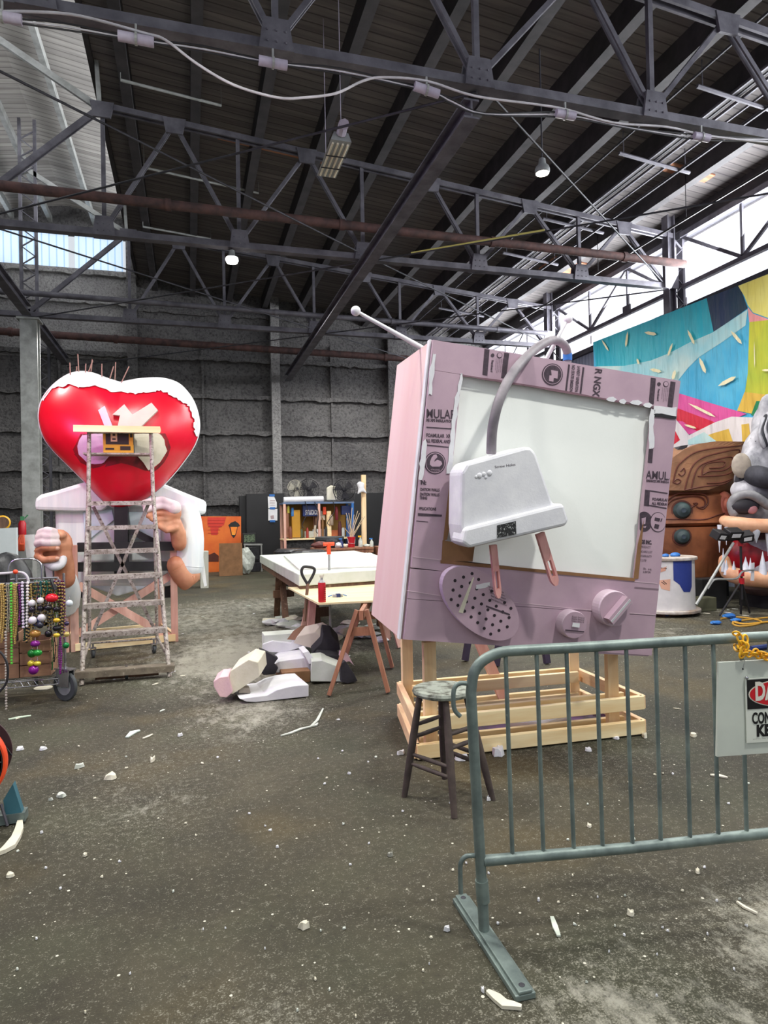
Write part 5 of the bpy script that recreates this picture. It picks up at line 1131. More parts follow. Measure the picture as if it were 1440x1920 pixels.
# ================================================================= WORK TABLES, FOAM PILE
def sawhorse(name, lab, c, ang, wid, h, spread, mt, splay=.16, grp=None):
    """c centre on the floor, beam along ang"""
    R = Euler((0, 0, ang)).to_matrix(); c = V(c); T = thing(name, lab, 'sawhorse', c, grp); f = lambda x, y, z: c+R @ V((x, y, z))
    b = MB(); b.bar(f(-wid/2, 0, h-.05), f(wid/2, 0, h-.05), .04, .09); b.build('beam', mt, T, bevel=.003)
    for s_ in (-1, 1):
        for k in (-1, 1):
            b = MB(); b.bar(f(s_*(wid/2-.06+splay*.6), k*spread/2, .012), f(s_*(wid/2-.1), k*.035, h-.01), .036, .085, R @ V((1, 0, 0))); b.build('leg', mt, T, bevel=.003)
        b = MB(); b.bar(f(s_*(wid/2-.09), -spread*.15, h-.22), f(s_*(wid/2-.09), spread*.15, h-.22), .02, .1); b.build('crosspiece', mt, T)
    return T
# near plywood bench: top from its picture corners
zt_ = .80
W = [G(x, y, zt_) for x, y in ((540, 1101), (597, 1131), (740, 1124), (740, 1092))]
fx = G(617, 1306); fx2 = G(728, 1300)
c0 = (fx+fx2)/2
sawhorse('sawhorse', 'orange-stained wooden sawhorse holding the front of the plywood sheet', c0+V((.62, .0, 0)), .04+pi/2-pi/2, 1.3, zt_-.03, .5, 'orangewood', .0) if False else None
# front horse seen end-on: its beam runs away to the right
def horse_end(name, lab, l, r, apex, length, dirv, h, mt):
    """A-frame seen from its end: feet l, r; beam runs from apex along dirv"""
    T = thing(name, lab, 'sawhorse', (l+r)/2+dirv*length/2); dv = V(dirv).normalized(); sd = (r-l).normalized()
    for k in (0, length):
        for ft, s_ in ((l, -1), (r, 1)):
            b = MB(); b.bar(ft+dv*k+V((0, 0, .015)), V((apex.x, apex.y, h-.005))+dv*k+sd*.045*s_, .038, .085, dv); b.build('leg', mt, T, bevel=.003)
        b = MB(); q = V((apex.x, apex.y, h-.2))+dv*k; b.bar(q-sd*.11-dv*.03, q+sd*.11-dv*.03, .02, .08); b.build('crosspiece', mt, T)
    b = MB(); b.bar(V((apex.x, apex.y, h-.05))-dv*.06, V((apex.x, apex.y, h-.05))+dv*(length+.06), .04, .09); b.build('beam', mt, T, bevel=.003)
    return T
ap = (fx+fx2)/2; ap = V((at(672, 1135, Z=zt_).x, ap.y+.05, 0))
horse_end('sawhorse', 'orange-stained A-frame sawhorse under the plywood sheet, nearest the foam pile', fx, fx2, ap, 1.0, V((.35, 1, 0)), zt_-.022, 'orangewood')
g1, g2 = G(590, 1190), G(648, 1212)
horse_end('sawhorse', 'reddish sawhorse under the far side of the plywood sheet', g1+V((.0, .0, 0)), g2+V((.2, .4, 0)), V((g1.x+.38, g1.y+.25, 0)), .7, V((.35, 1, 0)), zt_-.022, 'pinkpine') if False else None
B1 = W[1]+(W[2]-W[1])*.0
b = MB(); wd = [W[0], W[1], W[1]+(W[2]-W[1])*1.5, W[0]+(W[2]-W[1])*1.55]; b.prism([p+V((0, 0, -.018)) for p in wd], (0, 0, .018)); single(b, 'plywood_sheet', 'ply', 'pale plywood sheet on sawhorses with a red can standing on it', 'work surface')
# can, wrapped clamp, string
cb_ = G(604, 1129, zt_+.0); k_ = (G(611, 1129, zt_)-G(604, 1129, zt_)).length
T = thing('spray_can', 'red spray can standing on the corner of the plywood sheet', 'can', cb_)
b = MB(); b.lathe(cb_, [(k_*.95, 0), (k_, .004), (k_, .185), (k_*.93, .195)], 20); b.build('body', 'red', T, smooth=True)
b = MB(); b.lathe(cb_+V((0, 0, .195)), [(k_*.92, 0), (k_*.7, .018), (k_*.35, .026), (k_*.3, .05)], 20); b.build('dome', 'steel_light', T, smooth=True)
b = MB(); b.box(cb_+V((0, 0, .255)), (.035, .02, .025)); b.tube([cb_+V((0, 0, .24)), cb_+V((.02, 0, .275))], .008, 6); b.build('nozzle', 'foam_y', T)
b = MB()
for i in range(7): b.box(cb_+V((k_*.5, -k_*.9, .03+.02*i)), (k_*.7, .002, .006))
b.build('label_print', flat('can label', (120, 16, 26)), T)
tp_ = G(633, 1119, zt_+.0)
T = thing('tape_roll', 'blue tape wrapped ring lying on the plywood beside the red can', 'tape', tp_)
b = MB(); b.lathe(tp_+V((0, 0, .0)), [(.03, .002), (.055, .002), (.055, .028), (.03, .028), (.03, .002)], 22); b.build('ring', 'steel_light', T)
b = MB(); b.box(tp_+V((0, -.03, .018)), (.045, .05, .04)); b.build('tape_wrap', 'navy', T, bevel=.006)
b = MB(); b.tube([tp_+V((-.06, 0, .02)), tp_+V((-.1, .01, .006))], .006, 6); b.tube([tp_+V((.06, 0, .02)), tp_+V((.1, .0, .006))], .006, 6); b.build('tail', 'blue', T)
# big foam slab table
zf = .98
F_ = [G(x, y, zf) for x, y in ((487, 1041), (560, 1077), (745, 1066), (745, 1040), (640, 1033))]
b = MB(); q = [F_[0], F_[1], F_[1]+(F_[2]-F_[1])*1.35, F_[0]+(F_[2]-F_[1])*1.35+V((.2, .2, 0))]
b.prism([p+V((0, 0, -.14)) for p in q], (0, 0, .14)); single(b, 'foam_slab', 'foam_b', 'thick white foam slab lying flat on brown trestles, behind the plywood sheet', 'foam slab', bevel=.01)
b = MB(); q2 = [q[1].lerp(q[0], .12)+V((.1, .06, .003)), q[1].lerp(q[0], .82)+V((.35, .1, .003)), q[2].lerp(q[3], .7)+V((0, 0, .003)), q[2].lerp(q[3], .05)+V((-.3, .05, .003))]
b.prism(q2, (0, 0, .02)); single(b, 'foam_sheet', flat('thin foam sheet', (226, 226, 218), .8), 'thin pale foam sheet lying on the white slab', 'foam sheet')
b = MB(); p0, p1 = q[1]+V((.02, .06, -.19)), q[2]+V((0, .06, -.19)); b.bar(p0, p1, .06, .09); b.bar(q[0]+V((.06, 0, -.19)), q[1]+V((.06, .1, -.19)), .06, .09); single(b, 'trestle_rail', 'oldwood', 'brown rail along the front underside of the white foam slab', 'rail')
for (xa, ya, xb, yb_, xt, lab) in ((519, 1156, 536, 1167, 520, 'brown trestle under the left end of the foam slab'), (575, 1215, 598, 1205, 583, 'brown trestle under the front corner of the foam slab, beside the shovel'), (712, 1180, 727, 1198, 712, 'brown trestle leg pair under the right of the foam slab, beside the television')):
    l, r_ = G(xa, ya), G(xb, yb_); T = thing('trestle', lab, 'trestle', (l+r_)/2, 'trestles under the foam slab'); ht = zf-.25
    for p, s_ in ((l, -1), (r_, 1)):
        b = MB(); b.bar(p+V((0, 0, .015)), V(((l.x+r_.x)/2+.04*s_, (l.y+r_.y)/2+.12*s_, ht)), .1, .045, (0, 1, 0)); b.build('leg', 'oldwood', T, bevel=.003)
    b = MB(); m2 = (l+r_)/2; b.bar(m2+V((-.12, -.03, .42)), m2+V((.22, .05, .42)), .05, .12); b.build('crosspiece', 'oldwood', T)
    b = MB(); b.bar(m2+V((-.1, 0, ht+.0)), m2+V((.6, .1, ht+.0)), .06, .06); b.build('beam', 'oldwood', T)
# shovel leaning on the slab
s0 = at(577, 1075, Y=7.35); s1 = G(571, 1190, .25); s1 = at(571, 1180, Y=7.25)
T = thing('shovel', 'shovel with black D-handle and brown blade stuck in the foam pile, by the plywood corner', 'shovel', V((s1.x, s1.y, .0)))
b = MB(); pts = [at(x, y, Y=7.2) for x, y in ((577, 1096), (566, 1076), (568, 1064), (578, 1063), (589, 1066), (588, 1076), (577, 1096))]; b.tube(spline(pts, 4), .016, 8); b.build('grip', 'black', T, smooth=True)
b = MB(); b.tube([at(577, 1094, Y=7.2), at(571, 1165, Y=7.15)], .018, 8); b.build('shaft', 'oldwood', T, smooth=True)
b = MB(); patch(b, [(538, 1199), (550, 1183), (565, 1173), (573, 1172), (584, 1178), (588, 1192), (580, 1202)], lambda p: at(p[0], p[1], Y=7.12+.02*((p[0]-565)/20)**2), 3); b.build('blade', flat('rusty blade', (150, 112, 90)), T)
# pole with orange head
pb = V((at(618, 1100, Y=W[3].y+.14).x, W[3].y+.14, 0)); pt = at(619, 1020, Y=pb.y)
T = thing('marker_pole', 'thin pole with a bright orange T-shaped head, behind the red can', 'pole', pb)
b = MB(); b.tube([pb+V((0, 0, .003)), V((pb.x, pb.y, at(619, 1040, Y=pb.y).z))], .016, 8); b.build('pole', 'steel_light', T, smooth=True)
b = MB(); zc = pt.z; b.tube([V((pb.x, pb.y, zc-.13)), V((pb.x, pb.y, zc+.01))], .026, 8); b.tube([V((pb.x-.07, pb.y, zc)), V((pb.x+.07, pb.y, zc))], .024, 8); b.build('head', 'orange_red', T, smooth=True)
pb2 = G(634, 1215)
# foam pile
def chunk(poly, Y, dep, mt, lab, rise=.0, skew=0, name='foam_chunk', grp='foam offcuts in the pile', cat='foam chunk', bev=.006):
    P = [at(x, y, Y=Y) for x, y in poly]; lo = min(p.z for p in P)
    if lo < .004:
        for p in P: p.z += .004-lo
    b = MB(); b.prism(P, (skew, dep, rise)); return single(b, name, mt, lab, cat, grp, bevel=bev)
Yp = G(500, 1316).y
chunk([(449, 1310), (462, 1316), (480, 1317), (579, 1306), (579, 1284), (560, 1285), (540, 1288), (518, 1294), (500, 1304), (480, 1306)], Yp, .5, 'white', 'white curved foam offcut lying at the front of the foam pile', .0, -.05)
chunk([(401, 1288), (412, 1307), (425, 1308), (436, 1298), (428, 1268), (412, 1270), (400, 1278)], Yp+.05, .32, 'foam_pink', 'small pink-painted foam block at the left tip of the foam pile', .0, .05)
chunk([(426, 1300), (436, 1302), (487, 1268), (484, 1242), (466, 1237), (432, 1258)], Yp+.1, .3, 'foam_y', 'pale greenish foam block leaning at the left of the foam pile', .04, .1)
chunk([(488, 1258), (494, 1266), (516, 1264), (522, 1252), (514, 1245), (522, 1234), (500, 1222), (488, 1217)], Yp+.62, .1, 'blackish', 'dark curved offcut standing behind the front foam wedge', .0)
chunk([(512, 1262), (582, 1257), (580, 1232), (524, 1240), (514, 1248)], Yp+.7, .5, 'white', 'white foam block stacked in the middle of the pile', .0, .05)
chunk([(528, 1284), (582, 1280), (582, 1258), (528, 1262)], Yp+.55, .45, 'cardboard', 'brown wooden offcut wedged under the middle foam block', .0)
chunk([(492, 1222), (530, 1224), (566, 1214), (600, 1214), (602, 1196), (556, 1192), (545, 1206), (510, 1202), (492, 1208)], Yp+1.15, .35, 'white', 'long white foam offcut at the top left of the pile', .0, .1)
chunk([(496, 1285), (600, 1282), (600, 1216), (496, 1224)], Yp+1.2, .25, 'foam_b', 'buried foam block holding up the back of the pile', .0)
chunk([(550, 1206), (592, 1218), (602, 1210), (600, 1192), (590, 1186), (556, 1194)], Yp+1.05, .05, flat('tan foam', (206, 194, 182)), 'tan foam flap beside the shovel blade', .1, .1)
chunk([(583, 1288), (642, 1288), (640, 1262), (604, 1248), (584, 1250)], Yp+.45, .4, 'foam_b', 'grey-white foam block at the right end of the pile, behind the sawhorse leg', .0, .06)
chunk([(580, 1246), (594, 1242), (578, 1220), (568, 1224)], Yp+.6, .3, 'white', 'small white foam wedge between the middle block and the dark cloth', .0)
chunk([(584, 1225), (612, 1229), (638, 1218), (636, 1208), (622, 1192), (606, 1190), (602, 1206)], Yp+1.0, .08, 'blackish', 'crumpled black offcut topmost on the right of the pile', .1, .0)
chunk([(592, 1244), (640, 1246), (648, 1240), (640, 1230), (600, 1228)], Yp+.8, .2, 'blackish', 'flat black offcut lying across the right foam block', .02)
chunk([(638, 1252), (641, 1286), (652, 1289), (671, 1284), (664, 1270), (648, 1246)], Yp+.35, .08, 'blackish', 'black curved strip standing right of the sawhorse leg', .0)
chunk([(655, 1240), (664, 1248), (652, 1226), (640, 1222), (636, 1246)], Yp+.75, .1, 'foam_pink', 'pale pink offcut behind the black strip', .0)
chunk([(447, 1300), (470, 1300), (468, 1290), (450, 1288)], Yp+.12, .1, flat('grey offcut', (150, 142, 130)), 'grey flat offcut under the greenish foam block', .0)
# loose sheets under the bench
for i, (poly, Y, lab) in enumerate((([(622, 1190), (660, 1196), (690, 1194), (684, 1184), (640, 1180)], 7.6, 'crumpled pale sheet on the floor under the plywood bench'), ([(510, 1172), (560, 1182), (572, 1170), (540, 1164)], 8.2, 'flat pale foam rubble left of the shovel'))):
    P = [G(x, y, .006) for x, y in poly]; b = MB(); b.prism(P, (0, 0, .03)); single(b, 'loose_sheet', 'foam_b', lab, 'foam scrap')
l = G(590, 1195)
T = sawhorse('sawhorse', 'reddish wooden sawhorse under the back edge of the plywood sheet', V((W[0].x+.75, W[0].y-.05, 0)), .05, 1.1, zt_-.02, .5, 'pinkpine')
# white rubble swept under the benches
for i, (x, y, r) in enumerate(((505, 1166, .1), (520, 1172, .16), (535, 1176, .12), (548, 1165, .14), (560, 1178, .1), (642, 1188, .16), (668, 1192, .2), (690, 1196, .14), (702, 1180, .13), (655, 1172, .12), (715, 1203, .1), (528, 1162, .09), (630, 1200, .1))):
    q = G(x, y); rr_ = random.Random(i); b = MB(); b.ball((q.x, q.y, r*.3), r, 9, (1.3, .9, .34))
    for p in b.v: p.x += rr_.uniform(-.3, .3)*r; p.y += rr_.uniform(-.3, .3)*r; p.z = max(.003, p.z+rr_.uniform(-.12, .12)*r)
    single(b, 'foam_lump', ('foam_y', 'white', 'foam_b')[i % 3], 'lump of pale foam rubble on the floor under the work tables', 'foam scrap', 'rubble under the work tables')
# ================================================================= BACK OF THE HALL
def bpoly(name, poly, Y, dep, mt, lab, cat, grp=None, ground=False, **k):
    P = [at(x, y, Y=Y) for x, y in poly]
    if ground:
        lo = min(p.z for p in P)
        for p in P:
            if p.z < lo+.12: p.z = .003
    b = MB(); b.prism(P, (0, dep, 0)); return single(b, name, mt, lab, cat, grp, **k)
M['panel_black'] = mat('black panel', (20, 20, 23), (27, 27, 30), 2, .55)
for poly, Y, lab in (([(449, 930), (463, 929), (463, 1066), (449, 1066)], 22.4, 'narrow black panel leftmost by the back wall'), ([(462, 926), (533, 925), (534, 1067), (463, 1068)], 22.2, 'tall black cabinet with two white sheets taped to it'), ([(648, 925), (722, 924), (722, 1046), (648, 1046)], 22.3, 'tall black panel standing behind the wooden post')):
    bpoly('partition_board', poly, Y, .35, 'panel_black', lab, 'panel', None, True)
Ys = 22.185
T = thing('taped_sheets', 'two white sheets taped with blue tape to the black cabinet', 'notice', at(511, 976, Y=Ys))
for q in ([(502, 931), (514, 931), (519, 942), (519, 952), (503, 953)], [(503, 954), (520, 954), (520, 976), (503, 976)]):
    b = MB(); b.prism([at(x, y, Y=Ys) for x, y in q], (0, .01, 0)); b.build('sheet', 'paper', T)
for x, y in ((510, 929), (511, 953), (511, 977)): b = MB(); b.prism([at(x+dx, y+dy, Y=Ys-.01) for dx, dy in ((-5, -2), (5, -2), (5, 2), (-5, 2))], (0, .008, 0)); b.build('tape', 'blue', T)
b = MB(); b.prism([at(x, y, Y=Ys-.006) for x, y in ((507, 967), (513, 966), (514, 972), (508, 973))], (0, .008, 0))
for k in range(4): b.prism([at(x, y, Y=Ys-.006) for x, y in ((506, 938+3*k), (516, 938+3*k), (516, 938.8+3*k), (506, 938.8+3*k))], (0, .006, 0))
b.build('sketch', flat('faint sketch', (180, 158, 160)), T)
# orange painted backdrop with a lantern
Yo = 22.0
T = thing('painted_backdrop', 'orange painted backdrop panel showing a glowing street lantern and red bricks', 'backdrop', V((at(412, 1050, Y=Yo).x, Yo, 0)))
b = MB(); P = [at(x, y, Y=Yo) for x, y in ((376, 968), (452, 968), (452, 1054), (376, 1054))]
for p in P[2:]: p.z = .004
b.prism(P, (0, .05, 0)); bd = b.build('panel', mat('orange paint', (232, 120, 44), (214, 92, 32), 1.2, .6), T)
def od(q, nm, mt, e): b = MB(); b.prism([at(x, y, Y=Yo-e) for x, y in q], (0, .003, 0)); return b.build(nm, mt, bd)
od([(389, 970), (424, 970), (420, 984), (410, 990), (408, 1003), (396, 1003), (394, 988), (389, 984)], 'brick_painting', flat('brick red paint', (214, 60, 44)), .006)
b = MB()
for k in range(5): b.prism([at(x, y, Y=Yo-.01) for x, y in ((390, 975+6*k), (422-3*k, 975+6*k), (422-3*k, 976+6*k), (390, 976+6*k))], (0, .003, 0))
b.build('mortar_lines', flat('mortar paint', (180, 44, 36)), bd)
od([(428, 985), (433, 980), (441, 977), (447, 981), (450, 986), (446, 988), (442, 1004), (438, 1009), (434, 1004), (430, 988)], 'lantern_painting', 'black', .008)
od([(432, 988), (445, 988), (441, 1003), (435, 1003)], 'lantern_glow', mat('flame paint', (250, 170, 50), (252, 120, 40), 4, .5), .012)
od([(378, 1041), (384, 1036), (392, 1040), (402, 1036), (410, 1042), (410, 1053), (378, 1053)], 'flame_border', flat('dark brown paint', (90, 40, 24)), .008)
bpoly('cardboard_sheet', [(411, 1019), (454, 1018), (455, 1073), (411, 1073)], 20.2, .06, 'cardboard', 'brown cardboard sheet leaning before the orange backdrop', 'cardboard', None, True)
# crate cart with plastic
Yc = G(488, 1072).y
T = thing('utility_cart', 'small grey cart holding a dark tote, left of the white foam table', 'cart', V((at(476, 1070, Y=Yc).x, Yc, 0)))
for x in (459, 490): b = MB(); p = at(x, 1020, Y=Yc); b.bar(V((p.x, Yc, .01)), V((p.x, Yc, p.z)), .04, .04); b.build('post', 'steel_light', T)
b = MB(); b.bar(at(457, 1021, Y=Yc), at(492, 1021, Y=Yc), .05, .05); b.build('top_rail', 'steel_light', T)
b = MB(); p = at(474, 1050, Y=Yc+.25); b.box(p, (.5, .4, .03)); b.build('shelf', 'steel_dark', T)
for i, (poly, mt, lab) in enumerate((([(455, 1000), (481, 999), (481, 1019), (455, 1020)], 'black', 'dark open crate on top of the small grey cart'), ([(461, 1026), (488, 1024), (486, 1050), (462, 1051)], 'bin', 'black bagged bundle inside the small grey cart'), ([(468, 1055), (489, 1054), (488, 1074), (470, 1075)], 'blackish', 'grey-black bucket under the small grey cart'))):
    P = [at(x, y, Y=Yc+.02) for x, y in poly]
    if i == 2:
        for p in P: p.z = .004 if p.z < .15 else p.z
    b = MB(); b.prism(P, (0, .35, 0)); o = single(b, ('crate', 'bagged_bundle', 'bucket')[i], mt, lab, ('crate', 'bundle', 'bucket')[i], bevel=.02)
    if i == 0:
        b = MB(); b.prism([at(x, y, Y=Yc+.015) for x, y in ((458, 1003), (478, 1002), (478, 1016), (458, 1017))], (0, .004, 0)); b.build('contents', mat('mixed contents', (120, 140, 110), (30, 34, 32), 30, .7), o)
def lump(name, c, r, sc, mt, lab, cat, grp=None, seed=0, n=14):
    rr_ = random.Random(seed); b = MB(); b.ball(c, r, n, sc)
    c = V(c)
    for p in b.v:
        d = p-c; k = 1+.16*sin(d.x*23/r*.2+seed)*cos(d.z*19/r*.2+seed*2)+rr_.uniform(-.1, .1); p.x, p.y, p.z = c.x+d.x*k, c.y+d.y*k, c.z+d.z*k
    lo = min(p.z for p in b.v)
    return single(b, name, mt, lab, cat, grp)
q = G(458, 1077); lump('plastic_bag', (q.x, q.y, .42), .32, (.95, .6, 1.25), 'clear', 'crumpled clear plastic bag on the floor before the cardboard', 'bag', None, 3)
bpoly('low_cabinet', [(376, 1034), (391, 1034), (391, 1092), (376, 1093)], 16.8, .5, flat('pale cabinet', (196, 196, 184)), 'low pale cabinet with black edge, behind the figure\'s elbow', 'cabinet', None, True)
# long table and shelves with clutter
Yt = 17.6; ztb = at(640, 1027, Y=Yt).z
T = thing('work_table', 'long orange-brown table crowded with paint pots and rags, behind the foam slab', 'table', V((at(660, 1040, Y=Yt).x, Yt, 0)))
x0, x1 = at(592, 1030, Y=Yt).x, at(700, 1030, Y=Yt).x
b = MB(); b.box(((x0+x1)/2, Yt+.4, ztb-.03), (x1-x0, .9, .05)); b.build('tabletop', 'orangewood', T)
b = MB(); b.box(((x0+x1)/2, Yt, ztb-.1), (x1-x0, .04, .1)); b.build('apron', 'orangewood', T)
for x in (x0+.08, x1-.08):
    for y in (Yt+.05, Yt+.75): b = MB(); b.bar((x, y, .003), (x, y, ztb-.05), .09, .09); b.build('leg', 'orangewood', T)
def wp(x, y, dy=0): return at(x, y, Y=Yt+.15+dy)
def ont(x, dy=0): p = wp(x, 1027, dy); return V((p.x, p.y, ztb-.004))
c = ont(659); r = .11
T = thing('red_bucket', 'red bucket full of pale sticks on the long table', 'bucket', c)
b = MB(); b.lathe(c, [(r*.8, 0), (r, .26), (r*1.06, .265), (r*1.06, .29), (r*.9, .29)], 20); b.build('body', 'red', T, smooth=True)
b = MB(); b.tube([c+V((-r, 0, .27)), c+V((-r*.9, -.1, .12)), c+V((r*.6, -.13, .1)), c+V((r, 0, .27))], .006, 6); b.build('handle', 'wire_white', T)
for i, (x1_, y1_) in enumerate(((650, 972), (654, 962), (660, 952), (664, 965), (668, 972), (674, 962), (680, 970), (684, 968), (678, 980), (656, 985), (646, 990), (671, 958), (665, 984), (649, 962))):
    a = c+V((.05*sin(i*2.1), .05*cos(i*1.7), .26)); e = wp(x1_, y1_, -.05*cos(i)); b = MB(); b.tube([a, e], .009, 5)
    single(b, 'stick', flat('pale stick', (212, 190, 160)), 'pale wooden stick standing in the red bucket', 'stick', 'sticks in the red bucket')
def bottle(px_, h, r, mt, cap, lab, name='spray_bottle', dy=0):
    c = ont(px_, dy); T = thing(name, lab, 'bottle', c); b = MB(); b.lathe(c, [(r, 0), (r, h*.55), (r*.45, h*.72), (r*.4, h*.85)], 14); b.build('body', mt, T, smooth=True)
    b = MB(); b.box(c+V((-.02, 0, h*.92)), (.09, .03, h*.14)); b.build('nozzle', cap, T)
bottle(676, .32, .06, 'clear', 'yellow', 'clear spray bottle with yellow trigger, right of the red bucket'); bottle(697, .24, .05, 'foam_b', 'blue', 'small white bottle by the far table end', 'bottle'); bottle(640, .26, .06, 'navy', 'blue', 'blue bottle left of the red bucket', 'bottle')
for i, (x, w, h, mt, lab, nm) in enumerate(((634, .22, .16, 'white', 'white paper cup lying on the long table left of the red bucket', 'paper_cup'), (600, .5, .2, flat('dark red rag', (96, 50, 46)), 'dark red rag heaped at the left end of the long table', 'rag'), (622, .4, .28, 'blackish', 'dark crumpled tarp on the long table', 'tarp'), (648, .3, .1, 'foam_y', 'pale rag lying before the red bucket', 'rag'), (690, .34, .07, 'clear', 'flat clear tray at the right of the long table', 'tray'))):
    c = ont(x, .05*i); rr_ = random.Random(i); b = MB(); b.ball((c.x, c.y, c.z+h*.42), .5, 12, (w, .3, h))
    for p in b.v: p.x += rr_.uniform(-.02, .02); p.z = max(ztb-.003, p.z+rr_.uniform(-.02, .02))
    single(b, nm, mt, lab, nm.replace('_', ' '))
# shelf rack
Yr = 19.4
rx0, rx1 = at(530, 940, Y=Yr).x, at(664, 940, Y=Yr).x; zr = at(600, 941, Y=Yr).z
T = thing('shelf_rack', 'blue-topped storage rack behind the long table, fans standing on it', 'rack', ((rx0+rx1)/2, Yr, 0))
b = MB(); b.box(((rx0+rx1)/2, Yr+.4, zr-.03), (rx1-rx0, .8, .05)); b.build('top_shelf', flat('grey blue metal', (104, 124, 156)), T)
b = MB(); zs_ = at(600, 1010, Y=Yr).z; b.box(((rx0+rx1)/2, Yr+.4, zs_), (rx1-rx0, .8, .04)); b.build('shelf', 'pine', T)
for x in (rx0+.05, (rx0+rx1)/2, rx1-.05):
    for y in (Yr+.03, Yr+.77): b = MB(); b.bar((x, y, .003), (x, y, zr-.05), .07, .07); b.build('post', 'pinkpine' if x < rx1-.1 else 'blue', T)
b = MB(); b.box(((rx0+rx1)/2, Yr+.78, (zr+zs_)/2), (rx1-rx0-.1, .02, (zr-zs_)*.9)); b.build('back_board', flat('ochre board', (150, 112, 44)), T)
rp = lambda x, y, dy=0: at(x, y, Y=Yr+.1+dy)
Q = rp(533, 940)
b = MB(); b.tube([rp(532, 941, .0)+V((0, 0, .05)), rp(606, 939, .0)+V((0, 0, .05))], .09, 12); o_ = single(b, 'paper_roll', 'white', 'white paper roll lying along the rack top before the fans', 'roll', smooth=True)
zt2 = zr-.004
def pedfan(cx, cy, rpx, lab, tilt, grp='pedestal fans on the rack', dark=True):
    c = rp(cx, cy, .35); r = (rp(cx+rpx, cy, .35)-c).length
    T = thing('floor_fan', lab, 'fan', V((c.x, c.y, zt2)), grp); ax = V((tilt, -1, .15)).normalized(); u = ax.cross(V((0, 0, 1))).normalized(); w = u.cross(ax)
    cage = 'wire_black' if dark else flat('pale cage', (150, 146, 134))
    b = MB()
    for k in (1, .82, .64, .46, .28):
        for o in (-.1, .1):
            oo = o*(1-k*k*.8); b.tube([c+ax*oo+(u*cos(2*pi*i/24)+w*sin(2*pi*i/24))*r*k for i in range(25)], .008 if k == 1 else .004, 4, False)
    for k in range(14): a = k*pi/7; d = u*cos(a)+w*sin(a); b.tube([c+ax*.1+d*.04, c+ax*.02+d*r], .004, 4); b.tube([c-ax*.1+d*.04, c-ax*.02+d*r], .004, 4)
    b.build('cage', cage, T)
    for k in range(3):
        a = k*2*pi/3+.5; d = u*cos(a)+w*sin(a); e = ax.cross(d); b = MB(); b.prism([c+d*.05-e*.03, c+d*r*.86-e*.1, c+d*r*.8+e*.16, c+d*.05+e*.05], ax*.015); b.build('blade', 'blackish' if dark else flat('pale blade', (164, 160, 146)), T)
    b = MB(); b.lathe(c-ax*.12, [(.03, 0), (.07, .02), (.07, .16), (.03, .2)], 14, ax); b.build('motor', 'blackish', T, smooth=True)
    b = MB(); b.tube([c+u*r, c+u*r*.9+V((0, -.1, -r*.6)), V((c.x, c.y-.15, zt2+.02))+u*r*.8, V((c.x, c.y-.15, zt2+.02))-u*r*.8, c-u*r*.9+V((0, -.1, -r*.6)), c-u*r], .014, 6); b.build('stand', 'wire_black', T)
pedfan(555, 917, 17, 'pale-bladed fan leftmost on top of the storage rack', .3, dark=False); pedfan(579, 917, 19, 'black fan in the middle of the rack top, large dark blade', -.1); pedfan(645, 918, 20, 'dark grey fan at the right end of the rack top', -.35)
b = MB(); bpts = [rp(x, y, .5) for x, y in ((613, 938), (613, 915), (620, 910), (632, 912), (632, 938))]; b.prism(bpts, (0, .1, 0)); single(b, 'shell_chair', 'foam_y', 'cream moulded chair between the fans on the rack', 'chair', bevel=.03)
for i, (x, y0, y1, w, mt, lab, nm, cat) in enumerate(((556, 1008, 956, 16, flat('mustard board', (190, 140, 40)), 'yellow upright board inside the storage rack', 'board', 'board'), (585, 968, 946, 34, 'navy', 'navy box with white lettering on the storage rack', 'box', 'box'), (601, 1008, 992, 26, 'white', 'white paper bundle on the middle rack shelf', 'paper_bundle', 'papers'), (583, 1008, 996, 22, 'foam_b', 'grey-white foam piece on the middle rack shelf', 'foam_piece', 'foam'), (627, 1008, 994, 18, flat('dull orange', (190, 110, 70)), 'dull orange scrap on the middle rack shelf', 'scrap', 'scrap'), (618, 1008, 958, 8, 'pine', 'pine stick standing in the storage rack', 'stick', 'stick'), (609, 965, 950, 6, 'orange_red', 'red bottle high in the storage rack', 'bottle', 'bottle'), (570, 955, 946, 5, flat('green tin', (60, 150, 70)), 'green tin high in the storage rack', 'tin', 'tin'), (596, 985, 962, 10, 'oldwood', 'brown wooden bracket in the storage rack', 'bracket', 'bracket'), (603, 975, 958, 14, 'foam_y', 'cream moulded stool inside the storage rack', 'moulded_stool', 'stool'), (650, 965, 948, 18, 'navy', 'navy blue bag at the right end of the storage rack', 'bag', 'bag'), (538, 1008, 948, 9, 'orangewood', 'orange plank at the left end of the storage rack', 'plank', 'plank'))):
    a, c = rp(x, y0, .05+.03*(i % 5)), rp(x, y1, .05+.03*(i % 5)); w_ = (rp(x+w/2, y0)-rp(x-w/2, y0)).length; zz = a.z
    b = MB(); b.box((a.x, a.y+.1, (a.z+c.z)/2), (w_, .18, c.z-a.z)); o = single(b, nm, mt, lab, cat, bevel=.015)
    if i == 1:
        b = MB(); put_text(b, 'STUDIOS', .2, V((a.x-w_*.36, a.y-.0, a.z+.05)), (1, 0, 0), (0, 0, 1), .004, fit=w_*.72); b.build('lettering', 'white', o)
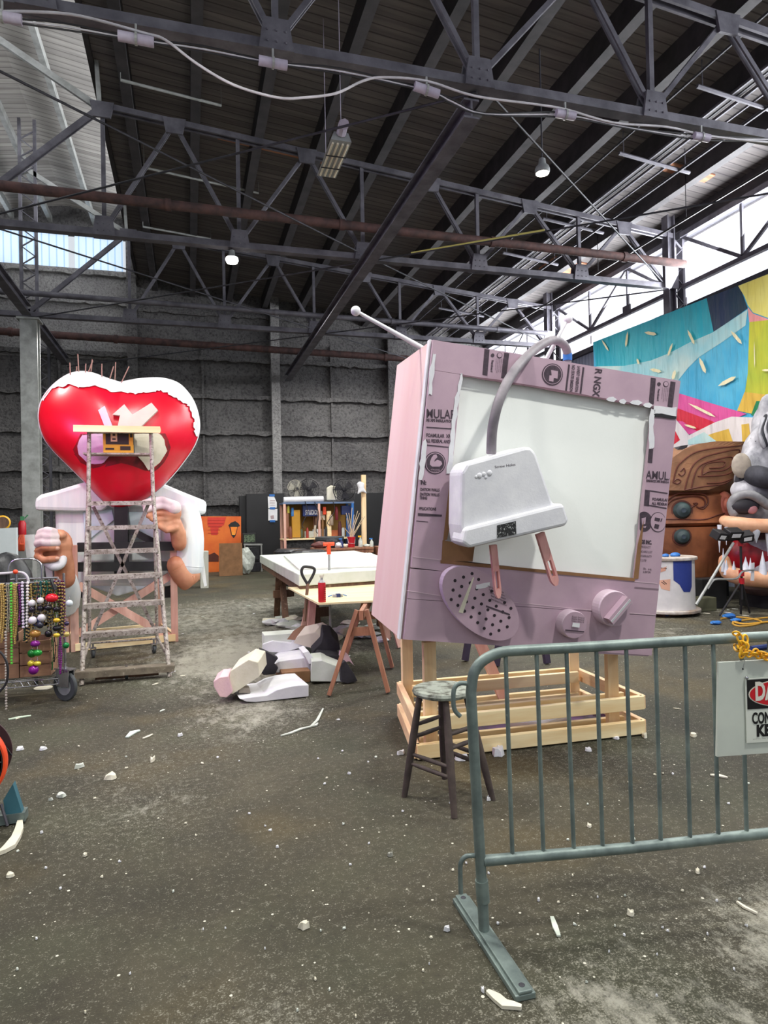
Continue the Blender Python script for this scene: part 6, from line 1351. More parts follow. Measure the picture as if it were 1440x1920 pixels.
for i, (x, y0, y1, w, c, lab, nm) in enumerate(((545, 1008, 985, 7, (120, 70, 50), 'brown jar low at the left of the rack', 'jar'), (549, 968, 952, 6, (60, 120, 180), 'blue tin high at the left of the rack', 'tin'), (592, 1008, 984, 6, (210, 200, 180), 'cream jar beside the white paper bundle', 'jar'), (612, 1006, 985, 5, (40, 40, 44), 'black can right of the paper bundle', 'can'), (638, 1008, 978, 7, (90, 40, 44), 'dark red jar low at the right of the rack', 'jar'), (644, 1008, 990, 7, (200, 205, 205), 'white tub low at the right of the rack', 'tub'), (655, 1008, 985, 7, (70, 96, 150), 'blue tub at the right end of the rack shelf', 'tub'), (577, 1008, 988, 5, (160, 60, 50), 'red can behind the foam piece on the rack', 'can'), (566, 1008, 990, 6, (80, 84, 60), 'olive can in front of the mustard board', 'can'), (622, 985, 965, 8, (170, 150, 130), 'tan bundle leaning in the middle of the rack', 'bundle'), (632, 975, 950, 6, (130, 40, 50), 'crimson cloth hanging at the right of the rack', 'cloth'), (541, 962, 948, 5, (220, 210, 90), 'yellow tin at the left top of the rack', 'tin'), (606, 1008, 970, 4, (150, 110, 70), 'thin brown stick bundle in the rack', 'sticks'))):
    a, c_ = rp(x, y0, .02+.02*(i % 3)), rp(x, y1, .02+.02*(i % 3)); r = (rp(x+w/2, y0)-rp(x-w/2, y0)).length/2; b = MB()
    b.lathe((a.x, a.y+.05, a.z if y0 < 1000 else zs_+.02), [(r*.9, 0), (r, .02), (r, (c_.z-a.z)*.8), (r*.7, (c_.z-a.z)*.88), (r*.7, c_.z-a.z)], 12); single(b, nm, flat('clutter %d' % i, c), lab, nm, None, smooth=True)
for i, (x0_, y0_, x1_, y1_) in enumerate(((572, 940, 570, 990), (590, 941, 596, 1000), (625, 941, 618, 985))):
    b = MB(); p, q = rp(x0_, y0_, -.13), rp(x1_, y1_, -.13); b.tube(spline([p, p.lerp(q, .4)+V((.08, 0, 0)), q+V((-.05, 0, .1)), q]), .012, 6); single(b, 'dangling_wire', 'wire_black', ('dark cord hanging leftmost down the rack front', 'dark cord hanging by the navy box', 'dark cord hanging at the right of the rack front')[i], 'cord')
# drum, bins, post
c = at(618, 1010, Y=18.92); r = .4
b = MB(); b.lathe((c.x, c.y, .003), [(r*.9, 0), (r, .02), (r, 1.02), (r*1.05, 1.03), (r*1.05, 1.1), (r, 1.12)], 26); single(b, 'trash_drum', 'rubber', 'dark grey drum standing behind the long table', 'drum', smooth=True)
for i, x in enumerate((545, 578)):
    c = at(x, 1030, Y=16.6-1.0*i); b = MB(); b.lathe((c.x, c.y, .003), [(.3, 0), (.36, .7), (.42, .75), (.44, .84), (.36, .9)], 18)
    rr_ = random.Random(i)
    for p in b.v: p.x += rr_.uniform(-.03, .03)
    single(b, 'trash_bin', 'bin', ('left of two black bagged bins behind the foam slab', 'right of two black bagged bins behind the foam slab')[i], 'bin')
q = at(684, 1030, Y=18.8); b = MB(); b.bar((q.x, 18.9, .003), (at(683, 890, Y=18.8).x, 18.9, at(683, 890, Y=18.8).z), .13, .1, (0, 1, 0)); single(b, 'timber_post', 'pine_v', 'upright pine post standing behind the long table', 'post')
b = MB(); b.prism([at(x, y, Y=18.74) for x, y in ((669, 907), (675, 902), (684, 906), (683, 914), (689, 926), (680, 922), (671, 927), (673, 915))], (0, .1, 0)); [setattr(p, 'y', p.y-.5) for p in b.v] if False else None; single(b, 'hanging_rag', 'white', 'white rag hung beside the upright pine post', 'rag', bevel=.04)
q = ont(712); b = MB(); b.box((q.x+.3, Yt+.2, ztb/2), (.8, .5, ztb)); single(b, 'side_table', 'orangewood', 'brown side table at the end of the long table, beside the television', 'table', bevel=.01)
# ---- left background
YE_ = 17.55
ex0 = at(45, 985, Y=17.3)
T = thing('fire_extinguisher', 'red fire extinguisher hung beside the pale steel column', 'extinguisher', at(42, 1003, Y=17.3)); a, c = at(42, 1003, Y=17.3), at(42, 980, Y=17.3)
b = MB(); b.lathe(a, [(.08, 0), (.085, .03), (.085, c.z-a.z-.02), (.05, c.z-a.z+.05)], 16); b.build('cylinder', 'red', T, smooth=True)
b = MB(); b.box(c+V((0, 0, .1)), (.07, .06, .1)); b.tube([c+V((.05, 0, .1)), c+V((.12, 0, .18))], .015, 6); b.build('valve', flat('green valve', (70, 140, 96)), T)
b = MB(); b.bar(a+V((0, 0, .3)), V((XC-.22, 17.68, a.z+.3)), .03, .04); b.build('wall_bracket', 'steel_dark', T)
T = thing('hose_reel', 'yellow-rimmed hose reel at the left picture edge', 'reel', at(2, 990, Y=16.5)); c = at(0, 980, Y=16.5)
b = MB(); b.lathe(c+V((0, .1, 0)), [(.13, 0), (.16, .02), (.16, .2), (.13, .22)], 20, (.4, -1, 0)); b.build('rim', 'yellow', T, smooth=True)
b = MB(); b.lathe(c+V((0, .08, 0)), [(.02, 0), (.125, .0), (.125, .24), (.02, .24)], 20, (.4, -1, 0)); b.build('core', 'oldwood', T)
b = MB(); b.bar((c.x, c.y, .003), (c.x, c.y, c.z-.1), .08, .08); b.build('stand', 'steel_dark', T)
Yw = 12.0
for poly, Y, mt, nm, lab, cat in (([(-20, 992), (30, 989), (31, 1053), (-20, 1053)], 12.4, flat('white sheet', (206, 214, 216)), 'white_board', 'blank white board standing at the left edge behind the bead cart', 'board'), ([(30, 1004), (60, 1003), (60, 1048), (32, 1048)], 14.2, 'steel_light', 'tool_cabinet', 'light grey cabinet between the white board and the figure fist', 'cabinet'), ([(44, 1003), (64, 1002), (64, 1045), (50, 1046)], 13.9, 'paper', 'hanging_sheet', 'pale sheet hung on the light grey cabinet', 'sheet'), ([(24, 1062), (80, 1060), (84, 1066), (22, 1070)], 11.8, 'cardboard', 'low_table', 'low table edge behind the bead cart handle', 'table'), ([(60, 1048), (70, 1048), (70, 1061), (60, 1061)], 11.85, 'navy', 'blue_box', 'small blue box on the low table behind the cart handle', 'box')):
    P = [at(x, y, Y=Y) for x, y in poly]; lo = min(p.z for p in P)
    if nm in ('white_board', 'tool_cabinet', 'low_table'):
        for p in P:
            if p.z < lo+.15: p.z = .003
    if nm == 'low_table': ltz = max(p.z for p in P)
    if nm == 'blue_box':
        d_ = ltz-min(p.z for p in P)
        for p in P: p.z += d_-.002
    b = MB(); b.prism(P, (0, .12 if nm == 'white_board' else .4 if nm != 'hanging_sheet' else .03, 0)); single(b, nm, mt, lab, cat)
b = MB()
for k in range(6): b.tube(spline([at(38+k*1.2, 1003, Y=13.8), at(34+k*2.2, 1018, Y=13.75), at(36+k*1.6, 1032, Y=13.75), at(39+k, 1020, Y=13.7)], 4), .02, 5)
single(b, 'coiled_cord', flat('orange cord', (206, 84, 52)), 'coiled red-orange extension cord hung on the light grey cabinet', 'cord')
c = at(12, 1068, Y=11.0); b = MB(); b.ball((c.x, c.y, .62), .62, 18, (.62, .5, 1)); single(b, 'black_bag', 'bin', 'round black bagged bundle behind the cart handles', 'bag', smooth=True)
# ================================================================= RIGHT SIDE: BANNER, CARVED HEAD, BEAST HEAD, SPOOL, WORK LIGHT
XB = XR-.6
def wpt(x, y, e=0): return at(x, y, X=XB-e)
BMATS = {'teal': ((32, 168, 190), (52, 182, 198)), 'sky': ((64, 172, 214), (96, 190, 220)), 'pale': ((196, 222, 218), (150, 210, 220)), 'navyteal': ((24, 58, 74), (34, 50, 84)), 'lemon': ((232, 224, 130), (222, 208, 92)), 'lime': ((196, 196, 56), (160, 180, 50)), 'pinkb': ((232, 150, 150), (240, 176, 170)), 'mag': ((222, 84, 158), (206, 66, 142)), 'redb': ((214, 30, 62), (200, 22, 48)), 'whiteb': ((230, 224, 222), (214, 210, 216)), 'greenb': ((24, 138, 84), (16, 112, 70)), 'ochre': ((222, 184, 74), (206, 164, 60)), 'dash': ((244, 238, 200), (236, 226, 180))}
ml = list(BMATS)
def banner_mat(n):
    c1, c2 = BMATS[n]; m, nt, b_ = base('banner '+n); v = coords(nt, 'World'); o = ramp(nt, noise(nt, v, .8, 3), [(.38, lin(c1)), (.62, lin(c2))]); nt.links.new(o, b_.inputs['Base Color']); b_.inputs['Roughness'].default_value = .6
    w = nd(nt, 'ShaderNodeTexNoise', Scale=2.2, Detail=3.0); nt.links.new(coords(nt, 'World', (1, 1.6, .35)), w.inputs['Vector']); bump(nt, b_, w.outputs[0], .45, .3); return m
b = MB(); lay = [0]
def reg(poly, n, e=None):
    lay[0] += 1; e_ = lay[0]*.0022 if e is None else e; b.cur = ml.index(n); P = [wpt(x, y, e_) for x, y in poly]
    b.add(P, [tuple(range(len(P)))])
Rp = 1700
reg([(1112, 642), (1440, 514), (1600, 452), (1600, 900), (1440, 900), (1250, 900), (1118, 800)], 'sky')
reg([(1112, 642), (1325, 559), (1338, 623), (1330, 628), (1295, 641), (1255, 662), (1220, 676), (1170, 686), (1118, 687)], 'teal')
reg([(1325, 559), (1386, 535), (1392, 550), (1402, 578), (1338, 623)], 'navyteal')
reg([(1118, 687), (1170, 686), (1220, 676), (1255, 662), (1295, 641), (1335, 624), (1402, 580), (1398, 610), (1356, 640), (1310, 670), (1290, 690), (1270, 715), (1118, 715)], 'pale')
reg([(1384, 536), (1440, 514), (1600, 452), (1600, 620), (1440, 596), (1412, 586), (1402, 572), (1396, 556)], 'lemon')
reg([(1402, 576), (1412, 588), (1440, 598), (1600, 622), (1600, 640), (1405, 606)], 'pinkb')
reg([(1405, 604), (1440, 600), (1600, 622), (1600, 770), (1440, 760), (1410, 776), (1382, 770), (1396, 740), (1402, 700)], 'lime')
reg([(1382, 770), (1396, 735), (1440, 740), (1600, 740), (1600, 770), (1412, 776)], 'ochre')
reg([(1418, 752), (1440, 752), (1600, 752), (1600, 800), (1440, 784), (1408, 778)], 'greenb')
reg([(1240, 733), (1275, 738), (1330, 755), (1400, 776), (1350, 795), (1290, 815), (1262, 840), (1240, 800)], 'mag')
reg([(1240, 760), (1272, 766), (1344, 793), (1330, 800), (1306, 808), (1280, 790), (1240, 786)], 'redb')
reg([(1240, 800), (1265, 790), (1300, 806), (1310, 810), (1290, 815), (1270, 822), (1240, 850)], 'mag')
reg([(1240, 775), (1262, 780), (1284, 806), (1292, 816), (1340, 792), (1372, 781), (1440, 784), (1600, 800), (1600, 900), (1240, 900), (1240, 830)], 'whiteb')
reg([(1240, 812), (1266, 808), (1275, 825), (1240, 850)], 'redb')
reg([(1310, 822), (1338, 812), (1366, 804), (1374, 828), (1310, 828)], 'ochre'); reg([(1390, 796), (1404, 794), (1408, 830), (1392, 830)], 'ochre')
reg([(1290, 825), (1320, 810), (1344, 828), (1290, 834)], 'pale')
def dash(x0, y0, x1, y1, w):
    dx, dy = x1-x0, y1-y0; L_ = math.hypot(dx, dy); nx, ny = -dy/L_*w, dx/L_*w
    reg([(x0, y0), (x0+dx*.3+nx, y0+dy*.3+ny), (x0+dx*.8+nx, y0+dy*.8+ny), (x1, y1), (x0+dx*.8-nx, y0+dy*.8-ny), (x0+dx*.3-nx, y0+dy*.3-ny)], 'dash')
for d in ((1128, 637, 1141, 658, 1.6), (1177, 621, 1173, 651, 2), (1208, 623, 1231, 627, 3), (1261, 643, 1252, 668, 2), (1289, 618, 1302, 646, 2.4), (1194, 672, 1198, 683, 2), (1370, 620, 1391, 645, 3), (1311, 670, 1323, 700, 3.2), (1346, 724, 1380, 706, 3.5), (1218, 692, 1240, 697, 3), (1266, 693, 1261, 712, 3), (1290, 756, 1342, 782, 2.5), (1282, 796, 1306, 803, 2), (1428, 694, 1446, 694, 2), (1414, 640, 1415, 690, .8)): dash(*d)
single(b, 'banner', [banner_mat(n) for n in ml], 'huge painted banner in teal, yellow and pink hung along the right wall', 'banner', None)
b = MB()
for x, y in ((1108, 644), (1287, 572)): b.tube([wpt(x, y, -.02), wpt(x, y-14, -.1)], .015, 5)
single(b, 'banner_ties', 'wire_white', 'white ties holding the top edge of the banner', 'tie')
# carved brown head
C_ = mat('carved brown', (168, 104, 66), (112, 66, 42), 1.6, .55, 0, .08, 18, spot=(88, 70, 56), spotamt=.68); M['carve'] = C_
M['carve2'] = mat('weathered brow brown', (156, 110, 76), (112, 76, 50), 1.8, .6, 0, .08, 18, spot=(104, 96, 84), spotamt=.66)
M['groove'] = flat('dark carved groove', (92, 44, 30)); M['knobgreen'] = mat('dark green knob', (58, 76, 76), (40, 54, 58), 5, .6)
TC = at(1248, 960, D=12.9); TC.z = 0; KS = 1.075; TRr = 1.22*KS
def cyl(x, y, r):
    d = ray(x, y); a = d.x*d.x+d.y*d.y; bb = 2*(d.x*(CAM.x-TC.x)+d.y*(CAM.y-TC.y)); cc_ = (CAM.x-TC.x)**2+(CAM.y-TC.y)**2-r*r; D_ = bb*bb-4*a*cc_
    t_ = (-bb-sqrt(D_))/(2*a) if D_ > 0 else -bb/(2*a); return CAM+d*t_
T = thing('carved_head', 'brown carved totem-like head with spiral brow and dark eye knobs, before the banner', 'parade prop', TC)
zz = [cyl(1300, y, TRr).z for y in (1100, 990, 985, 925, 920, 832)]
b = MB(); b.lathe((TC.x, TC.y, .35), [(.86, 0), (1.13, .1), (1.29, zz[1]*.45), (1.33, zz[1]*.75), (1.25, zz[1]-.35)], 48); b.build('chin_tier', 'carve', T, 'lowest brown tier with a round knob', smooth=True)
b = MB(); b.lathe((TC.x, TC.y, 0), [(1.2, zz[2]-.03), (1.29, zz[2]), (1.365, zz[2]+.04), (1.33, zz[3]-.05), (1.25, zz[3])], 48); et = b.build('eye_tier', 'carve', T, smooth=True)
b = MB(); b.lathe((TC.x, TC.y, 0), [(1.18, zz[3]-.05), (1.29, zz[4]), (1.31, zz[4]+.2), (1.07, zz[5]-.1), (.65, zz[5])], 48); bt = b.build('crown_tier', 'carve2', T, smooth=True)
RB = 1.36*KS
brow = [(1200, 922), (1235, 919), (1284, 920), (1330, 918), (1372, 902), (1388, 868), (1412, 828), (1385, 828), (1345, 827), (1310, 832), (1284, 842), (1262, 858), (1240, 862), (1200, 862)]
b = MB(); patch(b, brow, lambda p: cyl(p[0], p[1], RB), 5); m_ = len(brow)*4; top_ = [b.v[i].copy() for i in range(m_)]
low = [v+(V((TC.x, TC.y, v.z))-v).normalized()*.3 for v in top_]; b.add(top_+low, [(i, (i+1) % m_, m_+(i+1) % m_, m_+i) for i in range(m_)]); br = b.build('brow', 'carve2', T, 'weathered brow slab carved with a square spiral')
def groove(pts, par, r=RB, w=.013, mt='groove'):
    b = MB(); b.tube([cyl(p.x, p.y, r+.001) for p in spline([V((x, y, 0)) for x, y in pts], 5)], w, 6); b.build('carved_line', mt, par, smooth=True)
for pts in ([(1284, 918), (1290, 895), (1300, 872), (1318, 858), (1345, 850), (1385, 843), (1382, 860), (1376, 880), (1360, 890), (1325, 893), (1308, 893)], [(1296, 918), (1300, 898), (1308, 878), (1322, 868), (1350, 860), (1372, 857), (1370, 872), (1356, 882), (1330, 884), (1318, 890)], [(1316, 892), (1318, 876), (1330, 868), (1358, 866), (1354, 876), (1330, 878)], [(1262, 905), (1268, 880), (1276, 868), (1300, 850), (1330, 842), (1365, 838), (1402, 834)], [(1276, 884), (1282, 878), (1284, 886), (1278, 892), (1272, 888)], [(1264, 902), (1270, 898), (1276, 902), (1270, 907), (1262, 904)], [(1284, 919), (1320, 912), (1355, 908), (1370, 900)], [(1325, 906), (1350, 905), (1372, 898)]): groove(pts, br)
for pts in ([(1250, 948), (1260, 938), (1280, 932), (1305, 930), (1320, 936), (1322, 948), (1312, 952)], [(1250, 940), (1270, 926), (1300, 925), (1322, 928), (1328, 942), (1318, 954), (1306, 950)], [(1248, 973), (1280, 974), (1320, 974), (1345, 966), (1360, 962)], [(1295, 952), (1308, 944), (1300, 944)]): groove(pts, et, 1.262*KS)
for x, y, r, par in ((1278, 957, .15, et), (1278, 1006, .135, T)):
    c = cyl(x, y, 1.22*KS if par is et else 1.2*KS); nrm = (c-V((TC.x, TC.y, c.z))).normalized(); b = MB(); b.lathe(c, [(r*1.0, -.03), (r, .05), (r*.75, .13), (r*.3, .16), (.01, .15)], 24, nrm); k_ = b.build('eye_knob', 'knobgreen', par, smooth=True)
    b = MB(); b.lathe(c+nrm*.145, [(r*.28, 0), (r*.26, .02), (r*.1, .018)], 14, nrm); b.build('knob_boss', flat('knob boss', (44, 58, 70)), k_)
    b = MB(); b.lathe(c, [(r*1.22, -.02), (r*1.2, .03), (r*1.02, .03)], 24, nrm); b.build('knob_ring', 'groove', k_)
c = cyl(1358, 948, 1.2*KS); b = MB(); b.ball(c, .26, 16, (.6, .5, 1)); b.ball(c+V((-.05, -.1, .02)), .12, 12, (.6, .5, 1)); ea = b.build('ear', flat('pinkish ear', (190, 112, 88)), et, smooth=True)
b = MB(); b.prism([at(x, y, D=12.0) for x, y in ((1266, 850), (1276, 836), (1290, 834), (1284, 850))], (.1, .3, 0)); b.build('hair_tuft', 'blackish', T)
b = MB(); b.box((TC.x, TC.y, .2), (1.6, 1.4, .36)); b.build('base_platform', 'black', T)
# grey beast head
BC = at(1476, 960, D=11.0); BC.z = 0; K = 1.0
fwd = V((-.45, -.9, 0)).normalized(); sd = V((-fwd.y, fwd.x, 0))  # facing the hall
def bl(x, y, z): return V((BC.x, BC.y, 0))+sd*x-fwd*y*1.0+V((0, 0, z))
def bz(x, y, d=0.0): return at(x, y, D=11.05-d)
BR = Matrix((sd, -fwd, V((0, 0, 1)))).transposed()
T = thing('beast_head', 'huge grey beast head with bared fangs and red mouth at the right picture edge', 'parade prop', BC)
M['beast'] = mat('grey beast hide', (206, 205, 210), (112, 112, 120), 2.4, .6, 0, .12, 16, spot=(48, 48, 54), spotamt=.62, stretch=(1, 1, .7))
M['beast_dark'] = mat('black brow fur', (30, 30, 36), (64, 64, 72), 6, .8, stretch=(1, 1, .3)); M['beast_tan'] = mat('tan lip', (226, 176, 140), (200, 140, 106), 3, .45); M['beast_red'] = mat('red mouth', (170, 16, 34), (110, 8, 20), 3, .35); M['tooth'] = mat('fang', (226, 228, 236), (196, 200, 212), 6, .35)
b = MB()
for (x, y, d, r, s) in ((1466, 900, -.2, .95, (.8, .5, .9)), (1466, 850, -.15, .8, (.8, .5, .7)), (1440, 800, -.3, .3, (.9, .7, 1.3)), (1418, 872, -.05, .3, (1, .7, .9)), (1476, 950, -.1, .8, (1.1, .6, .55)), (1410, 918, .18, .3, (1.15, .7, .75)), (1398, 955, .1, .24, (1.2, .8, .9)), (1466, 1010, -.25, .8, (.95, .5, .6)), (1466, 1060, -.25, .75, (.95, .5, .45)), (1440, 770, -.2, .2, (.8, .7, 1.5)), (1450, 820, -.05, .35, (1, .6, .8))):
    b.ball(bz(x, y, d), r, 20, s, BR)
for p in b.v: p.z = max(p.z, .25)
hd = b.build('skull', 'beast', T); remesh(hd, .045, 6)
b = MB(); b.chain_body(spline([bz(1402, 890, .22), bz(1418, 892, .36), bz(1440, 897, .46), bz(1470, 900, .48)], 4), [.1, .13, .15, .16, .17, .17, .17, .17, .17, .17, .17, .17, .17], 12); b.build('brow_fur', 'beast_dark', T, smooth=True)
b = MB(); b.ball(bz(1390, 902, .16), .13, 12, (.8, .7, 1.2), BR); b.build('eye_corner', 'beast_dark', T, smooth=True)
b = MB(); b.ball(bz(1390, 873, .28), .19, 16, (.8, .3, 1.1), BR); b.build('temple', mat('tan hide', (178, 166, 150), (140, 130, 120), 5, .6), T, smooth=True)
b = MB(); b.ball(bz(1396, 948, .36), .17, 16, (1.35, .5, .85), BR); no = b.build('nostril', flat('nostril dark', (40, 36, 44)), T, smooth=True)
b = MB(); b.ball(bz(1410, 955, .42), .085, 12, (1, .5, .9), BR); b.build('nostril_lining', flat('nostril pink', (176, 120, 124)), no, smooth=True)
b = MB(); pts = [bz(x, y, d) for x, y, d in ((1440, 948, .42), (1410, 928, .44), (1385, 930, .36), (1372, 944, .3), (1376, 962, .3))]; b.chain_body(spline(pts, 4), [.075]*17, 10); b.build('nose_ridge', mat('nose hide', (150, 150, 152), (110, 108, 112), 4, .5), T, smooth=True)
b = MB(); pts = [bz(x, y, d) for x, y, d in ((1358, 976, .2), (1372, 980, .36), (1400, 984, .46), (1440, 986, .52), (1500, 986, .5))]; b.chain_body(spline(pts, 4), [.085+.03*min(1, i/6) for i in range(17)], 12); b.build('upper_lip', 'beast_tan', T, smooth=True)
b = MB(); b.ball(bz(1455, 1040, -.22), .78, 24, (1.0, .35, .6), BR); b.build('mouth', 'beast_red', T, smooth=True)
b = MB(); b.ball(bz(1440, 1000, .16), .5, 16, (1.1, .45, .22), BR); b.build('palate', flat('dark palate', (50, 22, 30)), T, smooth=True)
b = MB(); pts = [bz(x, y, d) for x, y, d in ((1358, 1050, .14), (1364, 1072, .3), (1390, 1082, .42), (1425, 1086, .5), (1500, 1090, .5))]; b.chain_body(spline(pts, 4), [.09+.04*min(1, i/6) for i in range(17)], 12); b.build('lower_lip', 'beast_tan', T, smooth=True)
b = MB(); b.ball(bz(1470, 1098, .1), .7, 18, (1.1, .6, .28), BR); b.build('chin', mat('chin hide', (110, 84, 74), (70, 56, 54), 4, .6), T, smooth=True)
def fang(x, y0, y1, w, d): a, c = bz(x, y0, d), bz(x, y1, d); b = MB(); n_ = 6; b.tube([a.lerp(c, k/n_) for k in range(n_+1)], [max(.004, w*(1-(k/n_)**1.4)) for k in range(n_+1)], 12); b.build('fang', 'tooth', T, smooth=True)
for q in ((1349, 984, 1036, .035, .28), (1362, 988, 1022, .028, .36), (1396, 988, 1000, .06, .46), (1418, 988, 1018, .075, .52), (1440, 1000, 1042, .04, .5), (1356, 1072, 1028, .034, .34), (1362, 1078, 1050, .05, .36), (1376, 1082, 1052, .05, .42), (1398, 1080, 1044, .075, .46), (1407, 1085, 1046, .045, .52), (1430, 1088, 1034, .075, .54), (1452, 1088, 1040, .06, .54)): fang(*q)
for i in range(7): b = MB(); b.chain_body(spline([bz(1432+i*4, 838-i*3, .18), bz(1424+i*5, 812-i*4, .16), bz(1432+i*5, 786-i*5, .1)], 4), [.035+.01*sin(k) for k in range(9)], 7); b.build('hair_lock', 'beast_dark' if i % 2 else 'beast', T, smooth=True)
b = MB(); q = bz(1470, 1120, -.15); b.box((q.x, q.y, .13), (1.2, .7, .26)); b.build('base_platform', 'black', T)
# spool table
SC_ = at(1247, 1100, D=10.6); SC_.z = 0
hz = at(1247, 1047, D=10.3).z
T = thing('cable_spool', 'white painted cable spool with a big blue blob, beside the carved head', 'spool', SC_)
rb2 = .44
b = MB(); b.lathe((SC_.x, SC_.y, .10), [(rb2, 0), (rb2, hz-.13)], 40); dr = b.build('drum', mat('chipped white paint', (222, 220, 218), (206, 204, 204), 4, .6, 0, .1, 20, spot=(112, 104, 100), spotamt=.70), T, smooth=True)
for z0, r, nm in ((hz-.035, .485, 'flange'), (.05, .52, 'flange')): b = MB(); b.lathe((SC_.x, SC_.y, z0), [(r*.98, 0), (r, .01), (r, .04), (r*.98, .05)], 40); b.build(nm, mat('worn flange', (206, 202, 196), (160, 140, 124), 6, .6), T)
b = MB(); b.box((SC_.x, SC_.y, .025), (.6, .6, .05)); b.build('skid', 'oldwood', T)
def sp_(x, y, r=rb2+.004):
    d = ray(x, y); a = d.x**2+d.y**2; bb = 2*(d.x*(CAM.x-SC_.x)+d.y*(CAM.y-SC_.y)); c_ = (CAM.x-SC_.x)**2+(CAM.y-SC_.y)**2-r*r; D_ = max(0, bb*bb-4*a*c_); t_ = (-bb-sqrt(D_))/(2*a); return CAM+d*t_
for poly, mt, nm in (([(1262, 1051), (1297, 1051), (1297, 1100), (1294, 1110), (1282, 1110), (1274, 1096), (1263, 1088)], flat('royal blue', (44, 62, 140)), 'blue_blob'), ([(1234, 1088), (1257, 1086), (1256, 1108), (1240, 1104)], flat('peach paint', (222, 172, 146)), 'peach_patch'), ([(1234, 1068), (1250, 1062), (1248, 1070), (1236, 1074)], flat('peach paint 2', (214, 160, 136)), 'peach_patch')):
    b = MB(); patch(b, poly, lambda p: sp_(*p), 4); b.build(nm, mt, dr)
b = MB()
for (x0, y0, x1, y1) in ((1240, 1091, 1247, 1096), (1243, 1089, 1250, 1095), (1232, 1064, 1250, 1066)): b.tube([sp_(x0, y0), sp_(x1, y1)], .006, 5)
b.build('brush_strokes', flat('dark strokes', (70, 50, 46)), dr)
for i, (x, y, r) in enumerate(((1248, 1043, .06), (1266, 1041, .085))):
    q = at(x, y, Y=SC_.y-.15); b = MB(); b.ball((q.x, q.y, hz+.035), r, 12, (1, .8, .55)); single(b, 'blue_rag', 'blue', ('smaller blue tape wad on the cable spool', 'larger blue tape wad on the cable spool')[i], 'tape wad', None, smooth=True)
# tripod work light
f1, f2, f3 = G(1389, 1152), G(1345, 1134), G(1398, 1146); hub = at(1379, 1088, D=(f1-CAM).dot(FW)); hub = V((hub.x, hub.y-.12, hub.z)); topp = V((hub.x, hub.y, at(1378, 1014, Y=hub.y).z))
T = thing('tripod_work_light', 'black tripod work light with red collars, standing before the beast mouth', 'work light', V((hub.x, hub.y, 0)))
b = MB(); b.tube([V((hub.x, hub.y, .25)), topp], .018, 10); b.build('pole', 'wire_black', T, smooth=True)
for f in (V((f1.x, f1.y, .01)), V((hub.x-.36, hub.y+.08, .01)), V((hub.x+.26, hub.y+.12, .01))): b = MB(); b.tube([hub, f], .016, 8); b.build('leg', 'wire_black', T, smooth=True)
for z in (hub.z, hub.z+.12, topp.z-.04): b = MB(); b.tube([V((hub.x, hub.y, z-.045)), V((hub.x, hub.y, z+.045))], .04, 10); b.build('collar', 'red', T)
b = MB(); b.bar(topp+V((-.3, 0, .02)), topp+V((.2, 0, .02)), .025, .03); b.build('crossbar', 'wire_black', T)
for (x, y, w, a) in ((1348, 1003, .2, .2), (1374, 1000, .26, .0), (1397, 1006, .2, -.3)):
    c = at(x, y, Y=hub.y-.05); R = Euler((.5, a*.5, a)).to_matrix(); b = MB(); b.box(c, (w, .16, .13), R); h_ = b.build('lamp_head', 'wire_black', T, bevel=.01)
    b = MB(); b.box(c+R @ V((0, -.082, .0)), (w*.6, .006, .06), R); b.build('lamp_lens', 'paper', h_)
b = MB(); b.tube([at(1305, 1134, Y=hub.y-.3), at(1375, 1018, Y=hub.y-.09)], .02, 8); 
for p in b.v: p.z = max(.003, p.z)
single(b, 'leaning_pole', 'steel_light', 'pale pole leaning diagonally against the tripod work light', 'pole', smooth=True)
b = MB(); b.tube(spline([at(x, y, Y=hub.y-.12) for x, y in ((1327, 1104), (1336, 1090), (1345, 1086), (1380, 1085), (1392, 1072), (1414, 1068))], 4), .015, 6); single(b, 'bent_rod', 'steel_light', 'bent grey rod hooked across the tripod collar', 'rod')
b = MB(); b.prism([at(x, y, Y=hub.y-.1) for x, y in ((1411, 1056), (1415, 1055), (1414, 1089), (1409, 1089))], (0, .02, 0)); single(b, 'white_stick', 'white', 'short white stick hanging by the lower fangs', 'stick')
# clutter behind and cords
for i, (x, y, w, h, mt, lab, nm) in enumerate(((1318, 1130, .5, .22, flat('olive box', (96, 96, 76)), 'olive box on the floor between spool and tripod', 'box'), (1338, 1118, .5, .5, 'black', 'black road case behind the tripod work light', 'road_case'))):
    q = at(x, y, D=11.0 if i else 10.7); b = MB(); b.box((q.x, q.y+.1, h/2+.003), (w, .25, h)); single(b, nm, mt, lab, nm.replace('_', ' '), None, bevel=.01)
def cord(pts, r, mt, lab, z=.012): b = MB(); b.tube(spline([G(x, y, z) for x, y in pts], 6), r, 6); single(b, 'power_lead', mt, lab, 'cord')
cord([(1352, 1160), (1380, 1157), (1410, 1160), (1428, 1166), (1412, 1172), (1385, 1174), (1374, 1168), (1395, 1163), (1440, 1158), (1480, 1156)], .014, flat('mustard cord', (196, 150, 60)), 'mustard yellow cord tangled on the floor before the tripod')
cord([(1374, 1166), (1398, 1170), (1440, 1166), (1490, 1163)], .014, flat('amber cord', (214, 160, 50)), 'amber cord running right across the floor', .02)
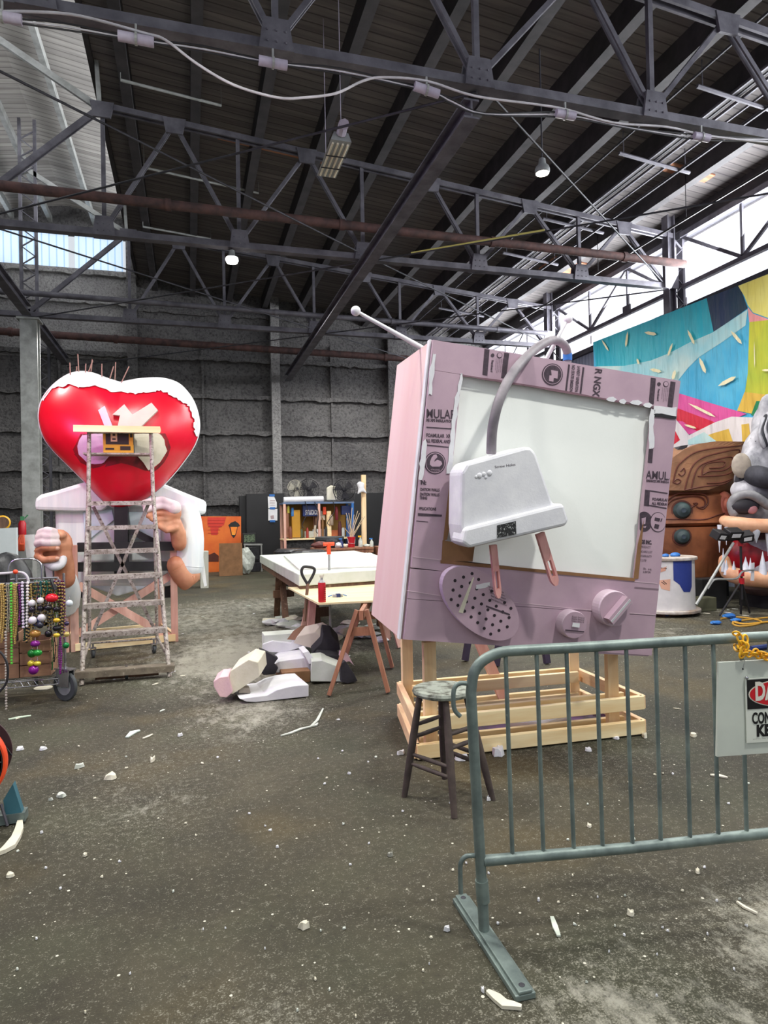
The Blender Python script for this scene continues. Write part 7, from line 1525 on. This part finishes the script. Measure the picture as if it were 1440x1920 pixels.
for i, (x, y, w, c_) in enumerate(((1368, 1159, .16, 'blue'), (1342, 1171, .12, 'blue'), (1380, 1166, .12, 'blue'), (1248, 1156, .1, 'navy'), (1262, 1154, .14, 'foam_y'), (1240, 1154, .13, 'blue'), (1284, 1155, .1, 'blackish'))):
    q = G(x, y, 0); lump('floor_scrap', (q.x, q.y, w*.22), w*.6, (1.1, .8, .4), c_, ('crumpled blue tape by the tripod foot', 'blue tape scrap nearest the television edge', 'blue tape scrap lying on the yellow cords', 'navy rag scrap under the spool', 'cream foam lump under the spool', 'blue rag scrap leftmost under the spool', 'dark scrap at the right of the spool skid')[i], 'scrap', None, i)
# ================================================================= BLUE TUBE BEHIND THE BARRIER, DEBRIS
q = [G(1408, 1216, .03), G(1460, 1209, .03)]; b = MB(); b.tube([q[0], q[1]], .03, 8); single(b, 'blue_tube', 'navy', 'short dark blue tube on the floor seen above the sign board', 'tube', smooth=True)
def scrap(px_, py_, w, h, mt, lab, ang=0, grp=None, thick=.012, seed=1, jagged=True):
    c = G(px_, py_); rr_ = random.Random(seed*13+int(px_)); n_ = 9; R = Euler((0, 0, ang)).to_matrix(); k = (G(px_+1, py_)-c).length; pts = []
    for i in range(n_):
        a = 2*pi*i/n_; r = rr_.uniform(.65, 1.1); pts.append(c+R @ V((cos(a)*w*k/2*r, sin(a)*h*k*1.6*r, .003)))
    b = MB(); t_ = thick; n2 = [p+V((0, 0, t_))*rr_.uniform(.6, 1.1)+(c-p)*rr_.uniform(.06, .3) for p in pts]
    top = c+V((0, 0, t_*1.0)); b.add(pts+n2+[top], [tuple(range(n_-1, -1, -1))]+[(i, (i+1) % n_, n_+(i+1) % n_, n_+i) for i in range(n_)]+[(n_+i, n_+(i+1) % n_, 2*n_) for i in range(n_)]); return single(b, 'foam_scrap', mt, lab, 'foam scrap', grp)
def strip(pts, w, mt, lab, th=.01, name='foam_strip'):
    P = [G(x, y) for x, y in pts]; b = MB(); L_ = []; Rr = []; rr_ = random.Random(len(pts)+int(pts[0][0]))
    for i, p in enumerate(P):
        d = (P[min(i+1, len(P)-1)]-P[max(0, i-1)]).normalized(); s_ = V((-d.y, d.x, 0))*w/2*(rr_.uniform(.55, 1.15) if 0 < i < len(P)-1 else .4); L_.append(p+s_+V((0, 0, .003))); Rr.append(p-s_+V((0, 0, .003)))
    q = L_+Rr[::-1]; b.prism(q, (0, 0, th)); single(b, name, mt, lab, 'foam strip')
strip([(38, 1540), (36, 1560), (30, 1575), (18, 1592), (6, 1600), (-8, 1606)], .05, 'foam_y', 'long pale foam strip curling on the floor below the fan foot', .02)
strip([(914, 1864), (932, 1876), (946, 1888), (962, 1890), (978, 1894)], .035, 'foam_y', 'pale jagged foam strip at the bottom of the picture, below the barrier foot', .012)
strip([(1035, 1722), (1041, 1740), (1048, 1758)], .035, flat('greenish shard', (206, 214, 200)), 'narrow pale shard on the floor under the barrier bars', .006, 'foam_shard')
strip([(1382, 1694), (1396, 1704), (1420, 1716)], .02, 'foam_y', 'thin pale strip on the floor at right, below the barrier rail', .008)
strip([(527, 1381), (545, 1376), (565, 1368), (583, 1364), (595, 1352), (606, 1330)], .03, 'foam_b', 'long bent white strip on the open floor left of the stool', .008)
strip([(583, 1364), (592, 1362), (596, 1358)], .025, 'foam_b', 'short white twig-like strip at the fork of the bent strip', .01)
strip([(1332, 1455), (1348, 1456), (1364, 1460)], .035, 'foam_y', 'flat cream strip on the floor below the white sign board', .008)
strip([(238, 1384), (250, 1374), (262, 1371)], .06, flat('pale mint shard', (208, 222, 212)), 'mint white pointed shard on the floor in front of the ladder', .008, 'foam_shard')
strip([(268, 1386), (278, 1382), (286, 1378)], .03, 'foam_y', 'thin cream sliver beside the mint shard', .006)
strip([(16, 1350), (36, 1346), (58, 1343)], .05, flat('mint sliver', (196, 212, 190)), 'flat pale green sliver beside the bead cart wheel', .006)
b = MB(); c = G(81, 1291); b.lathe(c+V((0, 0, .003)), [(.085, 0), (.085, .008), (.07, .009)], 22); single(b, 'paper_plate', 'foam_y', 'round cream disc lying flat under the bead cart', 'disc')
for i, (x, y, w, h, mt, lab) in enumerate(((207, 1460, 25, 7, 'foam_y', 'large cream foam lump on the open floor, biggest left of centre'), (80, 1406, 15, 6, 'white', 'white angular scrap on the floor, right of the orange fan'), (38, 1406, 14, 4, 'white', 'small white scrap close to the orange fan rim'), (148, 1440, 22, 3, 'foam_b', 'thin ragged white scrap above the large cream lump'), (115, 1494, 15, 6, 'foam_b', 'white bean-shaped scrap below the ragged scrap'), (95, 1501, 8, 3, 'foam_b', 'tiny white crumb beside the bean-shaped scrap'), (338, 1380, 13, 3, 'white', 'small white scrap alone on the floor under the foam pile'), (286, 1427, 20, 3, 'foam_y', 'thin cream scrap right of the large cream lump'), (570, 1740, 20, 7, 'foam_y', 'cream foam scrap on the near floor, left of centre bottom'), (838, 1745, 12, 5, 'white', 'white crumb on the near floor, left of the barrier foot'), (1183, 1716, 13, 5, 'foam_y', 'cream lump on the near floor, right of the pale shard'), (918, 1500, 13, 5, 'white', 'white lump at the right foot of the stool'), (1103, 1408, 15, 4, 'white', 'white lump in front of the pine stand'), (1300, 1381, 16, 6, 'foam_y', 'cream lump on the floor right of the pine stand'), (1308, 1637, 9, 4, 'foam_y', 'small cream lump below the lower barrier rail'), (1105, 1551, 10, 4, 'foam_y', 'small cream crumb seen between barrier bars'), (905, 1860, 8, 4, 'white', 'small white crumb above the jagged foam strip'), (732, 1606, 14, 3, flat('grey flake', (150, 150, 140)), 'grey flat flake on the floor left of the barrier post'), (800, 1391, 18, 6, 'white', 'white foam lump between the stool legs'), (752, 1414, 20, 4, 'white', 'white foam scrap left of the stool'), (866, 1424, 30, 9, 'white', 'white foam heap at the left corner of the pine stand'), (935, 1414, 46, 7, 'white', 'broad white foam crust along the front of the pine stand'), (1208, 1382, 26, 3, 'foam_y', 'cream crust by the right corner of the pine stand'), (1155, 1386, 12, 4, 'white', 'white crumb against the stand rail, right of centre'), (1032, 1304, 14, 3, 'white', 'white crumb inside the pine stand'), (18, 1645, 14, 5, 'foam_y', 'cream crumb at the far left floor, under the curling strip'), (78, 1563, 6, 2, 'white', 'tiny crumb near the curling strip'), (160, 1606, 8, 3, 'foam_y', 'small crumb on the near left floor'), (520, 1590, 6, 2, 'white', 'tiny crumb at the centre of the floor'), (655, 1452, 8, 2, 'white', 'small crumb left of the stool, further forward'), (1010, 1690, 6, 2, 'white', 'tiny crumb between barrier foot and shard'))):
    scrap(x, y, w, h, mt, lab, .2*i, None, .008+.0009*w, i)
rr = random.Random(42); crumbs = 0
while crumbs < 120:
    x, y = rr.uniform(30, 1420), 1130+rr.random()**1.6*780
    if y < 1260 and (x < 340 or 480 < x < 720) and rr.random() < .7: continue
    if 740 < x < 1250 and y < 1450: continue
    if x < 130 and y < 1330: continue
    scrap(x, y, rr.uniform(3, 8) if y > 1350 else rr.uniform(5, 16), rr.uniform(1, 2), rr.choice(('foam_y', 'white', 'foam_b')), 'tiny pale foam crumb scattered on the floor', rr.random()*3, 'foam crumbs on the floor', .008, crumbs); crumbs += 1
# painted tarp under the stand
b = MB(); P = [G(x, y, .004) for x, y in ((850, 1385), (900, 1352), (1010, 1328), (1125, 1332), (1150, 1350), (1090, 1378), (960, 1392))]; b.prism(P, (0, 0, .004)); tr = single(b, 'paint_sheet', mat('purple painted sheet', (124, 74, 140), (52, 44, 52), 3, .7, spot=(150, 120, 160), spotamt=.6), 'purple and black painted sheet on the floor under the television stand', 'sheet')
b = MB(); P = [G(x, y, .05) for x, y in ((950, 1366), (985, 1340), (1040, 1336), (1066, 1352), (1020, 1368))]; b.prism(P, (0, 0, .05)); single(b, 'foam_block', 'white', 'white foam piece lying on the purple sheet under the stand', 'foam block', None, bevel=.02)
# dark trestle behind the television
for i, (x0, y0, x1, y1) in enumerate(((888, 1205, 872, 1240), (945, 1205, 930, 1250), (1012, 1205, 1026, 1245))):
    a = G(x1, y1); c_ = at(x0, y0, Y=a.y+.05); b = MB(); b.bar(a+V((0, 0, .01)), c_+V((0, 0, .35)), .06, .06, (0, 1, 0)); single(b, 'easel_leg', flat('dark violet leg', (58, 48, 68)), ('dark leg leftmost of three behind the television stand', 'dark leg in the middle of three behind the television stand', 'dark leg rightmost of three behind the television stand')[i], 'leg')
